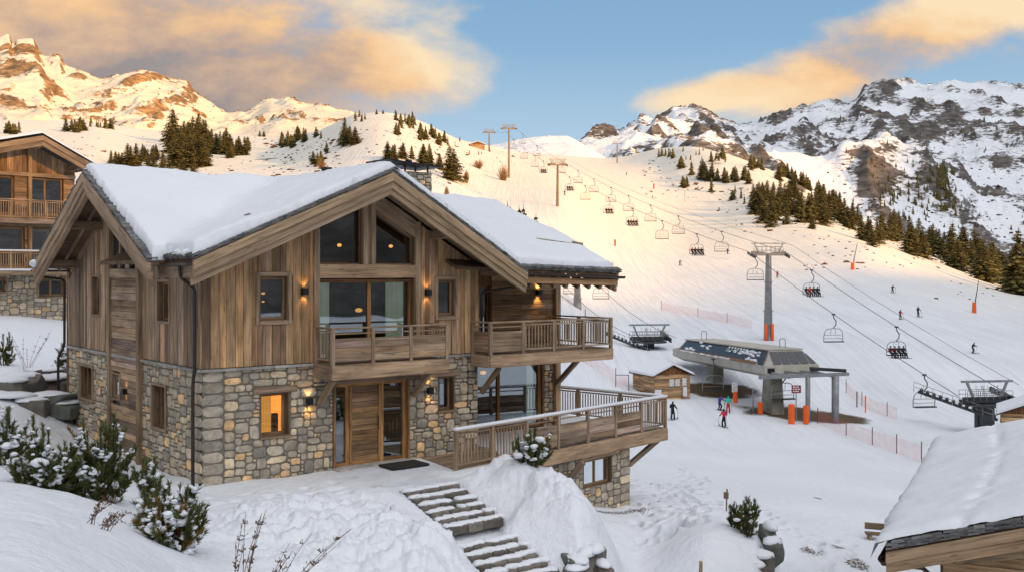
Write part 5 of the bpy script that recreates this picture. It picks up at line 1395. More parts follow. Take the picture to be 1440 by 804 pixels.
railing(b1, [((BX0, BS), (BX1, BS), ['boards'] * 3), ((BX0, BS), (BX0, -.15), ['slats']), ((BX1, BS), (BX1, -.15), ['slats'])], ZF, .97)
for t in (BX0 + .12, BX1 - .5): brace(b1, (t, -.08, ZF - 1.15), (t, BS + .15, ZF - .42))
for t in (BX0 + .12, BX1 - .5): m = MB(); m.beam((t, -.05, ZF - .35), (t, BS + .02, ZF - .35), .14, .2, gt()); m.build('joist', W_GREY, b1)
b2 = empty('balcony', parent=chalet); RX0, RX1, RS = 8.45, 13.45, -1.0
deck(b2, [(RX0, RS), (RX1, RS), (RX1, 2.08), (8.85, 2.08), (8.85, .0), (RX0, -.12)], ZF - .02)
fascia(b2, (RX0 - .05, RS - .03, 0), (RX1 + .05, RS - .03, 0), ZF - .40, ZF - .04, tint=(1.2, 1.15, 1.1)); fascia(b2, (RX0 - .03, RS, 0), (RX0 - .03, -.12, 0), ZF - .40, ZF - .045); fascia(b2, (RX1 + .03, RS, 0), (RX1 + .03, 2.1, 0), ZF - .40, ZF - .045)
railing(b2, [((RX0, RS), (RX1, RS), ['boards', 'slats', 'slats', 'slats']), ((RX0, RS), (RX0, -.15), ['boards']), ((RX1, RS), (RX1, 2.1), ['slats', 'slats'])], ZF, .97)
brace(b2, (TW + .15, -.02, ZF - 1.25), (TW + .15, RS + .1, ZF - .42)); brace(b2, (WX - .1, 2.1, ZF - 1.55), (WX - .1, .6, ZF - .3), .16)
for t in (TW + .15, 10.2, 11.8, RX1 - .2): m = MB(); m.beam((t, 2.0 if t > 9 else -.05, ZF - .3), (t, RS + .02, ZF - .3), .14, .2, gt(.7, .9)); m.build('joist', W_GREY, b2)
# terrace
tr = empty('terrace', parent=chalet)
TA, TB, TC = (6.27, -2.25), (16.56, -.55), (15.2, 7.0)
tv = Vector((TB[0] - TA[0], TB[1] - TA[1])).normalized()
deck(tr, [TA, TB, TC, (WX + .05, 7.0), (WX + .05, 2.15), (TW + .06, 2.15), (TW + .06, -.06), (6.6, -.06)], .0, .14)
mb = MB(); mb.prism([(x, y, .004) for x, y in [(8.3, -1.75), (16.35, -.42), (15.1, 6.9), (WX + .2, 6.9), (WX + .2, 2.0), (9.0, 1.95), (9.0, -.5)]], (0, 0, .05)); mb.build('snow_cover', SNOWCAP, tr)
fascia(tr, (TA[0] + 1.3, TA[1] + .21, 0), (TB[0] + .05, TB[1] - .03, 0), -.44, -.01, .10, (1.15, 1.1, 1.05)); fascia(tr, (TB[0] + .03, TB[1], 0), (TC[0], TC[1], 0), -.44, -.015, .1)
railing(tr, [(TA, TB, ['slats', 'slats', 'boards', 'boards', 'boards', 'boards', 'slats']), (TB, TC, ['slats'] * 4)], .02, 1.06, cap_snow=True, rail_w=.15)
# basement under the terrace
def pl_base(a, z, o):   # along TA->TB from corner K
    b = Vector((14.87 - tv.x * a, -.47 - tv.y * a, z)); n = Vector((tv.y, -tv.x, 0)); return b + n * o
def pl_side(a, z, o):
    return Vector((14.87 + o, -.47 + a, z))
bw = (1.05, 2.6, -1.55, -.66)
# convert window columns from the photograph's proportions
mb = MB(); wall_core(mb, pl_base, 0, 8.2, -3.4, -.44, [bw], th=.35); mb.m = 1
rubble(mb, pl_base, -.02, 8.2, -3.2, -.46, [(bw[0] - .03, bw[1] + .03, bw[2] - .02, bw[3] + .03)], quoin=(True, False))
mb.build('stone_wall', [MORTAR, STONE], chalet)
mb = MB(); wall_core(mb, pl_side, .35, 7, -3.6, -.44, th=.35); mb.m = 1; rubble(mb, pl_side, .0, 7, -3.4, -.46); mb.build('stone_wall', [MORTAR, STONE], chalet)
window(pl_base, *bw, fw=.07, depth=.16, casing=.0, divs=1, glass=GLASS2)
w5 = chalet.children[-1]
m = MB(); m.beam(pl_base(bw[0] - .15, bw[3] + .09, .0), pl_base(bw[1] + .15, bw[3] + .09, .0), .12, .16, gt()); m.build('lintel', W_BEAM, chalet)
m = MB(); m.beam((14.9, -.40, -1.15), (16.3, -.45, -.42), .14, .17, gt(.7, .9), .02); m.build('bracket', W_GREY, tr)
for a in (3.3, 6.3):
    m = MB(); m.beam(pl_base(a + .05, -1.15, .02), pl_base(a + .05, -.5, .95 if a < .1 else .6), .14, .17, gt(.7, .9), .02); m.build('bracket', W_GREY, tr)
m = MB(); m.beam(pl_base(4.6, -1.3, .04), pl_base(4.6, -2.6, .04), .4, .5, gt(.7, .9)); 
# door mat
mt = MB(); mt.box(4.9, 6.1, -1.25, -.45, .0, .05, None, .01)
mo = mt.build('door_mat', MAT_B, None); mo.location = C0; mo.rotation_euler = (0, 0, CROT)
tag(mo, 'black door mat on the trodden snow before the entrance', 'door mat')
# entrance slab
m = MB(); m.box(o_door[0] - .1, o_door[1] + .1, -.5, .3, -.3, .012, (.33, .32, .31), .01); m.build('doorstep', STONE, chalet)
# ------------------------------------------------------------------ steps, neighbour, sheds, rocks, shrubs
ROCKM = mat_stone('rock_face', gain=1.0, scale=3.0, bump=.05)
def tn(k): return (.115 * k, .105 * k, .092 * k)
def stair_flight(q0, n, z0, label, extra=0.0):
    p = WT(ST0[0] + extra, ST0[1] - q0, z0)
    root = empty('stone_steps', p, CROT); tag(root, label, 'steps')
    for i in range(n):
        mb = MB(); x = -.80; y0 = -.36 * i; zt = -.107 * i - .02
        while x < .80:
            x2 = min(.82, x + rnd.uniform(.35, .75)); k = rnd.uniform(.75, 1.3)
            if .82 - x2 < .15: x2 = .82
            dz = rnd.uniform(-.012, .012); dy = rnd.uniform(-.02, .02)
            mb.box(x + .008, x2 - .008, y0 - .06 + dy - .30, y0 - .02 - .12 + dy, zt - .20 + dz, zt + dz - .0, tn(k * 1.05), .018); x = x2
        st = mb.build('step', STONE, root)
        sm = MB(); x = -.78
        while x < .76:  # snow left on the tread
            w_ = rnd.uniform(.12, .35)
            if rnd.random() < .92: sm.blob((x + w_ / 2, y0 - .12 - rnd.uniform(0, .06), zt + .0), w_ * .85, rnd.uniform(.13, .19), rnd.uniform(.04, .07), rnd.random(), 8, 4, .15)
            x += w_ * .8
        sm.build('snow', SNOWCAP, st, smooth=True)['kind'] = 'stuff'
    return root
stair_flight(0, 6, 0, 'upper flight of snowy stone steps leading down from the entrance landing')
stair_flight(3.0, 9, -.68, extra=-.55, label='lower flight of snowy stone steps in the foreground between snow banks')

def rock_shape(mb, rx, ry, rz, rr, rotz):
    """angular block: a box cut by random planes (convex hull of jittered corners)"""
    import bmesh
    bm = bmesh.new()
    for k in range(18):
        v = Vector((rr.uniform(-1, 1), rr.uniform(-1, 1), rr.uniform(-1, 1))); m_ = max(abs(v.x), abs(v.y), abs(v.z)); v = v / m_ * rr.uniform(.78, 1.0)
        bm.verts.new(Matrix.Rotation(rotz, 3, 'Z') @ Vector((v.x * rx, v.y * ry, v.z * rz)))
    r = bmesh.ops.convex_hull(bm, input=bm.verts)
    bmesh.ops.delete(bm, geom=[g for g in r['geom_interior'] if isinstance(g, bmesh.types.BMVert)], context='VERTS')
    bmesh.ops.bevel(bm, geom=bm.edges[:] , offset=min(rx, rz) * .06, segments=1, affect='EDGES')
    bm.verts.ensure_lookup_table(); ix = {v: i for i, v in enumerate(bm.verts)}
    mb.add([v.co.copy() for v in bm.verts], [tuple(ix[v] for v in f.verts) for f in bm.faces]); bm.free()
def boulder(x, y, z, rx, ry, rz, seed, label, group=None, snow=True, rotz=0.0):
    mb = MB(); rr = random.Random(seed)
    mb.c = (.18 * rr.uniform(.8, 1.2), .165, .145)
    rock_shape(mb, rx * 1.15, ry * 1.1, rz * 1.1, rr, rotz)
    o = mb.build('boulder', ROCKM, None, loc=(x, y, z)); tag(o, label, 'boulder', group)
    if snow:
        s_ = MB(); s_.blob((0, 0, rz * .78), rx * .98, ry * .98, rz * .42, seed + 1, 12, 6, .10, rotz=rotz, flat=-rz * .1); s_.build('snow_cap', SNOWCAP, o, smooth=True)
    return o
R_ = random.Random(11)
k = 0
for (px, py, d, sx, sz) in [(8, 548, 35, .8, .42), (32, 540, 35.5, .7, .38), (58, 545, 36, .75, .40), (84, 540, 36.5, .6, .34), (20, 568, 33.5, .75, .35), (46, 572, 33.5, .6, .3), (72, 566, 34, .75, .33), (92, 575, 34, .5, .3), (62, 528, 38, .7, .3)]:
    p = at(px, py, d); pos = ['far left', 'second from the left', 'middle', 'rightmost', 'front left', 'front middle', 'front right', 'lowest, nearest the chalet', 'topmost'][k]
    boulder(p.x, p.y, p.z, sx, .55, sz, 60 + k, f'dark snow-capped retaining rock left of the chalet, {pos} of the pile', 'rocks of the dry stone bank', rotz=R_.uniform(-.3, .3)); k += 1
k = 0
for (px, py, d, sx, sz) in [(812, 796, 22.6, .24, .30), (824, 790, 22.9, .22, .36), (838, 783, 23.1, .20, .34), (812, 802, 22.4, .26, .22), (846, 798, 22.9, .18, .24)]:
    p = at(px, py, d); boulder(p.x, p.y, p.z - .08, sx, .4, sz, 80 + k, ['left rock', 'topmost rock', 'right rock', 'lower left rock', 'lower right rock'][k] + ' at the end of the snow bank right of the steps', 'rocks ending the snow bank', snow=True, rotz=R_.uniform(-.5, .5)); k += 1
k = 0
for (px, py, d, sx, sz) in [(1082, 752, 28.5, .22, .4), (1086, 772, 27.6, .26, .38), (1072, 790, 27, .3, .36), (1060, 800, 26.5, .3, .3)]:
    p = at(px, py, d); boulder(p.x, p.y, p.z - .1, sx, .35, sz, 90 + k, ['topmost rock', 'second rock', 'third rock', 'lowest rock'][k] + ' on the right edge of the snowy mound with the small bush', 'rocks edging the mound', snow=True, rotz=R_.uniform(-.5, .5)); k += 1

# ---- shrubs
NEEDLE = mat_plain('pine_needles', (.085, .098, .040), rough=.7, noise=.45, scale=3.0, tint=True, spec=.2)
BARK = mat_plain('bark', (.10, .065, .04), rough=.9, noise=.4, scale=12, tint=True, spec=.1)
DRY = mat_plain('dry_stems', (.16, .10, .06), rough=.9, noise=.3, scale=9, tint=True, spec=.1)
def dwarf_pine(x, y, z, h, w_, seed, label, snow=.6, nb=26, lean=(0, 0), rusty=.15):
    rr = random.Random(seed); st = MB(); nl = MB(); sn = MB()
    for b in range(nb):
        th = 2 * math.pi * b / nb * 2.4 + rr.uniform(-.5, .5); rad = rr.uniform(.15, 1) ** .7
        hh = h * (1.0 - .62 * rad ** 1.3) * rr.uniform(.55, 1.08)
        ex = math.cos(th) * w_ * rad + lean[0] * hh; ey = math.sin(th) * w_ * rad + lean[1] * hh
        p0 = Vector((math.cos(th) * .06, math.sin(th) * .06, -.15)); pe = Vector((ex, ey, hh))
        c1 = p0.lerp(pe, .45) + Vector((math.cos(th) * w_ * rad * .35, math.sin(th) * w_ * rad * .35, -hh * .12))
        pts = [((1 - t) ** 2) * p0 + 2 * t * (1 - t) * c1 + t * t * pe for t in [i / 7 for i in range(8)]]
        st.tube(pts, [.022 * (1 - .75 * i / 7) for i in range(8)], 5, (1, 1, 1), cap=False)
        # side twigs
        tw = [(pts, .25)]
        for k in range(4):
            t = rr.uniform(.35, .9); i = int(t * 7); base = pts[i]; d = (pts[min(7, i + 1)] - pts[max(0, i - 1)]).normalized()
            sd = d.orthogonal().normalized(); sd.rotate(Matrix.Rotation(rr.uniform(0, 6.28), 3, d)); dr = (d * .6 + sd * .75 + Vector((0, 0, .40))).normalized()
            L = h * rr.uniform(.13, .26); tp = [base + dr * L * q / 4 + Vector((0, 0, .12 * L * (q / 4) ** 2)) for q in range(5)]
            st.tube(tp, [.009, .008, .007, .005, .003], 4, (1, 1, 1), cap=False); tw.append((tp, .0))
        for (tp, t0) in tw:
            L = sum((b_ - a_).length for a_, b_ in zip(tp, tp[1:])); n = int(L * (1 - t0) / .0042)
            rust = rr.random() < rusty * .5
            for q in range(n):
                t = t0 + (1 - t0) * rr.random(); f = t * (len(tp) - 1); i = min(len(tp) - 2, int(f)); c = tp[i].lerp(tp[i + 1], f - i); d = (tp[i + 1] - tp[i]).normalized()
                sd = d.orthogonal().normalized(); sd.rotate(Matrix.Rotation(rr.uniform(0, 6.28), 3, d)); dr = (d * rr.uniform(.7, 1.4) + sd * .7).normalized()
                ln = rr.uniform(.075, .13); wv = dr.cross(Vector((rr.uniform(-1, 1), rr.uniform(-1, 1), rr.uniform(-1, 1)))).normalized() * .010
                kk = rr.uniform(.55, 1.6); tc_ = (kk, kk, kk * .8) if not rust else (kk * 2.2, kk * 1.2, kk * .7)
                nl.add([c - wv, c + wv, c + dr * ln], [(0, 1, 2)], None, tc_)
            if rr.random() < snow * .62:
                m_ = rr.randint(2, 5); t1 = rr.uniform(.35, .7)
                for q in range(m_):
                    f = min(.999, t1 + q * .11) * (len(tp) - 1); i = int(f); e = tp[i].lerp(tp[i + 1], f - i); r_ = rr.uniform(.028, .062)
                    sn.blob(e + Vector((rr.uniform(-.03, .03), rr.uniform(-.03, .03), .03)), r_ * rr.uniform(.9, 1.6), r_ * rr.uniform(.9, 1.5), r_ * .7, rr.random(), 7, 5, .28, rotz=rr.uniform(0, 3))
    for k in range(int(nb * .30 * snow)):
        th = rr.uniform(0, 6.28); rd = rr.uniform(.2, .85); zz = h * (1 - .55 * rd ** 1.6) * rr.uniform(.25, .7); r_ = rr.uniform(.07, .15)
        sn.blob((math.cos(th) * w_ * rd + lean[0] * zz, math.sin(th) * w_ * rd + lean[1] * zz, zz), r_ * 1.3, r_ * 1.1, r_ * .6, rr.random(), 8, 5, .18, rotz=rr.uniform(0, 3))
    root = empty('dwarf_pine', (x, y, z)); tag(root, label, 'pine bush')
    st.build('branches', BARK, root); nl.build('foliage', NEEDLE, root)
    if sn.v: sn.build('snow', SNOWCAP, root, smooth=True)['kind'] = 'stuff'
    return root
def bush_at(px, pyb, d, hpx, wpx, seed, label, **k):
    p = at(px, pyb, d); z = gz(p.x, p.y); h = hpx / F * d + max(0, min(.6, p.z - z))
    return dwarf_pine(p.x, p.y, min(z + .05, p.z + .1) if abs(z - p.z) < .8 else z, h, wpx / F * d / 2, seed, label, **k)
bush_at(60, 700, 20.5, 125, 95, 1, 'tall snow-dusted dwarf pine at the far left of the foreground bank', nb=30, snow=.6)
bush_at(138, 712, 21.5, 150, 95, 2, 'bushy snow-dusted dwarf pine in front of the chalet side wall', nb=30, snow=.55)
bush_at(238, 790, 16.8, 150, 105, 3, 'nearest snow-laden dwarf pine with rusty lower branches at the bank edge', nb=30, snow=.8, rusty=.5)
bush_at(210, 700, 20.0, 72, 46, 4, 'small dwarf pine between the two larger ones beside the chalet corner', nb=14, snow=.6)
bush_at(4, 628, 24, 75, 70, 5, 'dwarf pine cut by the left picture edge', nb=16, snow=.9)
bush_at(748, 716, 26.6, 72, 60, 6, 'snow-dusted small pine growing against the terrace fascia', nb=18, snow=.75)
bush_at(1052, 742, 28.0, 52, 46, 7, 'small bushy pine on the snowy mound right of the footpath', nb=16, snow=.25)
bush_at(1032, 722, 28.6, 28, 20, 8, 'tiny pine twig bush just left of the bush on the mound', nb=7, snow=.2)
bush_at(88, 468, 40, 42, 16, 10, 'thin young conifer in front of the neighbouring chalet wall', nb=9, snow=.7)
bush_at(6, 470, 38, 30, 30, 12, 'dark scrubby bush on the snowbank at the left edge', nb=8, snow=.4)
def dry_clump(px, py, d, hpx, n, seed, label, spread=.5, name='dry_grass', lean=.25, seedheads=True):
    rr = random.Random(seed); p = at(px, py, d); z = gz(p.x, p.y); h = hpx / F * d + max(0, p.z - z); mb = MB()
    for k in range(n):
        a = rr.uniform(0, 6.28); L = h * rr.uniform(.55, 1.05); e = Vector((math.cos(a) * spread * L * .6 + lean * L, math.sin(a) * spread * L * .4, L))
        b = Vector((rr.uniform(-.12, .12), rr.uniform(-.08, .08), -.1)); m_ = b.lerp(e, .5) + Vector((-lean * L * .25, 0, L * .08))
        pts = [((1 - t) ** 2) * b + 2 * t * (1 - t) * m_ + t * t * e for t in [i / 8 for i in range(9)]]
        mb.tube(pts, [.0065 * (1 - .6 * i / 8) for i in range(9)], 4, (1, 1, 1))
        if seedheads:
            for q in range(16):
                t = rr.uniform(.45, 1); i = min(7, int(t * 8)); c = pts[i]; dv = Vector((rr.uniform(-1, 1), rr.uniform(-1, 1), rr.uniform(.2, 1.2))).normalized() * rr.uniform(.03, .07)
                mb.tube([c, c + dv], [.005, .003], 3, (.8, .7, .6)); mb.blob(c + dv, .007, .007, .012, rr.random(), 5, 3, .2, tint=(.8, .7, .6))
    o = mb.build(name, DRY, None, loc=(p.x, p.y, z)); tag(o, label, 'dry plants'); return o
dry_clump(335, 815, 13.5, 95, 9, 1, 'upright dry brown grass stalks at the bottom edge left of centre', .25, lean=.12)
dry_clump(372, 815, 13.6, 70, 11, 2, 'dry brown grass bending right at the bottom edge', .5, lean=.6)
dry_clump(125, 758, 15, 42, 5, 3, 'few bare bent twigs on the near snowbank', .7, 'dead_twigs', lean=.9)
dry_clump(140, 775, 14.6, 26, 6, 4, 'low dry twigs lying over the near snowbank', .8, 'dead_twigs', lean=1.4)
dry_clump(38, 488, 38, 26, 9, 5, 'leafless little bush on the snowbank below the neighbouring chalet', .9, 'dead_twigs', lean=.1)

# ---- wooden posts and bench of the lower yard
def post(px, py, d, hpx, label, board=False, w_=.09):
    p = at(px, py, d); z = gz(p.x, p.y); h = hpx / F * d; m = MB(); m.beam((0, 0, -.3), (.03, 0, h), w_, w_ * .8, gt(.6, .9), .01)
    if board: m.box(-.07, .07, -.05, .03, h * .55, h * .85, (.5, .45, .4), .01)
    o = m.build('wooden_post', W_GREY, None, loc=(p.x, p.y, z)); tag(o, label, 'post'); return o
post(1021, 692, 31, 30, 'thin wooden post with small board on the mound crest', True, .05)
post(984, 806, 24.5, 46, 'weathered broken wooden stake at the bottom edge')
post(972, 812, 24, 22, 'short leaning wooden stake beside the taller broken one')
p = at(1236, 735, 34.5); zz = gz(p.x, p.y)
m = MB(); m.beam((-.45, 0, .22), (.6, -.1, .16), .28, .07, gt(.5, .7), .01); bn = m.build('bench', W_GREY, None, loc=(p.x, p.y, zz)); tag(bn, 'low grey wooden bench half buried beside the snowy shed roof', 'bench')
m = MB(); m.beam((-.4, .22, .42), (.6, .12, .36), .05, .22, gt(.4, .6), .01); m.build('backrest', W_GREY, bn)
for x in (-.3, .45): m = MB(); m.box(x - .04, x + .04, -.1, .2, -.3, .19); m.build('leg', W_GREY, bn)

# ---- shed in the lower right corner: only its roof and gable show
e_ = Vector((.454, .891, 0)); b_ = Vector((.891, -.454, 0))
shed = empty('shed', (6.2, 17.0, 0), math.atan2(-.454, .891)); tag(shed, 'nearby timber shed with thick snow on its roof in the lower right corner', 'shed')
# local x along b_, y along e_
def SZ(x): return .80 + .31 * x
mb = MB(); mb.prism([(0, 0, SZ(0)), (5.2, 0, SZ(5.2)), (5.2, 11.9, SZ(5.2)), (0, 11.9, SZ(0))], (0, 0, -.07), (.5, .5, .5)); sr = mb.build('roof', W_DARK, shed)
shingle_edge((0, -.03, SZ(0)), (5.2, -.03, SZ(5.2)), (0, 1, 0), 0, 0, sr, 4)
xs = np.arange(-.26, 5.2, .08); ys = np.arange(.03, 11.85, .08); XX, YY = np.meshgrid(xs, ys)
ed = np.minimum(np.minimum(XX + .26 + .08 * fbm(YY * 1.5, YY * 0 + 3, 3, 5), YY), 11.85 - YY); e2 = np.clip(ed / .35, 0, 1)
ZZ = .80 + .31 * XX + .06 + .22 * np.sqrt(np.clip(1 - (1 - e2) ** 2, 0, 1)) * (1 + .25 * fbm(XX * 1.2, YY * 1.2, 4, 2)) + .05 * fbm(XX * 3, YY * 3, 3, 7) * (1 - e2)
ZZ = np.where(ed < .03, .80 + .31 * XX + np.where(XX < 0, -.10, .03), ZZ)
# line of drip marks and the shallow fold seen on the snow
fold = np.exp(-((XX - 1.15 - .35 * np.sin(YY * .25)) / .10) ** 2); ZZ -= fold * np.clip(vnoise(XX * 3, YY * 5, 9) - .35, 0, 1) * .22
o = grid_mesh('snow_cover', XX, YY, ZZ, ROOFSNOW, None, sr)
mb = MB()
def slabl(mb, p, q, z0, z1, o0, o1, tint):
    p, q = Vector(p), Vector(q); D = Vector((0, 0, -1)); O = Vector((0, -1, 0))
    A = [p + D * z0 + O * o0, q + D * z0 + O * o0, q + D * z1 + O * o0, p + D * z1 + O * o0]; e = O * (o1 - o0); L = (q - p).length
    mb.add(A + [v + e for v in A], [(0, 1, 2, 3), (7, 6, 5, 4), (0, 4, 5, 1), (1, 5, 6, 2), (2, 6, 7, 3), (3, 7, 4, 0)], [(0, z0, 0), (L, z0, 0), (L, z1, 0), (0, z1, 0)] * 2, tint)
slabl(mb, (0, 0, SZ(0)), (5.2, 0, SZ(5.2)), .03, .20, 0, .07, (1.0, .98, .95)); mb.build('barge_board', W_BEAM, shed)
mb = MB(); slabl(mb, (0, 0, SZ(0)), (5.2, 0, SZ(5.2)), .202, .38, -.05, .03, (.95, .9, .85)); mb.build('barge_board', W_BEAM, shed)
mb = MB(); wall_core(mb, lambda a, z, o: Vector((a, .9 - o, z)), .8, 5.2, -3.4, 3, top=lambda a: SZ(a) - .1, tint=(.4, .3, .2))
boards_h(mb, lambda a, z, o: Vector((a, .9 - o, z)), .8, 5.2, -3.3, .95, h=(.16, .24)); mb.build('timber_wall', W_WARM, shed)
mb = MB(); wall_core(mb, lambda a, z, o: Vector((.8 - o, a, z)), .9, 11.4, -3.4, .9, tint=(.4, .3, .2)); boards_h(mb, lambda a, z, o: Vector((.8 - o, a, z)), .9, 11.4, -3.3, .95); mb.build('timber_wall', W_WARM, shed)
for x in (.4, 2.4, 4.4):
    mb = MB(); mb.beam((x, .1, SZ(x) - .28), (x, 1.0, SZ(x) - .28), .14, .18, gt(.6, .9), .015); mb.build('purlin', W_GREY, shed)
mb = MB(); mb.beam((1.0, .85, .55), (5.2, .85, 1.6), .08, .16, gt(.9, 1.0)); mb.build('rafter', W_BEAM, shed)
def gutter_on(par, p, q, r_=.07):
    g = gutter(p, q, r_); g.parent = par
gutter_on(shed, (-.06, -.05, SZ(0) - .14), (-.06, 11.8, SZ(0) - .14), .07)
mb = MB(); mb.tube([(-.1, .12, SZ(0) - .16), (-.1, .3, SZ(0) - .30), (.5, .55, SZ(0) - .36), (.66, .6, SZ(0) - .5), (.68, .6, -3)], .045, 8); mb.build('downpipe', METAL_D, shed, smooth=True)

# ---- neighbouring chalet on the left
NB = empty('neighbouring_chalet', (-26.7, 57.0, 0), R(45)); tag(NB, 'neighbouring timber chalet with two balconies over a stone base at the left edge', 'chalet')
def NP(a, z, o): return Vector((a, -o, z))
def nb_roof(a): return 12.9 - (.50 * a if a > 0 else -.26 * a * -1 * -1)
def nb_top(a): return 12.55 - (.50 * a if a > 0 else .26 * -a)
NX0, NX1 = -7.0, 2.35
TOPK = [0]
wu = [(-6.2, -3.6, 9.05, 10.75), (-3.1, -.45, 9.05, 10.75), (.25, 2.0, 9.05, 10.75)]
wu = [(-5.9, -3.5, 8.6, 10.75), (-3.1, -.9, 8.6, 10.75), (-.25, 1.75, 8.6, 10.75)]
wm = [(-6.0, -3.4, 5.8, 7.95), (-3.1, -.35, 5.8, 7.95), (-.15, 1.95, 5.8, 7.95)]
wl = [(-2.35, -1.35, 4.4, 5.1), (.35, 1.8, 4.1, 5.1)]
mb = MB(); wall_core(mb, NP, NX0, NX1, 5.5, 14, wu + wm, th=.3, top=nb_top, tint=(.45, .35, .25)); 
boards_v(mb, NP, NX0, NX1, 10.95, 14, w=(.3, .5), top=nb_top); 
for z0, z1 in ((5.5, 5.8), (7.97, 8.6)): boards_h(mb, NP, NX0, NX1, z0, z1, wu + wm)
boards_h(mb, NP, NX0, NX1, 5.8, 7.95, wm, h=(.2, .3)); boards_h(mb, NP, NX0, NX1, 8.6, 10.93, wu, h=(.2, .3))
mb.build('timber_wall', W_WARM, NB)
mb = MB(); mb.beam(NP(NX0, 10.85, .12), NP(NX1, 10.85, .12), .2, .2, gt()); mb.beam(NP(NX0, 8.1, .12), NP(NX1, 8.1, .12), .2, .24, gt(.7, .9)); mb.build('wall_beam', W_BEAM, NB)
mb = MB(); wall_core(mb, NP, NX0, NX1, 1.5, 5.5, wl, th=.4); mb.m = 1; rubble(mb, NP, NX0 + 3, NX1, 2.5, 5.48, wl, cell=.13); mb.build('stone_wall', [MORTAR, STONE], NB)
mb = MB(); wall_core(mb, lambda a, z, o: Vector((NX1 + o, a, z)), .3, 9, 1.5, 5.5, th=.3); mb.build('stone_wall', MORTAR, NB)
mb = MB(); wall_core(mb, lambda a, z, o: Vector((NX1 + o, a, z)), .3, 9, 5.5, 11.2, th=.3, tint=(.4, .3, .2)); boards_h(mb, lambda a, z, o: Vector((NX1 + o, a, z)), 0, 9, 5.5, 11.2); mb.build('timber_wall', W_WARM, NB)
GLASSN = mat_glass('neighbour_glass', refl=.45)
for o in wu: window(NP, *o, fw=.10, depth=.12, casing=0, divs=1, glass=GLASSN, parent=NB, wood=W_WARM)
for o in wm: window(NP, *o, fw=.10, depth=.12, casing=0, divs=0, glass=GLASSN, parent=NB, wood=W_WARM)
for o in wl: window(NP, *o, fw=.10, depth=.15, casing=.08, divs=1 if o[0] > 0 else 0, glass=GLASS, parent=NB, wood=W_GREY)
for zf, nm in ((8.35, 1), (5.55, 2)):
    nbx = empty('balcony', parent=NB)
    deck(nbx, [(NX0, -1.2), (NX1 - .2, -1.2), (NX1 - .2, 0), (NX0, 0)], zf, .14, W_WARM); fascia(nbx, (NX0, -1.22, 0), (NX1 - .2, -1.22, 0), zf - .25, zf + .02)
    railing(nbx, [((NX0, -1.2), (NX1 - .2, -1.2), ['slats'] * 5), ((NX1 - .2, -1.2), (NX1 - .2, 0), ['slats'])], zf, 1.05, cap_snow=(nm == 2), cols=W_WARM)
    if nm == 2:
        m = MB(); m.beam((NX0, -1.28, zf + .04), (NX1 - .2, -1.28, zf + .04), .16, .10, (1, 1, 1), .03); m.build('snow_strip', SNOWCAP, nbx)
def Nz(a, y, dz=0): return Vector((a, y, 12.9 - (.50 * a if a > 0 else .26 * -a) + dz))
for (a0, a1) in ((-8, 0), (0, 3.0)):
    mb = MB(); mb.prism([Nz(a0, -1.6), Nz(a1, -1.6), Nz(a1, 9), Nz(a0, 9)], (0, 0, -.12), (.6, .6, .6)); nr = mb.build('roof', W_DARK, NB)
    XX, YY = np.meshgrid(np.linspace(a0, a1, 40), np.linspace(-1.62, 9, 90)); e2 = np.clip(np.minimum(YY + 1.64, 3.05 - XX) / .22, 0, 1)
    ZZ = 12.9 - np.where(XX > 0, .5 * XX, -.26 * XX) + .02 + .26 * np.sqrt(1 - (1 - e2) ** 2); grid_mesh('snow_cover', XX, YY, ZZ, ROOFSNOW, None, nr)
    for (z0, z1, o0, o1, tn_) in ((.02, .30, 0, .12, gt(.8, .9)), (.302, .58, -.06, .06, gt(.7, .8))):
        mb = MB(); P, Q = Nz(a0, -1.6), Nz(a1, -1.6); slabl(mb, P, Q, z0, z1, o0, o1, tn_); mb.build('barge_board', W_GREY, NB)
for a in (0, -4, 2.1): m = MB(); m.beam(Nz(a, .1, -.5), Nz(a, -1.4, -.5), .26, .3, gt(.6, .9), .02); m.build('purlin', W_GREY, NB)
for a in (.0, -3.3): m = MB(); m.frame_box(NP(a - .12 if a == 0 else a, 9.2, .1), Vector((0, 0, 1)), Vector((1, 0, 0)), Vector((0, 1, 0)), 3.4, .1, .1, gt(), .01); m.build('wall_post', W_WARM, NB)
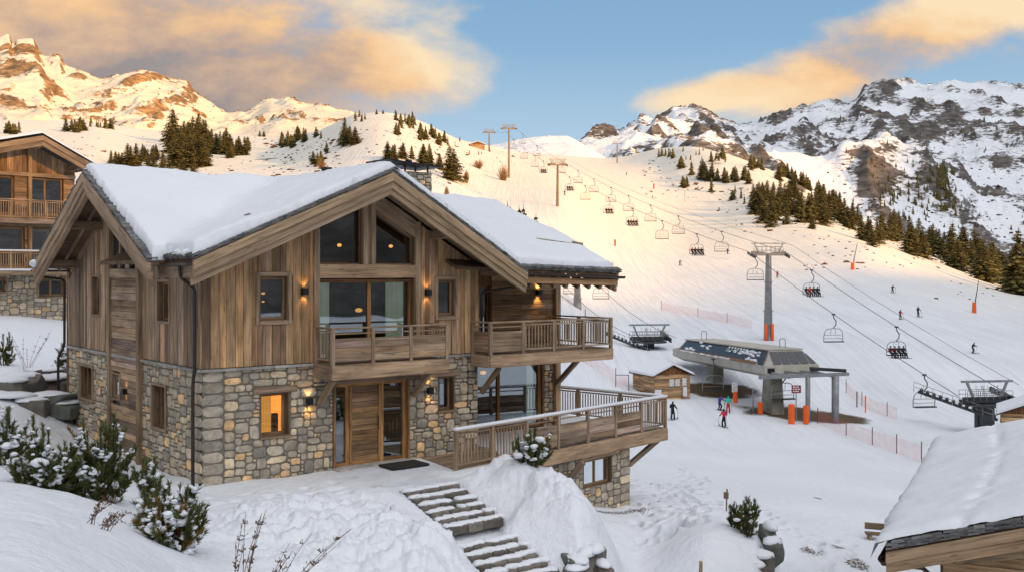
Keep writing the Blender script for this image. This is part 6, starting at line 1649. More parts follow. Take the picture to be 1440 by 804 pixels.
# ------------------------------------------------------------------ trees
CROWN = mat_plain('conifer_crown', (.115, .098, .042), rough=.8, noise=.5, scale=2.0, tint=True, spec=.1)
def conifer_meshes(seed, rad=.19, levels=20, full=1.0):
    rr = random.Random(seed); c = MB(); t = MB(); t.tube([(0, 0, -.06), (0, 0, .5), (0, 0, .97)], [.016, .010, .002], 6)
    for L in range(levels):
        z = .05 + .93 * (L / levels) ** .95; r_ = rad * (1 - ((z - .05) / .96)) ** .82 * rr.uniform(.75, 1.15) + .008
        nb = max(6, int(14 * (1 - z * .5)))
        a0 = rr.uniform(0, 6.28)
        for b in range(nb):
            if rr.random() > full: continue
            th = a0 + 6.283 * b / nb + rr.uniform(-.25, .25); rl = r_ * rr.uniform(.6, 1.15); dr = Vector((math.cos(th), math.sin(th), 0)); sd = Vector((-dr.y, dr.x, 0))
            droop = -.30 * rl + rr.uniform(-.02, .02) * .6; k0 = rr.uniform(.6, 1.3)
            n = 4
            for i in range(n):
                f0, f1 = i / n, (i + 1) / n + .12
                for sg in (-1, 1):
                    wdt = rl * .40 * (1 - f0 * .65) * rr.uniform(.7, 1.3)
                    p0 = dr * rl * f0 + Vector((0, 0, z + droop * f0 ** 1.3)); p1 = dr * rl * f1 + Vector((0, 0, z + droop * f1 ** 1.3)); p2 = dr * rl * (f0 + f1) * .55 + sd * sg * wdt + Vector((0, 0, z + droop * f1 - rr.uniform(.0, .02)))
                    k = k0 * rr.uniform(.6, 1.35) * (.7 + .5 * f1)
                    c.add([p0 + Vector((0, 0, .012)), p1, p2], [(0, 1, 2)], None, (k, k, k * .85))
            # hanging twigs
            p1 = dr * rl * .7 + Vector((0, 0, z + droop * .7)); k = k0 * .6
            c.add([p1 - sd * .014, p1 + sd * .014, p1 - Vector((0, 0, rr.uniform(.02, .05)))], [(0, 1, 2)], None, (k, k, k))
    for k in range(4):
        c.tube([(0, 0, .93), (0, 0, 1.0)], [.006, .001], 3)
    return t.mesh('trunk', BARK), c.mesh('crown', CROWN)
def one_mesh(seed, rad=.2):
    rr = random.Random(seed); c = MB()
    lv = 8
    for L in range(lv):
        z = .03 + .95 * L / lv; r_ = rad * (1 - z) ** .8 * rr.uniform(.85, 1.2) + .01; n = 8; vs = [(0, 0, z + .17)]
        for i in range(n):
            th = 6.283 * i / n + L; q = r_ * rr.uniform(.6, 1.25); vs.append((math.cos(th) * q, math.sin(th) * q, z - rr.uniform(0, .035)))
        k = rr.uniform(.7, 1.3); c.add(vs, [(0, i + 1, (i + 1) % n + 1) for i in range(n)], None, (k, k, k * .85))
    return c.mesh('crown', CROWN)
CM = [conifer_meshes(100 + i, rad=[.20, .235, .18, .26, .21, .245][i], full=[1, .95, .85, 1, .8, .95][i]) for i in range(6)]
SM = [one_mesh(200 + i, rad=[.2, .26, .17, .23][i]) for i in range(4)]
def add_tree(p, h, label, group, parts=True, seed=0, wide=1.0, name='conifer'):
    rr = random.Random(seed); rz = rr.uniform(0, 6.28)
    if parts:
        r_ = empty(name, p, rz); tm, cm = CM[seed % 6]
        for nm, me in (('trunk', tm), ('crown', cm)):
            o = bpy.data.objects.new(nm, me); COL.objects.link(o); o.parent = r_
        r_.scale = (h * wide, h * wide, h); r_.rotation_euler = (rr.uniform(-.05, .05), rr.uniform(-.05, .05), rz)
    else:
        r_ = bpy.data.objects.new(name, SM[seed % 4]); COL.objects.link(r_); r_.location = p; r_.rotation_euler = (0, 0, rz); r_.scale = (h * wide, h * wide, h)
    tag(r_, label, 'tree', group); return r_
def on_layer(LY, px, py):
    P_, D_, Y_, Z_ = LY; j = int(np.clip(round((px + 420) / 2), 0, P_.shape[1] - 1)); col = Y_[:, j]
    k = np.nonzero(col <= py)[0]; i = int(k[0]) if len(k) else int(np.argmin(col))
    d = D_[i, j]; return Vector(((P_[i, j] - 720) / F * d, d, Z_[i, j])), d
TREES = [ # px0, px1, base0, base1, n, hmin, hmax, phrase
 (8, 34, 186, 190, 5, 12, 19, 'in the small clump at the far left above the neighbouring chalet'),
 (93, 118, 183, 190, 7, 14, 22, 'in the left clump on the sunlit shelf below the rocky ridge'),
 (122, 142, 174, 182, 5, 9, 13, 'in the short row on the shelf just below the outcrop'),
 (146, 160, 179, 183, 4, 12, 17, 'in the small group right of the shelf row'),
 (108, 116, 224, 227, 2, 8, 12, 'right beside the neighbouring chalet roof'),
 (156, 172, 232, 236, 4, 16, 22, 'at the left end of the dark trees above the chalet ridge'),
 (178, 195, 236, 240, 3, 30, 38, 'tall and slim among the dark trees above the left gable'),
 (196, 222, 222, 230, 7, 18, 28, 'in the group left of the dense golden stand'),
 (208, 234, 240, 245, 3, 28, 36, 'standing low in front of the dense golden stand'),
 (240, 290, 198, 237, 34, 30, 46, 'in the dense golden-lit stand above the chalet roof'),
 (255, 274, 246, 249, 2, 24, 30, 'lowest below the dense golden stand'),
 (290, 318, 206, 218, 10, 24, 34, 'in the stand right of the golden one'),
 (322, 352, 212, 224, 9, 18, 32, 'at the right end of the trees above the roof'),
 (363, 374, 190, 194, 2, 8, 12, 'alone on the slope between ridge and round hill'),
 (393, 412, 202, 208, 7, 13, 21, 'in the left clump in the shaded gully'),
 (415, 431, 197, 202, 4, 16, 21, 'in the right clump in the shaded gully'),
 (444, 453, 193, 196, 2, 10, 15, 'high on the shaded flank'),
 (440, 456, 230, 234, 4, 12, 18, 'in the low clump beside the roof vent'),
 (459, 462, 215, 217, 1, 14, 17, 'single on the flank left of the round hill'),
 (482, 503, 200, 208, 6, 22, 35, 'in the dark group on the left shoulder of the round hill'),
 (497, 515, 164, 178, 6, 8, 13, 'along the left skyline of the round hill'),
 (528, 541, 160, 162, 2, 5, 8, 'rounded, on top of the round hill'),
 (556, 560, 168, 170, 1, 11, 14, 'single, upright on the top of the round hill'),
 (563, 590, 172, 190, 10, 10, 17, 'near the top right of the round hill'),
 (556, 563, 188, 191, 2, 14, 18, 'in the middle of the round hill'),
 (586, 613, 188, 200, 8, 11, 18, 'in the wide bushy clump on the round hill'),
 (614, 631, 200, 207, 4, 12, 19, 'right of the bushy clump on the round hill'),
 (544, 560, 224, 229, 4, 20, 27, 'in the dark group above the gable apex'),
 (566, 582, 220, 225, 2, 16, 24, 'slim, above the gable apex'),
 (590, 608, 228, 237, 4, 22, 36, 'rising behind the chimney'),
 (617, 620, 238, 241, 1, 20, 24, 'small, right behind the chimney'),
 (630, 641, 251, 254, 2, 40, 49, 'tallest, right of the chimney'),
 (645, 690, 196, 222, 5, 4, 7, 'tiny, on the sunny right flank of the round hill'),
 (925, 945, 219, 222, 7, 8, 13, 'on the left skyline of the wooded spur'),
 (946, 950, 223, 225, 1, 12, 14, 'single, on the left part of the wooded spur'),
 (957, 961, 235, 238, 1, 15, 18, 'single, a little lower on the wooded spur'),
 (972, 976, 246, 248, 1, 17, 20, 'single, left of the first clump of the spur'),
 (958, 990, 211, 226, 7, 5, 9, 'tiny, along the top of the wooded spur'),
 (998, 1020, 222, 230, 9, 8, 15, 'in the clump on top of the wooded spur'),
 (985, 1011, 248, 256, 7, 17, 28, 'in the golden clump on the left of the spur'),
 (1000, 1004, 268, 271, 1, 18, 21, 'below the golden clump of the spur'),
 (1017, 1024, 254, 260, 3, 13, 19, 'between the two golden clumps of the spur'),
 (1028, 1053, 252, 259, 7, 15, 25, 'in the second golden clump of the spur'),
 (1028, 1050, 268, 288, 4, 9, 14, 'small, on the open snow of the spur'),
 (958, 968, 262, 266, 4, 11, 15, 'in the little dark group beside the piste'),
 (1056, 1074, 235, 240, 5, 14, 20, 'on the skyline beside the lift arch'),
 (1094, 1146, 240, 258, 17, 12, 22, 'along the upper rim of the spur forest'),
 (1148, 1182, 258, 284, 12, 14, 25, 'along the right rim of the spur forest'),
 (1058, 1132, 272, 300, 22, 20, 32, 'inside the sunlit spur forest'),
 (1062, 1130, 300, 320, 12, 28, 42, 'along the lower edge of the spur forest'),
 (1132, 1182, 298, 322, 14, 26, 42, 'in the lower right of the spur forest'),
 (1183, 1206, 310, 322, 5, 28, 38, 'at the right end of the spur forest'),
 (1141, 1145, 322, 324, 1, 17, 20, 'single, just below the spur forest'),
 (1208, 1236, 338, 348, 5, 30, 42, 'in the left dark group above the snow lance'),
 (1237, 1266, 332, 342, 7, 28, 40, 'in the group left of the deep dark wood'),
 (1276, 1328, 340, 364, 14, 32, 46, 'in the dark wood right of centre on the rim'),
 (1334, 1378, 362, 382, 12, 38, 56, 'in the tall dark wood near the right edge'),
 (1376, 1402, 382, 396, 8, 40, 56, 'in the row before the right edge wood'),
 (1400, 1424, 380, 392, 5, 30, 40, 'behind the right edge wood'),
 (1424, 1462, 402, 414, 6, 50, 92, 'tallest, at the right edge of the picture'),
]
seed = 0; FAR_T = []
for (x0, x1, b0, b1, n, h0, h1, ph) in TREES:
    rr = random.Random(x0 * 7 + n); hs = sorted([rr.uniform(h0, h1) for _ in range(n)], reverse=True)
    for i, hpx in enumerate(hs):
        px = x0 + (x1 - x0) * ((i * .618 + rr.uniform(0, .25)) % 1); py = rr.uniform(b0, b1); seed += 1
        p = ground_at(px, py, 150, 900); h = hpx * 1.08 / F * p.y; p.z -= .03 * h
        if hpx < 13.5 and n > 3: FAR_T.append((p, h, seed)); continue
        if n == 1: lab = 'dark conifer ' + ph
        elif i == 0: lab = 'tallest conifer ' + ph if 'allest' not in ph else 'conifer, taller of those ' + ph.replace('tallest, ', '')
        else: lab = 'dark conifer ' + ph
        lab = lab.replace('conifer tallest, ', 'tall conifer ').replace('conifer single, ', 'single conifer ').replace('conifer tiny, ', 'tiny conifer ').replace('conifer small, ', 'small conifer ').replace('conifer slim, ', 'slim conifer ')
        add_tree(p, h, lab, 'conifers ' + ph, parts=hpx > 19, seed=seed, wide=rr.uniform(1.15, 1.75) * (1.15 if hpx < 19 else 1))
# dark young spruces just behind the right wing
for i, (px, top, h, w_) in enumerate([(706, 283, 7.0, .9), (718, 282, 7.2, .9), (726, 292, 6.4, 1), (732, 288, 6.6, .9), (742, 287, 7.0, .95), (750, 300, 5.8, 1)]):
    d = 74 + i * 1.2; p = at(px, top, d); p.z -= h
    add_tree(p, h, ['leftmost', 'second', 'third', 'fourth', 'fifth', 'rightmost'][i] + ' of the dark young spruces peeking over the right wing roof', 'spruces behind the right wing', seed=400 + i, wide=w_)
# hundreds of tiny trees and seedlings further off, one mass
rr = random.Random(77)
for i in range(120):
    px = rr.uniform(1235, 1345); py = rr.uniform(245, 312); 
    if py < 262 and px < 1300: continue
    p, d = on_layer(MM, px, py); FAR_T.append((p, rr.uniform(6, 13) / F * d, i))
for i in range(60):
    px = rr.uniform(1165, 1440); py = rr.uniform(170, 340); p, d = on_layer(MM, px, py); FAR_T.append((p, rr.uniform(4, 8) / F * d, i))
for i in range(34):
    px = rr.gauss(1324, 5); py = rr.uniform(240, 292); p, d = on_layer(MM, px, py); FAR_T.append((p, rr.uniform(9, 17) / F * d, i))
fm = MB()
for (p, h, sd_) in FAR_T:
    r2 = random.Random(sd_); rad = h * r2.uniform(.2, .3); kk = r2.uniform(.7, 1.2)
    for L in range(4):
        z = h * (.02 + .24 * L); q = rad * (1 - L * .22); n = 6; vs = [(p.x, p.y, p.z + z + h * .32)] + [(p.x + math.cos(6.283 * i / n + L) * q * r2.uniform(.6, 1.2), p.y + math.sin(6.283 * i / n + L) * q * r2.uniform(.6, 1.2), p.z + z - h * .03) for i in range(n)]
        fm.add(vs, [(0, i + 1, (i + 1) % n + 1) for i in range(n)], None, (kk, kk, kk * .85))
o = fm.build('distant_trees', CROWN); tag(o, 'tiny distant conifers scattered over the far slopes', 'trees', kind='stuff')
# golden leafless bushes beside the lift line
BRUSH = mat_plain('bare_brush', (.30, .17, .08), rough=.9, noise=.4, scale=3, tint=True, spec=.1)
def bare_bush(px, py, wpx, hpx, seed, label):
    p = ground_at(px, py, 120, 500); d = p.y; rr = random.Random(seed); w_ = wpx / F * d / 2; h = hpx / F * d; m = MB()
    for k in range(170):
        a = rr.uniform(0, 6.28); r_ = rr.random() ** .6; e = Vector((math.cos(a) * w_ * r_, math.sin(a) * w_ * r_, h * math.sqrt(max(.05, 1 - r_ * r_ * .85)) * rr.uniform(.7, 1.05))); b = Vector((e.x * .25, e.y * .25, -.2)); mid = b.lerp(e, .5) + Vector((rr.uniform(-.2, .2), rr.uniform(-.2, .2), .1)) * h * .15
        kk = rr.uniform(.6, 1.4); m.tube([b, mid, e], [.045, .035, .012], 3, (kk, kk, kk), cap=False)
    o = m.build('bare_bush', BRUSH, None, loc=p); tag(o, label, 'bush')
bare_bush(673, 237, 20, 14, 1, 'golden leafless bush left of the larger one on the sunny flank')
bare_bush(708, 254, 22, 24, 2, 'large round golden leafless bush on the sunny flank')
bare_bush(656, 258, 10, 19, 3, 'narrow golden leafless bush right of the tallest conifer')
bare_bush(628, 279, 9, 17, 4, 'small orange leafless shrub beside the chimney')
bare_bush(452, 237, 16, 12, 5, 'reddish bare shrub above the roof ridge')
bare_bush(344, 312, 12, 8, 6, 'unused')if False else None
# low scrub and stones dotted over the slopes: nobody could count them
def scrub():
    rr = random.Random(31); m = MB()
    regs = [(370, 480, 195, 262, 190, 1.2, 2.6), (200, 360, 190, 250, 90, .9, 2), (20, 150, 190, 240, 60, .9, 2), (505, 640, 180, 250, 90, .9, 2.2), (640, 760, 195, 240, 30, .7, 1.5), (900, 1000, 225, 280, 60, .8, 2.2), (1000, 1140, 250, 330, 80, .9, 2.4), (1130, 1330, 320, 380, 90, 1, 2.8), (1300, 1440, 395, 425, 14, 1, 3), (560, 640, 250, 262, 20, .8, 2)]
    for (x0, x1, y0, y1, n, s0, s1) in regs:
        for k in range(n):
            px, py = rr.uniform(x0, x1), rr.uniform(y0, y1); p = ground_at(px, py, 120, 800); s_ = rr.uniform(s0, s1) * (2.2 if rr.random() < .08 else 1) / F * p.y * .8
            kk = rr.uniform(.5, 1.6); m.blob((p.x, p.y, p.z), s_ * 1.3, s_, s_ * rr.uniform(.4, .8), rr.random(), 6, 4, .35, tint=(kk * 1.4, kk * .95, kk * .8))
    for k in range(330):
        px = rr.uniform(1150, 1445); py = rr.uniform(235, 395); p, d = on_layer(MM, px, py)
        s_ = rr.uniform(.7, 2.0) / F * d; kk = rr.uniform(.5, 1.3); m.blob((p.x, p.y, p.z), s_ * 1.4, s_, s_ * .6, rr.random(), 6, 4, .35, tint=(kk, kk * .9, kk * .9))
    for k in range(160):
        px = rr.uniform(20, 470); py = rr.uniform(120, 185); p, d = on_layer(LM, px, py)
        s_ = rr.uniform(.5, 1.3) / F * d; kk = rr.uniform(.6, 1.6); m.blob((p.x, p.y, p.z), s_ * 1.6, s_, s_ * .6, rr.random(), 6, 4, .35, tint=(kk * 1.6, kk, kk * .6))
    o = m.build('low_scrub', mat_plain('scrub', (.075, .055, .038), rough=.9, noise=.4, tint=True, spec=.1)); tag(o, 'dark low scrub and small stones dotted over the snowy slopes', 'scrub', kind='stuff')
scrub()

# ------------------------------------------------------------------ lift hardware
STEEL = mat_plain('galvanised_steel', (.26, .27, .28), rough=.5, metal=.4, noise=.25, scale=1.5)
STEEL_D = mat_plain('dark_steel', (.06, .065, .07), rough=.5, metal=.4, noise=.25, scale=1.5)
SEATM = mat_plain('seat_rubber', (.035, .036, .04), rough=.7)
ORANGE = mat_plain('orange_pad', (.80, .13, .02), rough=.7, noise=.12, scale=2)
def line_pts():
    tops = [(44.2, 96.0, -6.0), (35.0, 140.0, 8.3), (12.3, 277.0, 35.0), (-1.1, 360.0, 56.5), (-10.0, 450.0, 67.5)]
    return tops
LP = line_pts()
def cable_pt(side, Y):
    for a, b in zip(LP, LP[1:]):
        if a[1] <= Y <= b[1]:
            f = (Y - a[1]) / (b[1] - a[1]); L = b[1] - a[1]; sag = 4 * f * (1 - f) * L * .011
            return Vector((a[0] + (b[0] - a[0]) * f + side * 2.5, Y, a[2] + (b[2] - a[2]) * f - sag))
def cable(name, pts, label, r_=.028):
    m = MB(); m.tube(pts, r_, 5); o = m.build(name, STEEL_D); tag(o, label, 'cable', None); return o
for s_, lb in ((-1, 'left hauling cable of the chairlift running down the piste'), (1, 'right hauling cable of the chairlift running down the piste')):
    cable('lift_cable', [cable_pt(s_, Y) for Y in np.linspace(96, 450, 150)], lb, .034)
cable('lift_cable', [cable_pt(1, Y) + Vector((.75, 0, 1.0 + (.0 if Y > 100 else 0))) for Y in np.linspace(96, 277, 80)], 'thin signal cable beside the right hauling cable', .022)
def sheaves(par, c, L, tilt, n=8):
    m = MB(); ca, sa_ = math.cos(tilt), math.sin(tilt)
    m.beam((c[0], c[1] - L / 2 * ca, c[2] - L / 2 * sa_), (c[0], c[1] + L / 2 * ca, c[2] + L / 2 * sa_), .10, .16)
    for k in range(n):
        f = (k + .5) / n - .5; p = Vector((c[0], c[1] + f * L * ca, c[2] + f * L * sa_ - .16)); m.tube([p - Vector((.06, 0, 0)), p + Vector((.06, 0, 0))], .17, 8)
    m.build('sheave_train', STEEL_D, par)
def tower(base, top, rot, label, r0=.55, arm=2.5, mat=STEEL, catwalk=True, pads=True, grade=.15):
    """lift tower: base and top points of the mast axis"""
    b = Vector(base); H = top[2] - b.z; lean = (top[0] - b.x, top[1] - b.y)
    root = empty('lift_tower', b, rot); tag(root, label, 'lift tower')
    lx, ly = lean[0] * math.cos(-rot) - lean[1] * math.sin(-rot), lean[0] * math.sin(-rot) + lean[1] * math.cos(-rot)
    m = MB(); m.tube([(0, 0, -1.0), (lx * .33, ly * .33, H * .33), (lx * .34, ly * .34, H * .335), (lx * .66, ly * .66, H * .66), (lx, ly, H - .35)], [r0, r0 * .9, r0 * .84, r0 * .74, r0 * .62], 16)
    for k in (.33, .66): m.tube([(lx * k, ly * k, H * k - .06), (lx * k, ly * k, H * k + .06)], r0 * (1.12 if k < .5 else .95), 16)
    m.build('mast', mat, root, smooth=False)
    m = MB()
    for sx in (-.18, .18): m.tube([(sx, -r0 * .95, .8), (lx + sx, ly - r0 * .75, H - .5)], .03, 4)
    for k in range(int(H / .55)):
        f = (k + 1.6) / (H / .55 + 1); m.tube([(lx * f - .18, ly * f - r0 * .93, H * f), (lx * f + .18, ly * f - r0 * .93, H * f)], .025, 4)
    m.build('ladder', mat, root)
    m = MB(); m.beam((lx - arm - .25, ly, H - .3), (lx + arm + .25, ly, H - .3), .3, .35); 
    for s_ in (-1, 1): m.beam((lx + s_ * arm * .55, ly, H - .3), (lx + s_ * arm * .82, ly, H + 1.15), .12, .12)
    m.beam((lx - arm * .98, ly, H + 1.2), (lx + arm * .98, ly, H + 1.2), .16, .14)
    for s_ in (-1, 1): m.beam((lx + s_ * .5, ly, H - .1), (lx + s_ * arm, ly, H + .0), .1, .3)
    m.build('crossarm', mat, root)
    if catwalk:
        m = MB()
        for y in (-.55, .55):
            for z in (.25, .75): m.tube([(lx - arm * .75, ly + y, H + z), (lx + arm * .75, ly + y, H + z)], .025, 4)
            for k in range(7): x = lx - arm * .75 + arm * 1.5 * k / 6; m.tube([(x, ly + y, H - .2), (x, ly + y, H + .75)], .025, 4)
        m.build('catwalk', mat, root)
    for s_ in (-1, 1): sheaves(root, (lx + s_ * arm, ly, H - .25), 2.6, math.atan(grade) , 8)
    if pads:
        for a in (-.6, .6):
            m = MB(); m.tube([(a * r0 * 1.25, -r0 * .7, -.5), (a * r0 * 1.25, -r0 * .7, 2.2)], .20, 10); m.build('crash_pad', ORANGE, root, smooth=True)
    return root
ang = math.atan2(.166, 1.0)
tb = ground_at(1080, 478, 125, 160); tower(tb, (LP[1][0], LP[1][1], LP[1][2]), ang, 'large grey chairlift tower with orange padding behind the lift station', .60, grade=.25)
STEEL_W = mat_plain('sun_tinted_steel', (.28, .22, .14), rough=.6, metal=.2, noise=.2)  # steel copy with golden sunlight painted into its colour
tb = ground_at(784, 290, 240, 300); tower(tb, (LP[2][0], LP[2][1], LP[2][2]), ang, 'tall golden-lit chairlift tower on the sunny upper piste', .42, mat=STEEL_W, pads=False, grade=.22)
tb = Vector((LP[3][0], LP[3][1], gz(LP[3][0], LP[3][1]))); tower(tb, LP[3], ang, 'right one of the two lift towers on the skyline', .40, mat=STEEL_W, pads=False, grade=.18)
tb = Vector((LP[4][0], LP[4][1], gz(LP[4][0], LP[4][1]))); tower(tb, LP[4], ang, 'left one of the two lift towers on the skyline', .40, mat=STEEL_W, pads=False, grade=.1)
tb = ground_at(868, 230, 500, 900); tower(tb, tb + Vector((0, 0, 13)), 0, 'distant small lift mast at the top of the piste', .5, arm=3, pads=False, catwalk=False)

# chair with hanger, frame, seat and safety bar; origin at the grip
def make_chair():
    r_ = empty('lift_chair')
    m = MB(); m.tube([(0, 0, .12), (0, 0, 0), (.02, .0, -.35), (.32, 0, -.75), (.28, 0, -1.2), (0, 0, -1.5), (0, 0, -1.62)], .055, 6); m.box(-.2, .2, -.12, .12, -.05, .12, None, .03); m.build('hanger', STEEL_D, r_)
    m = MB(); W2 = 1.15; pts = [(-W2, .1, -3.15), (-W2 - .02, .05, -2.5), (-W2 + .08, 0, -1.95), (-W2 + .35, 0, -1.68), (-.4, 0, -1.6), (.4, 0, -1.6), (W2 - .35, 0, -1.68), (W2 - .08, 0, -1.95), (W2 + .02, .05, -2.5), (W2, .1, -3.15)]
    m.tube(pts, .045, 6); m.build('frame', STEEL, r_)
    m = MB(); m.box(-1.12, 1.12, -.42, .12, -3.16, -3.05, None, .03); m.build('seat', SEATM, r_)
    m = MB()
    for x in (-.28, .28): m.tube([(x, .06, -1.62), (x, .16, -2.3)], .025, 5)
    m.tube([(-1.08, .14, -2.35), (1.08, .14, -2.35)], .03, 5); m.tube([(-1.08, .16, -2.75), (1.08, .16, -2.75)], .03, 5)
    m.build('backrest', STEEL, r_)
    return r_
proto = make_chair()
def solve_Y(px, side):
    best = None
    for Y in np.linspace(97, 449, 3000):
        p = cable_pt(side, Y); e = abs(p.x / p.y * F + 720 - px)
        if best is None or e < best[0]: best = (e, Y)
    return best[1]
CH = [ # px of grip, side, riders, label
 (1300, -1, 0, 'nearest empty lift chair, just left of the right-hand return station'),
 (1172, -1, 0, 'empty lift chair hanging right of the lift station roof'),
 (1062, -1, 0, 'empty lift chair partly left of the large grey tower'),
 (980, -1, 4, 'lift chair with four dark riders, left of an empty one above the piste'),
 (931, -1, 0, 'empty lift chair in the middle of the line, lower left of its pair'),
 (889, -1, 4, 'lift chair with riders hanging between two empty ones in mid line'),
 (856, -1, 3, 'lift chair with riders below the empty one right of the golden tower'),
 (823, -1, 0, 'empty lift chair, second right of the golden tower on the left cable'),
 (801, -1, 3, 'small lift chair with riders just right of the golden tower'),
 (764, -1, 3, 'small lift chair with riders just left of the golden tower'),
 (752, -1, 0, 'tiny empty lift chair left of the golden tower'),
 (737, -1, 0, 'tiny empty lift chair below the skyline towers'),
 (1261, 1, 4, 'large lift chair with four riders above the shaded piste at right'),
 (1141, 1, 4, 'lift chair with four riders, one in red, right of the large grey tower'),
 (1015, 1, 0, 'empty lift chair beside a lone skier above the piste'),
 (954, 1, 0, 'empty lift chair with small sign plate, right of its pair in mid line'),
 (915, 1, 0, 'empty lift chair above mid line on the right cable'),
 (884, 1, 0, 'empty lift chair on the right cable, fourth below the golden tower'),
 (859, 1, 0, 'empty lift chair directly above the chair with riders'),
 (835, 1, 0, 'small empty lift chair, second on the right cable below the golden tower'),
 (813, 1, 0, 'small empty lift chair, first on the right cable below the golden tower'),
 (790, 1, 0, 'tiny empty lift chair at the crossarm of the golden tower'),
 (755, 1, 0, 'tiny empty lift chair on the right cable above the golden tower'),
 (735, 1, 0, 'tiny empty lift chair on the right cable near the skyline'),
 (722, -1, 0, 'tiny empty lift chair right beside the right skyline tower'),
]
# ---- people
def body_mesh(name, joints, bones, root=0, sub=1):
    me = bpy.data.meshes.new(name); me.from_pydata([j[0] for j in joints], bones, [])
    o = bpy.data.objects.new('tmp', me); COL.objects.link(o)
    sk = o.modifiers.new('s', 'SKIN'); ss = o.modifiers.new('b', 'SUBSURF'); ss.levels = sub; ss.render_levels = sub
    for i, j in enumerate(joints):
        v = me.skin_vertices[0].data[i]; r_ = j[1]; v.radius = (r_, r_) if not isinstance(r_, tuple) else r_; v.use_root = (i == root)
    bpy.context.view_layer.update(); dg = bpy.context.evaluated_depsgraph_get(); ev = o.evaluated_get(dg)
    out = bpy.data.meshes.new_from_object(ev); bpy.data.objects.remove(o); out.name = name; return out
def pose(kind):
    if kind == 'stand': J = dict(pel=(0, 0, .92), ch=(0, .02, 1.28), nk=(0, 0, 1.47), hd=(0, -.03, 1.62), ht=(0, -.02, 1.74), ls=(-.19, 0, 1.40), le=(-.30, -.08, 1.14), lh=(-.33, -.33, 1.03), rs=(.19, 0, 1.40), re=(.30, -.08, 1.14), rh=(.33, -.33, 1.03), lk=(-.13, -.08, .50), lf=(-.14, 0, .10), lt=(-.14, -.2, .06), rk=(.13, -.08, .50), rf=(.14, 0, .10), rt=(.14, -.2, .06))
    elif kind == 'ski': J = dict(pel=(0, .12, .80), ch=(0, -.08, 1.14), nk=(0, -.16, 1.33), hd=(0, -.22, 1.47), ht=(0, -.22, 1.59), ls=(-.2, -.10, 1.26), le=(-.38, -.22, 1.05), lh=(-.36, -.50, 1.05), rs=(.2, -.10, 1.26), re=(.38, -.22, 1.05), rh=(.36, -.50, 1.05), lk=(-.16, -.16, .46), lf=(-.15, .04, .10), lt=(-.15, -.17, .06), rk=(.16, -.16, .46), rf=(.15, .04, .10), rt=(.15, -.17, .06))
    else: J = dict(pel=(0, .05, .0), ch=(0, .08, .36), nk=(0, .04, .55), hd=(0, 0, .70), ht=(0, 0, .82), ls=(-.19, .06, .48), le=(-.25, -.08, .24), lh=(-.14, -.36, .22), rs=(.19, .06, .48), re=(.25, -.08, .24), rh=(.14, -.36, .22), lk=(-.12, -.42, .03), lf=(-.14, -.48, -.42), lt=(-.14, -.66, -.44), rk=(.12, -.42, .03), rf=(.14, -.48, -.42), rt=(.14, -.66, -.44))
    rad = dict(pel=.145, ch=.165, nk=.07, hd=.115, ht=.085, ls=.085, le=.07, lh=.05, rs=.085, re=.07, rh=.05, lk=.085, lf=.08, lt=.06, rk=.085, rf=.08, rt=.06)
    ks = list(J); idx = {k: i for i, k in enumerate(ks)}
    B = [('pel', 'ch'), ('ch', 'nk'), ('nk', 'hd'), ('hd', 'ht'), ('ch', 'ls'), ('ls', 'le'), ('le', 'lh'), ('ch', 'rs'), ('rs', 're'), ('re', 'rh'), ('pel', 'lk'), ('lk', 'lf'), ('lf', 'lt'), ('pel', 'rk'), ('rk', 'rf'), ('rf', 'rt')]
    me = body_mesh('body_' + kind, [(J[k], rad[k]) for k in ks], [(idx[a], idx[b]) for a, b in B], 0)
    return me, J
POSES = {k: pose(k) for k in ('stand', 'ski', 'sit')}
CLM = {}
def cloth(c):
    if c not in CLM: CLM[c] = mat_plain('clothing', c, rough=.85, noise=.2, scale=8, spec=.15)
    return CLM[c]
SKIN = mat_plain('skin', (.45, .26, .18), rough=.6, noise=.05)
def dressed(kind, jacket, trousers, helmet):
    me0, J = POSES[kind]; me = me0.copy(); me.materials.clear()
    for m in (cloth(jacket), cloth(trousers), cloth(helmet), SKIN, cloth((.03, .03, .035))): me.materials.append(m)
    nz, hz = J['nk'][2], J['hd'][2]; pz = J['pel'][2]
    for p in me.polygons:
        c = p.center
        if c.z > hz - .02 or (c.z > nz + .04 and c.y > J['hd'][1] + .03): k = 2
        elif c.z > nz + .04: k = 3
        elif kind == 'sit': k = 0 if c.z > pz + .06 and c.y > -.30 else 1
        else: k = 0 if c.z > pz + .0 else 1
        if c.z < J['lf'][2] + .06 and kind != 'sit': k = 4
        if kind == 'sit' and c.z < J['lf'][2] + .10: k = 4
        if abs(c.x) > .2 and c.y < J['lh'][1] + .08 and c.z > pz: k = 4
        p.material_index = k; p.use_smooth = True
    return me
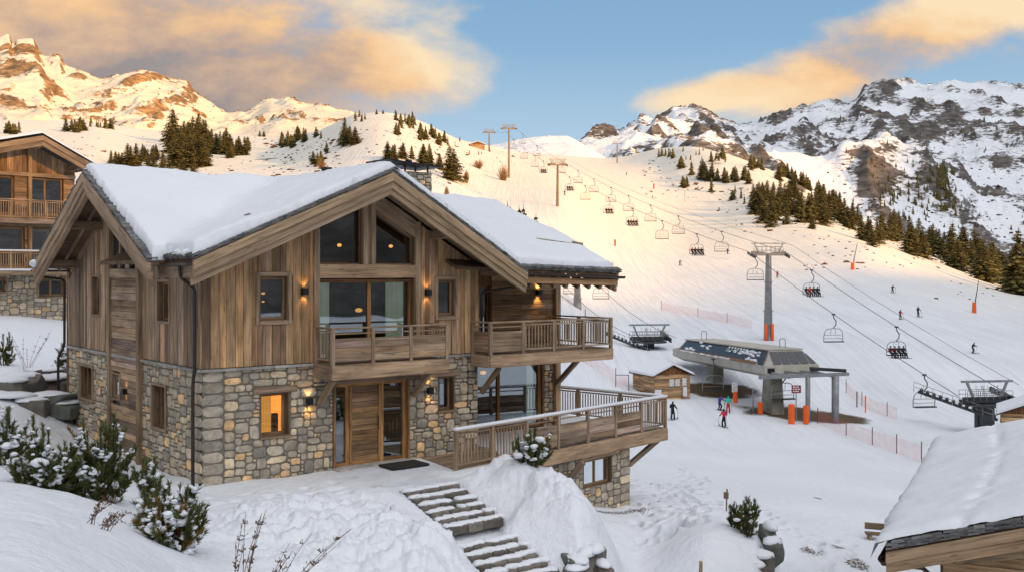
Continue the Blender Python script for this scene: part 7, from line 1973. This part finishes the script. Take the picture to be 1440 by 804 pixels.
def person(kind, p, rz, jacket, trousers, helmet, label, group=None, skis=None, poles=True, parent=None):
    o = bpy.data.objects.new('person', dressed(kind, jacket, trousers, helmet)); COL.objects.link(o); o.location = p; o.rotation_euler = (0, 0, rz); o.scale = (1.0, 1.0, 1.0)
    tag(o, label, 'person', group); J = POSES[kind][1]
    if skis:
        for sx in (-1, 1):
            m = MB(); x = J['lf'][0] * sx * -1; m.c = skis; zz = .0
            if kind == 'sit': z0 = J['lf'][2] - .1; y0 = J['lf'][1]
            else: z0 = .0; y0 = J['lf'][1] - .05
            if kind == 'sit' and False: pass
            pts = [(y0 + .75, z0 + .03), (y0 - .75, z0 + .02), (y0 - .9, z0 + .12)]
            for (a, b) in zip(pts, pts[1:]): m.beam((x, a[0], a[1]), (x, b[0], b[1]), .085, .025)
            m.build('ski', cloth(skis), o)
        if poles and kind != 'sit':
            for sx in (-1, 1):
                h = Vector(J['lh']); m = MB(); m.tube([(h.x * -sx, h.y, h.z + .08), (h.x * -sx * 1.25, h.y - .05 + .35 * (kind == 'ski'), .02)], .016, 5); m.build('ski_pole', cloth((.1, .1, .1)), o)
    return o
RID = {980: 'left of the empty one mid piste', 889: 'hanging between two empty ones', 856: 'below the empty one near the golden tower', 801: 'just right of the golden tower', 764: 'just left of the golden tower', 1261: 'hanging largest above the right piste', 1141: 'just right of the large grey tower'}
riders_c = [(.02, .02, .025), (.03, .03, .04), (.10, .02, .02), (.02, .03, .05), (.05, .045, .04), (.015, .015, .02), (.3, .04, .03), (.04, .05, .06)]
first = True
for ci, (px, sd, rid, lab) in enumerate(CH):
    Y = solve_Y(px, sd); p = cable_pt(sd, Y)
    c = proto if first else copy_tree(proto); first = False
    c.location = p - Vector((0, 0, .05)); c.rotation_euler = (0, 0, ang); tag(c, lab, 'lift chair', 'four-seat chairs of the lift')
    for k in range(rid):
        x = (-.78 + .52 * k) if rid == 4 else (-.55 + .55 * k); q = Vector((x, -.12, -2.88)); q.rotate(Matrix.Rotation(ang, 3, 'Z'))
        col = rnd.choice(riders_c[:6]) if not (px == 1141 and k == 1) else (.45, .05, .03)
        person('sit', c.location + q, ang + rnd.uniform(-.1, .1), col, rnd.choice(riders_c[:6]), (.02, .02, .02), f'{["first", "second", "third", "fourth"][k]} rider from the left on the chair {RID[px]}', 'riders on the chairlift', skis=(.08, .08, .09))
# ---- lower station (covered terminal)
ST = empty('lift_station', (23.4, 95.0, -7.75), math.atan2(.247, .969)); tag(ST, 'covered chairlift station with curved grey hull and dark glazed sides on concrete legs', 'lift station')
HULL = mat_plain('hull_panels', (.38, .365, .33), rough=.55, noise=.18, scale=.8)
HULL2 = mat_plain('hull_top', (.46, .43, .37), rough=.6, noise=.15, scale=.8)
SGL = mat_plain('smoked_glazing', (.012, .016, .024), rough=.12, noise=.2, spec=.8)
RUST = mat_plain('brown_strip', (.20, .11, .06), rough=.9, noise=.4, scale=3)
CONC = mat_plain('concrete', (.25, .24, .20), rough=.9, noise=.3, scale=1.2, bump=.02)
SW = 5.6; SLn = 22.5
def sect(x0, x1, zb0, zl, zs, zt, ins):  # half shape to ring points
    return [(x0 + .9, zb0), (x0, zl), (x0, zs), (x0 + ins, zt), (x1 - ins, zt), (x1, zs), (x1, zl), (x1 - .9, zb0)]
def ringpts(y, k=1.0, zt=5.95, ins=1.15, dx=0.0, zb=3.45):
    return [(x, y, z) for (x, z) in sect(0 + dx, SW - dx, zb, 3.85, 4.62, zt, ins)]
secs = [ringpts(0, zt=4.66, ins=.1), ringpts(1.25, zt=5.95), ringpts(20.2, zt=5.75), ringpts(22.5, zt=4.8, ins=.9, dx=.5, zb=3.8)]
m = MB(); V = [v for s_ in secs for v in s_]; fs = []
for i in range(3):
    for k in range(8):
        a = i * 8 + k; b = i * 8 + (k + 1) % 8
        fs.append((a, b, b + 8, a + 8))
fs += [tuple(range(7, -1, -1)), tuple(range(24, 32))]
m.add(V, fs); hull = m.build('hull', HULL, ST, recalc=True)
m = MB(); m.prism([(.95, 1.2, 5.97), (SW - .95, 1.2, 5.97), (SW - .95, 20.4, 5.77), (.95, 20.4, 5.77)], (0, 0, .10)); m.build('roof', HULL2, ST)
def off(p, q, f): return tuple(p[i] + (q[i] - p[i]) * f for i in range(3))
def sidepanel(y0, y1, f0, f1, mat, name, d=.03, side=0, par=None):
    def pt(y, f):
        # interpolate lower/upper glazing edge
        t = (y - 1.25) / (20.2 - 1.25); zt = 5.95 - .2 * t
        x = 1.15 * f; z = 4.62 + (zt - 4.62) * f
        if side: x = SW - x
        n = Vector((-.75 if not side else .75, 0, .65)) * d
        return Vector((x, y, z)) + n
    m = MB(); q = [pt(y0, f0), pt(y1, f0), pt(y1, f1), pt(y0, f1)]; nn = Vector((.02 if not side else -.02, 0, -.02)); m.add(q + [v + nn for v in q], [(0, 1, 2, 3), (7, 6, 5, 4), (0, 4, 5, 1), (1, 5, 6, 2), (2, 6, 7, 3), (3, 7, 4, 0)]); return m.build(name, mat, par or ST, recalc=True)
for sd in (0, 1): sidepanel(1.6, 19.9, .14, .93, SGL, 'side_glazing', .03, sd)
sidepanel(1.9, 20.0, -.02, .16, RUST, 'trim_strip', .05)
# lettering-like snow remnants and drifts stuck on the glazing
m = MB(); rs = random.Random(4)
for k in range(34):
    y = rs.uniform(1.8, 4.2) if k < 16 else rs.choice([rs.uniform(4.4, 7.4), rs.uniform(12.5, 15.2), rs.uniform(15, 19.8)]); f = rs.uniform(.15, .9) if k < 16 else rs.uniform(.45, .85) if y < 16 else rs.uniform(.0, .35)
    x = 1.15 * f; z = 4.62 + 1.3 * f; m.blob((x - .05, y, z + .04), .10, rs.uniform(.25, .6), .12, k, 7, 4, .25)
for k in range(22): y = 7.5 + k * .58; m.blob((.05, y, 4.66), .12, rs.uniform(.3, .5), rs.uniform(.06, .14), k + 60, 7, 4, .2)
m.build('snow', SNOWCAP, ST, smooth=True)['kind'] = 'stuff'
m = MB(); m.c = (.9, .9, .9)
for k in range(7):   # pale block letters on the glazing
    y = 5.0 + k * .62; f0, f1 = .50, .86
    def P_(yy, f): return Vector((1.15 * f - .06, yy, 4.62 + 1.31 * f + .05))
    m.add([P_(y, f0), P_(y + .10, f0), P_(y + .10, f1), P_(y, f1)], [(0, 1, 2, 3)])
    m.add([P_(y + .1, f1 - .09), P_(y + .42, f1 - .09), P_(y + .42, f1), P_(y + .1, f1)], [(0, 1, 2, 3)])
    if k % 2: m.add([P_(y + .1, f0), P_(y + .42, f0), P_(y + .42, f0 + .09), P_(y + .1, f0 + .09)], [(0, 1, 2, 3)])
    if k % 3 == 0: m.add([P_(y + .34, f0), P_(y + .43, f0), P_(y + .43, f1), P_(y + .34, f1)], [(0, 1, 2, 3)])
m.build('lettering', mat_plain('white_paint', (.75, .76, .78), rough=.6), ST)
# front glazing
def fpt(x, f): # front slope between y=0,z=4.62 and y=1.25,z=5.95
    return Vector((x, -.05 + 1.25 * f, 4.72 + 1.29 * f))
for i in range(4):
    xa = .95 + i * .94; xb = xa + .82
    m = MB(); q = [fpt(xa, .04), fpt(xb, .04), fpt(xb + (1.5 - i) * .05, .88), fpt(xa + (1.5 - i) * .05, .88)]; m.add(q, [(0, 1, 2, 3)]); m.build('front_window', SGL, ST)
m = MB(); m.add([(-.03, .35, 4.66), (-.03, 1.45, 4.66), (1.03, 1.55, 5.90), (.84, 1.12, 5.86)], [(0, 1, 2, 3)]); m.build('corner_window', SGL, ST)
m = MB(); m.add([fpt(SW - .85, .05), fpt(SW - .25, .05), fpt(SW - .95, .8)], [(0, 1, 2)]); m.build('corner_window', SGL, ST)
m = MB(); m.box(.02, SW - .02, -.06, .02, 3.9, 4.60, None, .02); m.build('front_panel', HULL2, ST)
for x in (.25, SW - .95): m = MB(); m.box(x, x + .7, -.12, .0, 3.95, 4.4); m.build('rope_opening', METAL_B, ST)
# legs
def leg(x, y, w0, w1, d0, d1):
    m = MB(); m.add([(x - w0, y - d0, -.6), (x + w0, y - d0, -.6), (x + w0, y + d0, -.6), (x - w0, y + d0, -.6), (x - w1, y - d1, 3.6), (x + w1, y - d1, 3.6), (x + w1, y + d1, 3.6), (x - w1, y + d1, 3.6)], [(3, 2, 1, 0), (4, 5, 6, 7), (0, 1, 5, 4), (1, 2, 6, 5), (2, 3, 7, 6), (3, 0, 4, 7)]); m.build('leg', CONC, ST)
leg(2.0, 2.2, .66, .55, 1.1, .8); leg(2.4, 15.5, .6, .6, .8, .8)
# arms and posts in front
for x in (.6, SW - .6):
    m = MB(); m.beam((x, .2, 3.95), (x + .5, -2.6, 3.8), .16, .26); m.build('guide_rail', STEEL, ST)
m = MB(); m.beam((-1.9, -2.55, 3.85), (7.1, -2.55, 3.95), .3, .3); m.build('crossbeam', STEEL, ST)
for x in (2.0, 3.6): m = MB(); m.beam((x, .0, 4.05), (x + .4, -2.5, 4.1), .14, .2); m.build('guide_rail', STEEL, ST)
m = MB(); m.beam((6.9, -2.5, 4.25), (3.9, .8, 4.3), .16, .3); m.build('guide_rail', STEEL_D, ST)
for x, r_ in ((2.95, .22), (5.75, .33)):
    m = MB(); m.tube([(x, -2.55, -.6), (x, -2.55, 3.8)], r_, 12); m.build('post', STEEL, ST, smooth=True)
for (x, y) in ((1.8, 17), (3.6, 3.2)):
    m = MB(); zb = 5.95
    m.tube([(x - .3, y, zb), (x - .3, y, zb + .8), (x - .2, y, zb + .95), (x + .2, y, zb + .95), (x + .3, y, zb + .8), (x + .3, y, zb)], .04, 5); m.build('roof_ladder_hoop', STEEL, ST)
def parked(px, py, d, lab, sc=1.0):
    c = copy_tree(proto); c.location = at(px, py, d); c.rotation_euler = (0, 0, .25); tag(c, lab, 'lift chair', 'four-seat chairs of the lift')
parked(1003, 505, 104, 'empty lift chair passing under the hull of the station')
parked(1101, 514, 96.6, 'empty lift chair parked behind the front concrete leg')
# ---- open return stations
def terminal(p, rz, label, H=4.6, side=-1):
    root = empty('return_station', p, rz); tag(root, label, 'lift station')
    m = MB(); m.box(-.55, .55, -.4, .4, -1, H - 1.9, None, .04); m.box(-.35, .35, .9, 1.5, -1, H - 1.9, None, .04); m.build('column', STEEL_D, root)
    m = MB(); m.box(-2.3, 2.3, -.55, .9, H - 1.95, H - 1.75); m.box(-2.4, 2.4, -.1, .15, H - 1.75, H - 1.45); m.build('platform', STEEL_D, root)
    m = MB(); m.beam((-2.6, 0, H), (2.6, 0, H), .2, .2)
    for s_ in (-1, 1): m.beam((s_ * 1.35, 0, H - 1.6), (s_ * 2.05, 0, H - .05), .16, .2)
    m.build('gantry', STEEL, root)
    m = MB()
    for y in (-.5, .85):
        for z in (H - 1.25, H - .85): m.tube([(-2.3, y, z), (2.3, y, z)], .028, 4)
        for k in range(8): x = -2.3 + 4.6 * k / 7; m.tube([(x, y, H - 1.75), (x, y, H - .85)], .028, 4)
    for k in range(10): x = -1 + .22 * k; m.tube([(x, 0, H - 1.6), (x + .5 * math.sin(k), .2, H - .4)], .02, 4)
    m.build('guard_rail', STEEL, root)
    for s_ in (-1, 1):
        m = MB(); a = Vector((s_ * 2.4, 3.2, H - 1.25)); b = Vector((s_ * 2.2, -2.6, H - 3.0)) if s_ == side else Vector((s_ * 2.2, -2.0, H - 2.0))
        if s_ == side: a = Vector((side * 4.6, 4.0, H - 1.35)); b = Vector((side * .4, -2.2, H - 3.3))
        m.beam(a, b, .14, .26); n = 12
        for k in range(n):
            c = a.lerp(b, (k + .5) / n) + Vector((0, 0, .26)); m.tube([c - Vector((.1, 0, 0)), c + Vector((.1, 0, 0))], .17, 8); m.beam(c - Vector((0, 0, .3)), c - Vector((0, 0, .3)) + Vector((0, 0, .5)), .06, .05)
        m.build('sheave_train', STEEL_D, root)
        if s_ == side:
            m = MB()
            for z in (.5, .95): m.tube([a + Vector((-.45, 0, z)), b + Vector((-.45, 0, z))], .026, 4)
            for k in range(9): c = a.lerp(b, k / 8) + Vector((-.45, 0, 0)); m.tube([c, c + Vector((0, 0, .95))], .026, 4)
            m.build('walkway_rail', STEEL, root)
    m = MB(); m.tube([(0, 0, H - 2.2), (0, 0, H - 2.05)], 2.2, 24); m.build('bullwheel', STEEL_D, root)
    return root
p = at(1388, 607, 96); terminal((p.x, 96, p.z), .15, 'open steel return station of the chairlift near the right edge', 4.75)
p = at(913, 497, 128); terminal((p.x, 128, p.z - .4), .15, 'open steel return station of the second lift left of the covered station', 4.0)
# second lift, crossing behind the balconies
T2 = ground_at(812, 448, 150, 190); tw2 = tower(T2, (T2.x, T2.y, 4.5), .12, 'grey tower of the second lift seen between the right roof and balcony', .62, pads=False)
l2 = [Vector((18.0, 128, -2.6)), Vector((T2.x, T2.y, 4.3)), Vector((2.5, 245, 14.5))]
for s_, lb in ((-2.5, 'left cable of the second lift beyond the balcony'), (2.5, 'right cable of the second lift beyond the balcony')):
    pts = []
    for a, b in zip(l2, l2[1:]):
        for k in range(20): f = k / 20; pts.append(a.lerp(b, f) + Vector((s_, 0, -4 * f * (1 - f) * .9)))
    cable('lift_cable', pts, lb, .03)
for (px, py, d, lab) in ((845, 403, 146, 'empty lift chair of the second lift under the right eave'), (803, 397, 152, 'empty lift chair of the second lift half hidden by the eave')):
    c = copy_tree(proto); c.location = at(px, py - 14, d); c.rotation_euler = (0, 0, .15); tag(c, lab, 'lift chair', 'four-seat chairs of the lift')

# ---- huts
def hut(p, rz, w_, l, hw, hr, label, wins=True, name='wooden_hut', ov=.35):
    root = empty(name, p, rz); tag(root, label, 'hut')
    F_ = lambda a, z, o: Vector((a, -o, z)); S_ = lambda a, z, o: Vector((-o, a, z)); k = (hr - hw) / (w_ / 2)
    topf = lambda a: hr - k * abs(a - w_ / 2) - .05
    global TOPK; TOPK = [w_ / 2]
    ws = [(w_ * .42, w_ * .42 + .55, 1.0, 1.75), (w_ * .42 + .66, w_ * .42 + 1.2, 1.0, 1.75)] if wins else []
    m = MB(); wall_core(m, F_, 0, w_, -.6, hr, ws, th=.12, top=topf, tint=(.5, .35, .25)); boards_h(m, F_, 0, w_, -.3, hw, ws, h=(.14, .2)); m.build('front_wall', W_WARM, root)
    m = MB(); wall_core(m, S_, .13, l, -.6, hw, th=.12, tint=(.5, .35, .25)); boards_h(m, S_, 0, l, -.3, hw - .05, h=(.14, .2)); m.build('side_wall', W_WARM, root)
    m = MB(); wall_core(m, lambda a, z, o: Vector((w_ + o, a, z)), .13, l, -.6, hw, th=.12, tint=(.5, .35, .25)); boards_h(m, lambda a, z, o: Vector((w_ + o, a, z)), 0, l, -.3, hw - .05, h=(.14, .2)); m.build('side_wall', W_WARM, root)
    m = MB(); wall_core(m, lambda a, z, o: Vector((a, l + o, z)), 0, w_, -.6, hr, th=.12, top=topf, tint=(.5, .35, .25)); m.build('back_wall', W_WARM, root)
    TOPK = []
    for sg in (0, 1):
        a0, a1 = (-ov, w_ / 2) if sg == 0 else (w_ / 2, w_ + ov); z = lambda a: hr - k * abs(a - w_ / 2)
        m = MB(); m.prism([(a0, -ov, z(a0)), (a1, -ov, z(a1)), (a1, l + ov, z(a1)), (a0, l + ov, z(a0))], (0, 0, .09), (.4, .4, .4)); rf = m.build('roof', W_DARK, root)
        m = MB(); m.prism([(a0 + .03, -ov + .04, z(a0 + .03) + .09), (a1 - (.03 if sg else 0), -ov + .04, z(a1) + .09), (a1 - (.03 if sg else 0), l + ov - .05, z(a1) + .09), (a0 + .03, l + ov - .05, z(a0 + .03) + .09)], (0, 0, .24)); m.build('snow_cover', SNOWCAP, rf)
    for (a0, a1, z0, z1) in ws:
        m = MB(); m.box(a0, a1, -.03, .03, z0, z1, None, .01); o = m.build('window', mat_plain('pale_blind', (.6, .6, .58), rough=.6) if 'pale_blind' not in bpy.data.materials else bpy.data.materials['pale_blind'], root)
        m = MB(); m.box(a0 - .05, a1 + .05, -.07, -.03, z0 - .06, z0); m.box(a0 - .05, a1 + .05, -.07, -.03, z1, z1 + .06); m.build('frame', W_DARK, o)
    return root
hp = at(920, 556, 101); h1 = hut((hp.x, hp.y, -6.75), R(21), 4.0, 4.4, 2.15, 3.05, 'small brown wooden ticket hut with snowy roof beside the lift station')
m = MB(); m.box(3.15, 3.6, -.06, -.02, 1.05, 1.8); m.build('notice_board', mat_plain('white_board', (.7, .7, .7)), h1)
m = MB(); m.box(3.05, 3.5, -.35, -.3, .0, .95); m.build('white_panel', bpy.data.materials['white_board'], h1)
m = MB(); m.box(.05, .75, -.10, -.04, -.1, .75); m.build('white_panel', bpy.data.materials['white_board'], h1)
hp = at(1408, 607, 78); hut((hp.x, hp.y, -8.2), R(-25), 4.5, 4.5, 3.0, 3.9, 'small wooden hut with snowy roof at the right edge behind the near shed', wins=False)
# little building on the skyline left of the towers
p = ground_at(668, 208, 350, 700); hut((p.x - 2, p.y, p.z - .4), R(10), 6.2, 5, 1.9, 3.0, 'tiny brown mountain hut on the skyline left of the lift towers', wins=False)

# ---- pads, poles, signs
def pad(px, py, d, hpx, label, r_=.3):
    p = at(px, py, d); h = hpx / F * d; m = MB(); m.tube([(0, 0, -.2), (0, 0, h)], r_, 10); o = m.build('crash_pad', ORANGE, None, smooth=False, loc=(p.x, p.y, p.z)); tag(o, label, 'crash pad', 'orange pads around the lift station'); return o
pad(1069, 580, 96.4, 15, 'small orange crash pad beside the concrete leg', .25)
pad(1113, 592, 92, 24, 'orange crash pad around the red sign pole', .29); pad(1133.5, 592, 92.2, 22, 'orange crash pad against the steel front post', .26)
pad(1034, 563, 100, 13, 'orange crash pad under the white info panel', .22)
def sign(px, pt, pb, d, wpx, hpx, base, label, face, letters=None, pole_to=None):
    p = at(px, pb, d); H = (pole_to - pt) / F * d; m = MB(); m.tube([(0, 0, -H + hpx / F * d), (0, 0, hpx / F * d)], .05, 6); w_ = wpx / F * d; h = hpx / F * d
    z0 = at(px, pt + hpx, d).z; o = m.build('sign', STEEL, None, loc=(p.x, p.y, z0)); tag(o, label, 'sign')
    m = MB(); m.box(-w_ / 2, w_ / 2, -.08, -.02, 0, h, None, .01); pl_ = m.build('panel', face, o)
    if letters:
        m = MB(); n = 5
        for r_ in range(3):
            x = -w_ / 2 + .12
            while x < w_ / 2 - .25:
                l = random.Random(x * 7 + r_).uniform(.1, .3); m.box(x, min(x + l, w_ / 2 - .1), -.09, -.08, h * (.72 - .27 * r_), h * (.72 - .27 * r_) + h * .13); x += l + .07
        m.build('text_lines', letters, pl_)
WHITE = bpy.data.materials['white_board']
sign(1119.5, 541, 552, 92, 13, 11, 0, 'small dark red information sign with pale text by the station', mat_plain('red_panel', (.22, .03, .03), rough=.6), WHITE, 592)
sign(1033, 537, 551, 100, 8, 14, 0, 'white narrow information panel under the station', WHITE, mat_plain('grey_text', (.4, .4, .4)), 563)
def lance(px, pyb, d0, d1, hpx, padpx, lean, label):
    p = ground_at(px, pyb, d0, d1); d = p.y; h = hpx / F * d; root = empty('snow_lance', p); tag(root, label, 'snow lance')
    m = MB(); m.tube([(0, 0, -.3), (lean * h * .3, 0, h * .4), (lean * h, 0, h)], [.14, .10, .06], 6); m.build('pole', STEEL_D, root)
    m = MB(); m.tube([(0, 0, -.3), (0, 0, padpx / F * d)], [.45, .36], 10); m.build('crash_pad', ORANGE, root)
lance(1199, 380, 180, 350, 37, 10, .18, 'slim snow-making lance with orange foot below the dark trees')
lance(1370, 440, 140, 260, 46, 15, .14, 'slim snow-making lance with orange foot on the right piste edge')
def stick(px, pyb, d0, d1, hpx, label, mat, r_=.10, name='marker_pole'):
    p = ground_at(px, pyb, d0, d1); m = MB(); m.tube([(0, 0, -.3), (0, 0, hpx / F * p.y)], r_, 6); o = m.build(name, mat, None, loc=p); tag(o, label, 'marker pole'); return o
stick(865, 346, 150, 400, 9, 'short orange piste marker in the middle of the piste', ORANGE, .28)
stick(919.5, 266, 250, 600, 7, 'small red piste marker high on the right side of the piste', mat_plain('red_paint', (.6, .03, .03)), .35)
stick(963, 284, 250, 500, 16, 'thin pale pole at the upper right edge of the piste', STEEL, .12)
stick(1216, 603, 80, 100, 0.1, 'x', STEEL) if False else None
for (px, py, h, lb, mt) in [(1205, 572, 22, 'thin dark pole right of the station posts', STEEL_D), (1217, 580, 24, 'orange-tipped pole right of the station posts', ORANGE), (1059, 580, 34, 'thin steel pole left of the concrete leg', STEEL), (823, 445, 10, 'short grey pole beyond the balcony', STEEL_D)]:
    stick(px, py, 70, 200, h, lb, mt, .06)
# ---- safety nets
def net_mat():
    m, nt, bs = new_mat('safety_net'); L = nt.links; nt.nodes.remove(bs); out = nt.nodes['Material Output']
    g = nd(nt, 'ShaderNodeAttribute', attribute_name='grain'); n = nd(nt, 'ShaderNodeTexNoise', i_Scale=1.5, i_Detail=3.0); L.new(g.outputs['Vector'], n.inputs['Vector'])
    d = nd(nt, 'ShaderNodeBsdfDiffuse'); d.inputs['Color'].default_value = (.80, .22, .16, 1); t = nd(nt, 'ShaderNodeBsdfTransparent'); mx = nd(nt, 'ShaderNodeMixShader')
    L.new(mth(nt, 'ADD', mth(nt, 'MULTIPLY', n.outputs[0], .30), .02), mx.inputs[0]); L.new(t.outputs[0], mx.inputs[1]); L.new(d.outputs[0], mx.inputs[2]); L.new(mx.outputs[0], out.inputs[0]); return m
NET = net_mat()
def net(pts, h, label, dr=(60, 220), step=5.0):
    P = [ground_at(x, y, *dr) for x, y in pts]; root = empty('safety_net', P[0]); tag(root, label, 'safety net')
    o = P[0]; m = MB(); full = []
    for a, b in zip(P, P[1:]):
        n = max(1, int((b - a).length / 1.5))
        for k in range(n): q = a.lerp(b, k / n); full.append(Vector((q.x, q.y, gz(q.x, q.y))))
    full.append(P[-1])
    for a, b in zip(full, full[1:]): m.add([a - o, b - o, b - o + Vector((0, 0, h)), a - o + Vector((0, 0, h))], [(0, 1, 2, 3)], [(0, 0, 0), (1.5, 0, 0), (1.5, h, 0), (0, h, 0)])
    m.build('netting', NET, root)
    for k in range(0, len(full), max(1, int(step / 1.5))):
        m = MB(); m.tube([full[k] - o - Vector((0, 0, .3)), full[k] - o + Vector((0, 0, h + .25))], .04, 5); m.build('post', mat_plain('net_post', (.16, .06, .04)) if 'net_post' not in bpy.data.materials else bpy.data.materials['net_post'], root)
net([(1150, 596), (1190, 612), (1240, 630), (1296, 650)], 1.2, 'pink safety net running right from the station to the near shed', (60, 110))
net([(1190, 552), (1220, 575), (1262, 590)], 1.2, 'pink safety net behind the right steel post of the station', (80, 130))
net([(812, 505), (838, 520), (866, 540)], 1.4, 'pink safety net left of the ticket hut', (85, 130))
net([(930, 436), (975, 444), (1030, 456), (1058, 462)], 1.3, 'faint pink safety net above the covered station', (120, 200), 9)
p = at(875, 545, 103); m = MB()
for x in (-.65, .65): m.beam((x, 0, -.4), (x, 0, 1.35), .07, .07)
m.beam((-.65, 0, 1.3), (.65, 0, 1.3), .06, .06); o = m.build('mesh_panel', STEEL_D, None, loc=p); tag(o, 'framed mesh panel standing left of the ticket hut', 'panel')
m = MB(); m.add([(-.6, 0, .1), (.6, 0, .1), (.6, 0, 1.28), (-.6, 0, 1.28)], [(0, 1, 2, 3)]); m.build('netting', NET, o)
# ---- skiers on the snow
BLK = (.02, .02, .025)
SK = [ # px, foot row, height px, facing, pose, jacket, trousers, helmet, label, dist range
 (946, 590, 26, 2.6, 'stand', (.02, .022, .025), (.018, .018, .02), BLK, 'skier all in black standing left of the station forecourt', (75, 120)),
 (1012, 577, 20, .6, 'ski', (.10, .06, .28), (.03, .03, .08), BLK, 'skier in purple jacket in front of the station', (80, 125)),
 (1024, 580, 23, 3.0, 'stand', (.05, .42, .32), (.45, .03, .04), (.05, .4, .32), 'skier in teal jacket and red trousers in front of the station', (80, 125)),
 (1018, 600, 26, 3.3, 'stand', (.45, .03, .06), (.02, .02, .025), BLK, 'skier in red jacket and black trousers seen from behind', (75, 115)),
 (1368, 497, 17, .8, 'ski', (.03, .03, .04), BLK, (.2, .02, .02), 'dark skier descending alone on the right of the piste', (90, 200)),
 (1291, 446, 15, .3, 'stand', (.02, .03, .06), BLK, BLK, 'dark blue skier, right one of the pair above the chairlift', (120, 260)),
 (1266, 449, 14, 2.2, 'stand', (.35, .03, .03), (.06, .02, .02), BLK, 'red skier, left one of the pair above the chairlift', (120, 260)),
 (1255, 412, 12, .2, 'ski', (.10, .04, .03), BLK, (.3, .05, .03), 'skier in brown above the pair on the right piste', (150, 300)),
 (956, 374, 9, .5, 'ski', BLK, BLK, BLK, 'lone dark skier on the middle piste below the empty chairs', (180, 400)),
 (1023, 358, 8, .5, 'stand', BLK, BLK, BLK, 'tiny dark skier beside an empty lift chair', (180, 420)),
 (1093, 391, 9, .1, 'stand', (.4, .03, .02), (.1, .02, .02), BLK, 'tiny red skier just right of the large tower', (170, 320)),
 (881, 247, 5, .1, 'stand', BLK, BLK, BLK, 'tiny skier at the top of the piste', (350, 800)),
 (918, 280, 5, .1, 'stand', BLK, BLK, BLK, 'tiny skier below the small red marker', (300, 700)),
 (794, 275, 7, .3, 'stand', BLK, BLK, BLK, 'tiny skier right of the golden tower', (250, 500)),
 (1011, 297, 5, .3, 'stand', BLK, BLK, BLK, 'tiny skier on the upper right piste', (250, 500)),
]
for (px, py, hp, rz, kd, ja, tr_, he, lab, dr) in SK:
    p = ground_at(px, py, *dr); want = hp / F * p.y; o = person(kd, p, rz, ja, tr_, he, lab, skis=(.06, .06, .07) if hp > 6 else None)
    s_ = min(1.5, max(.9, want / 1.74)); o.scale = (s_, s_, s_)
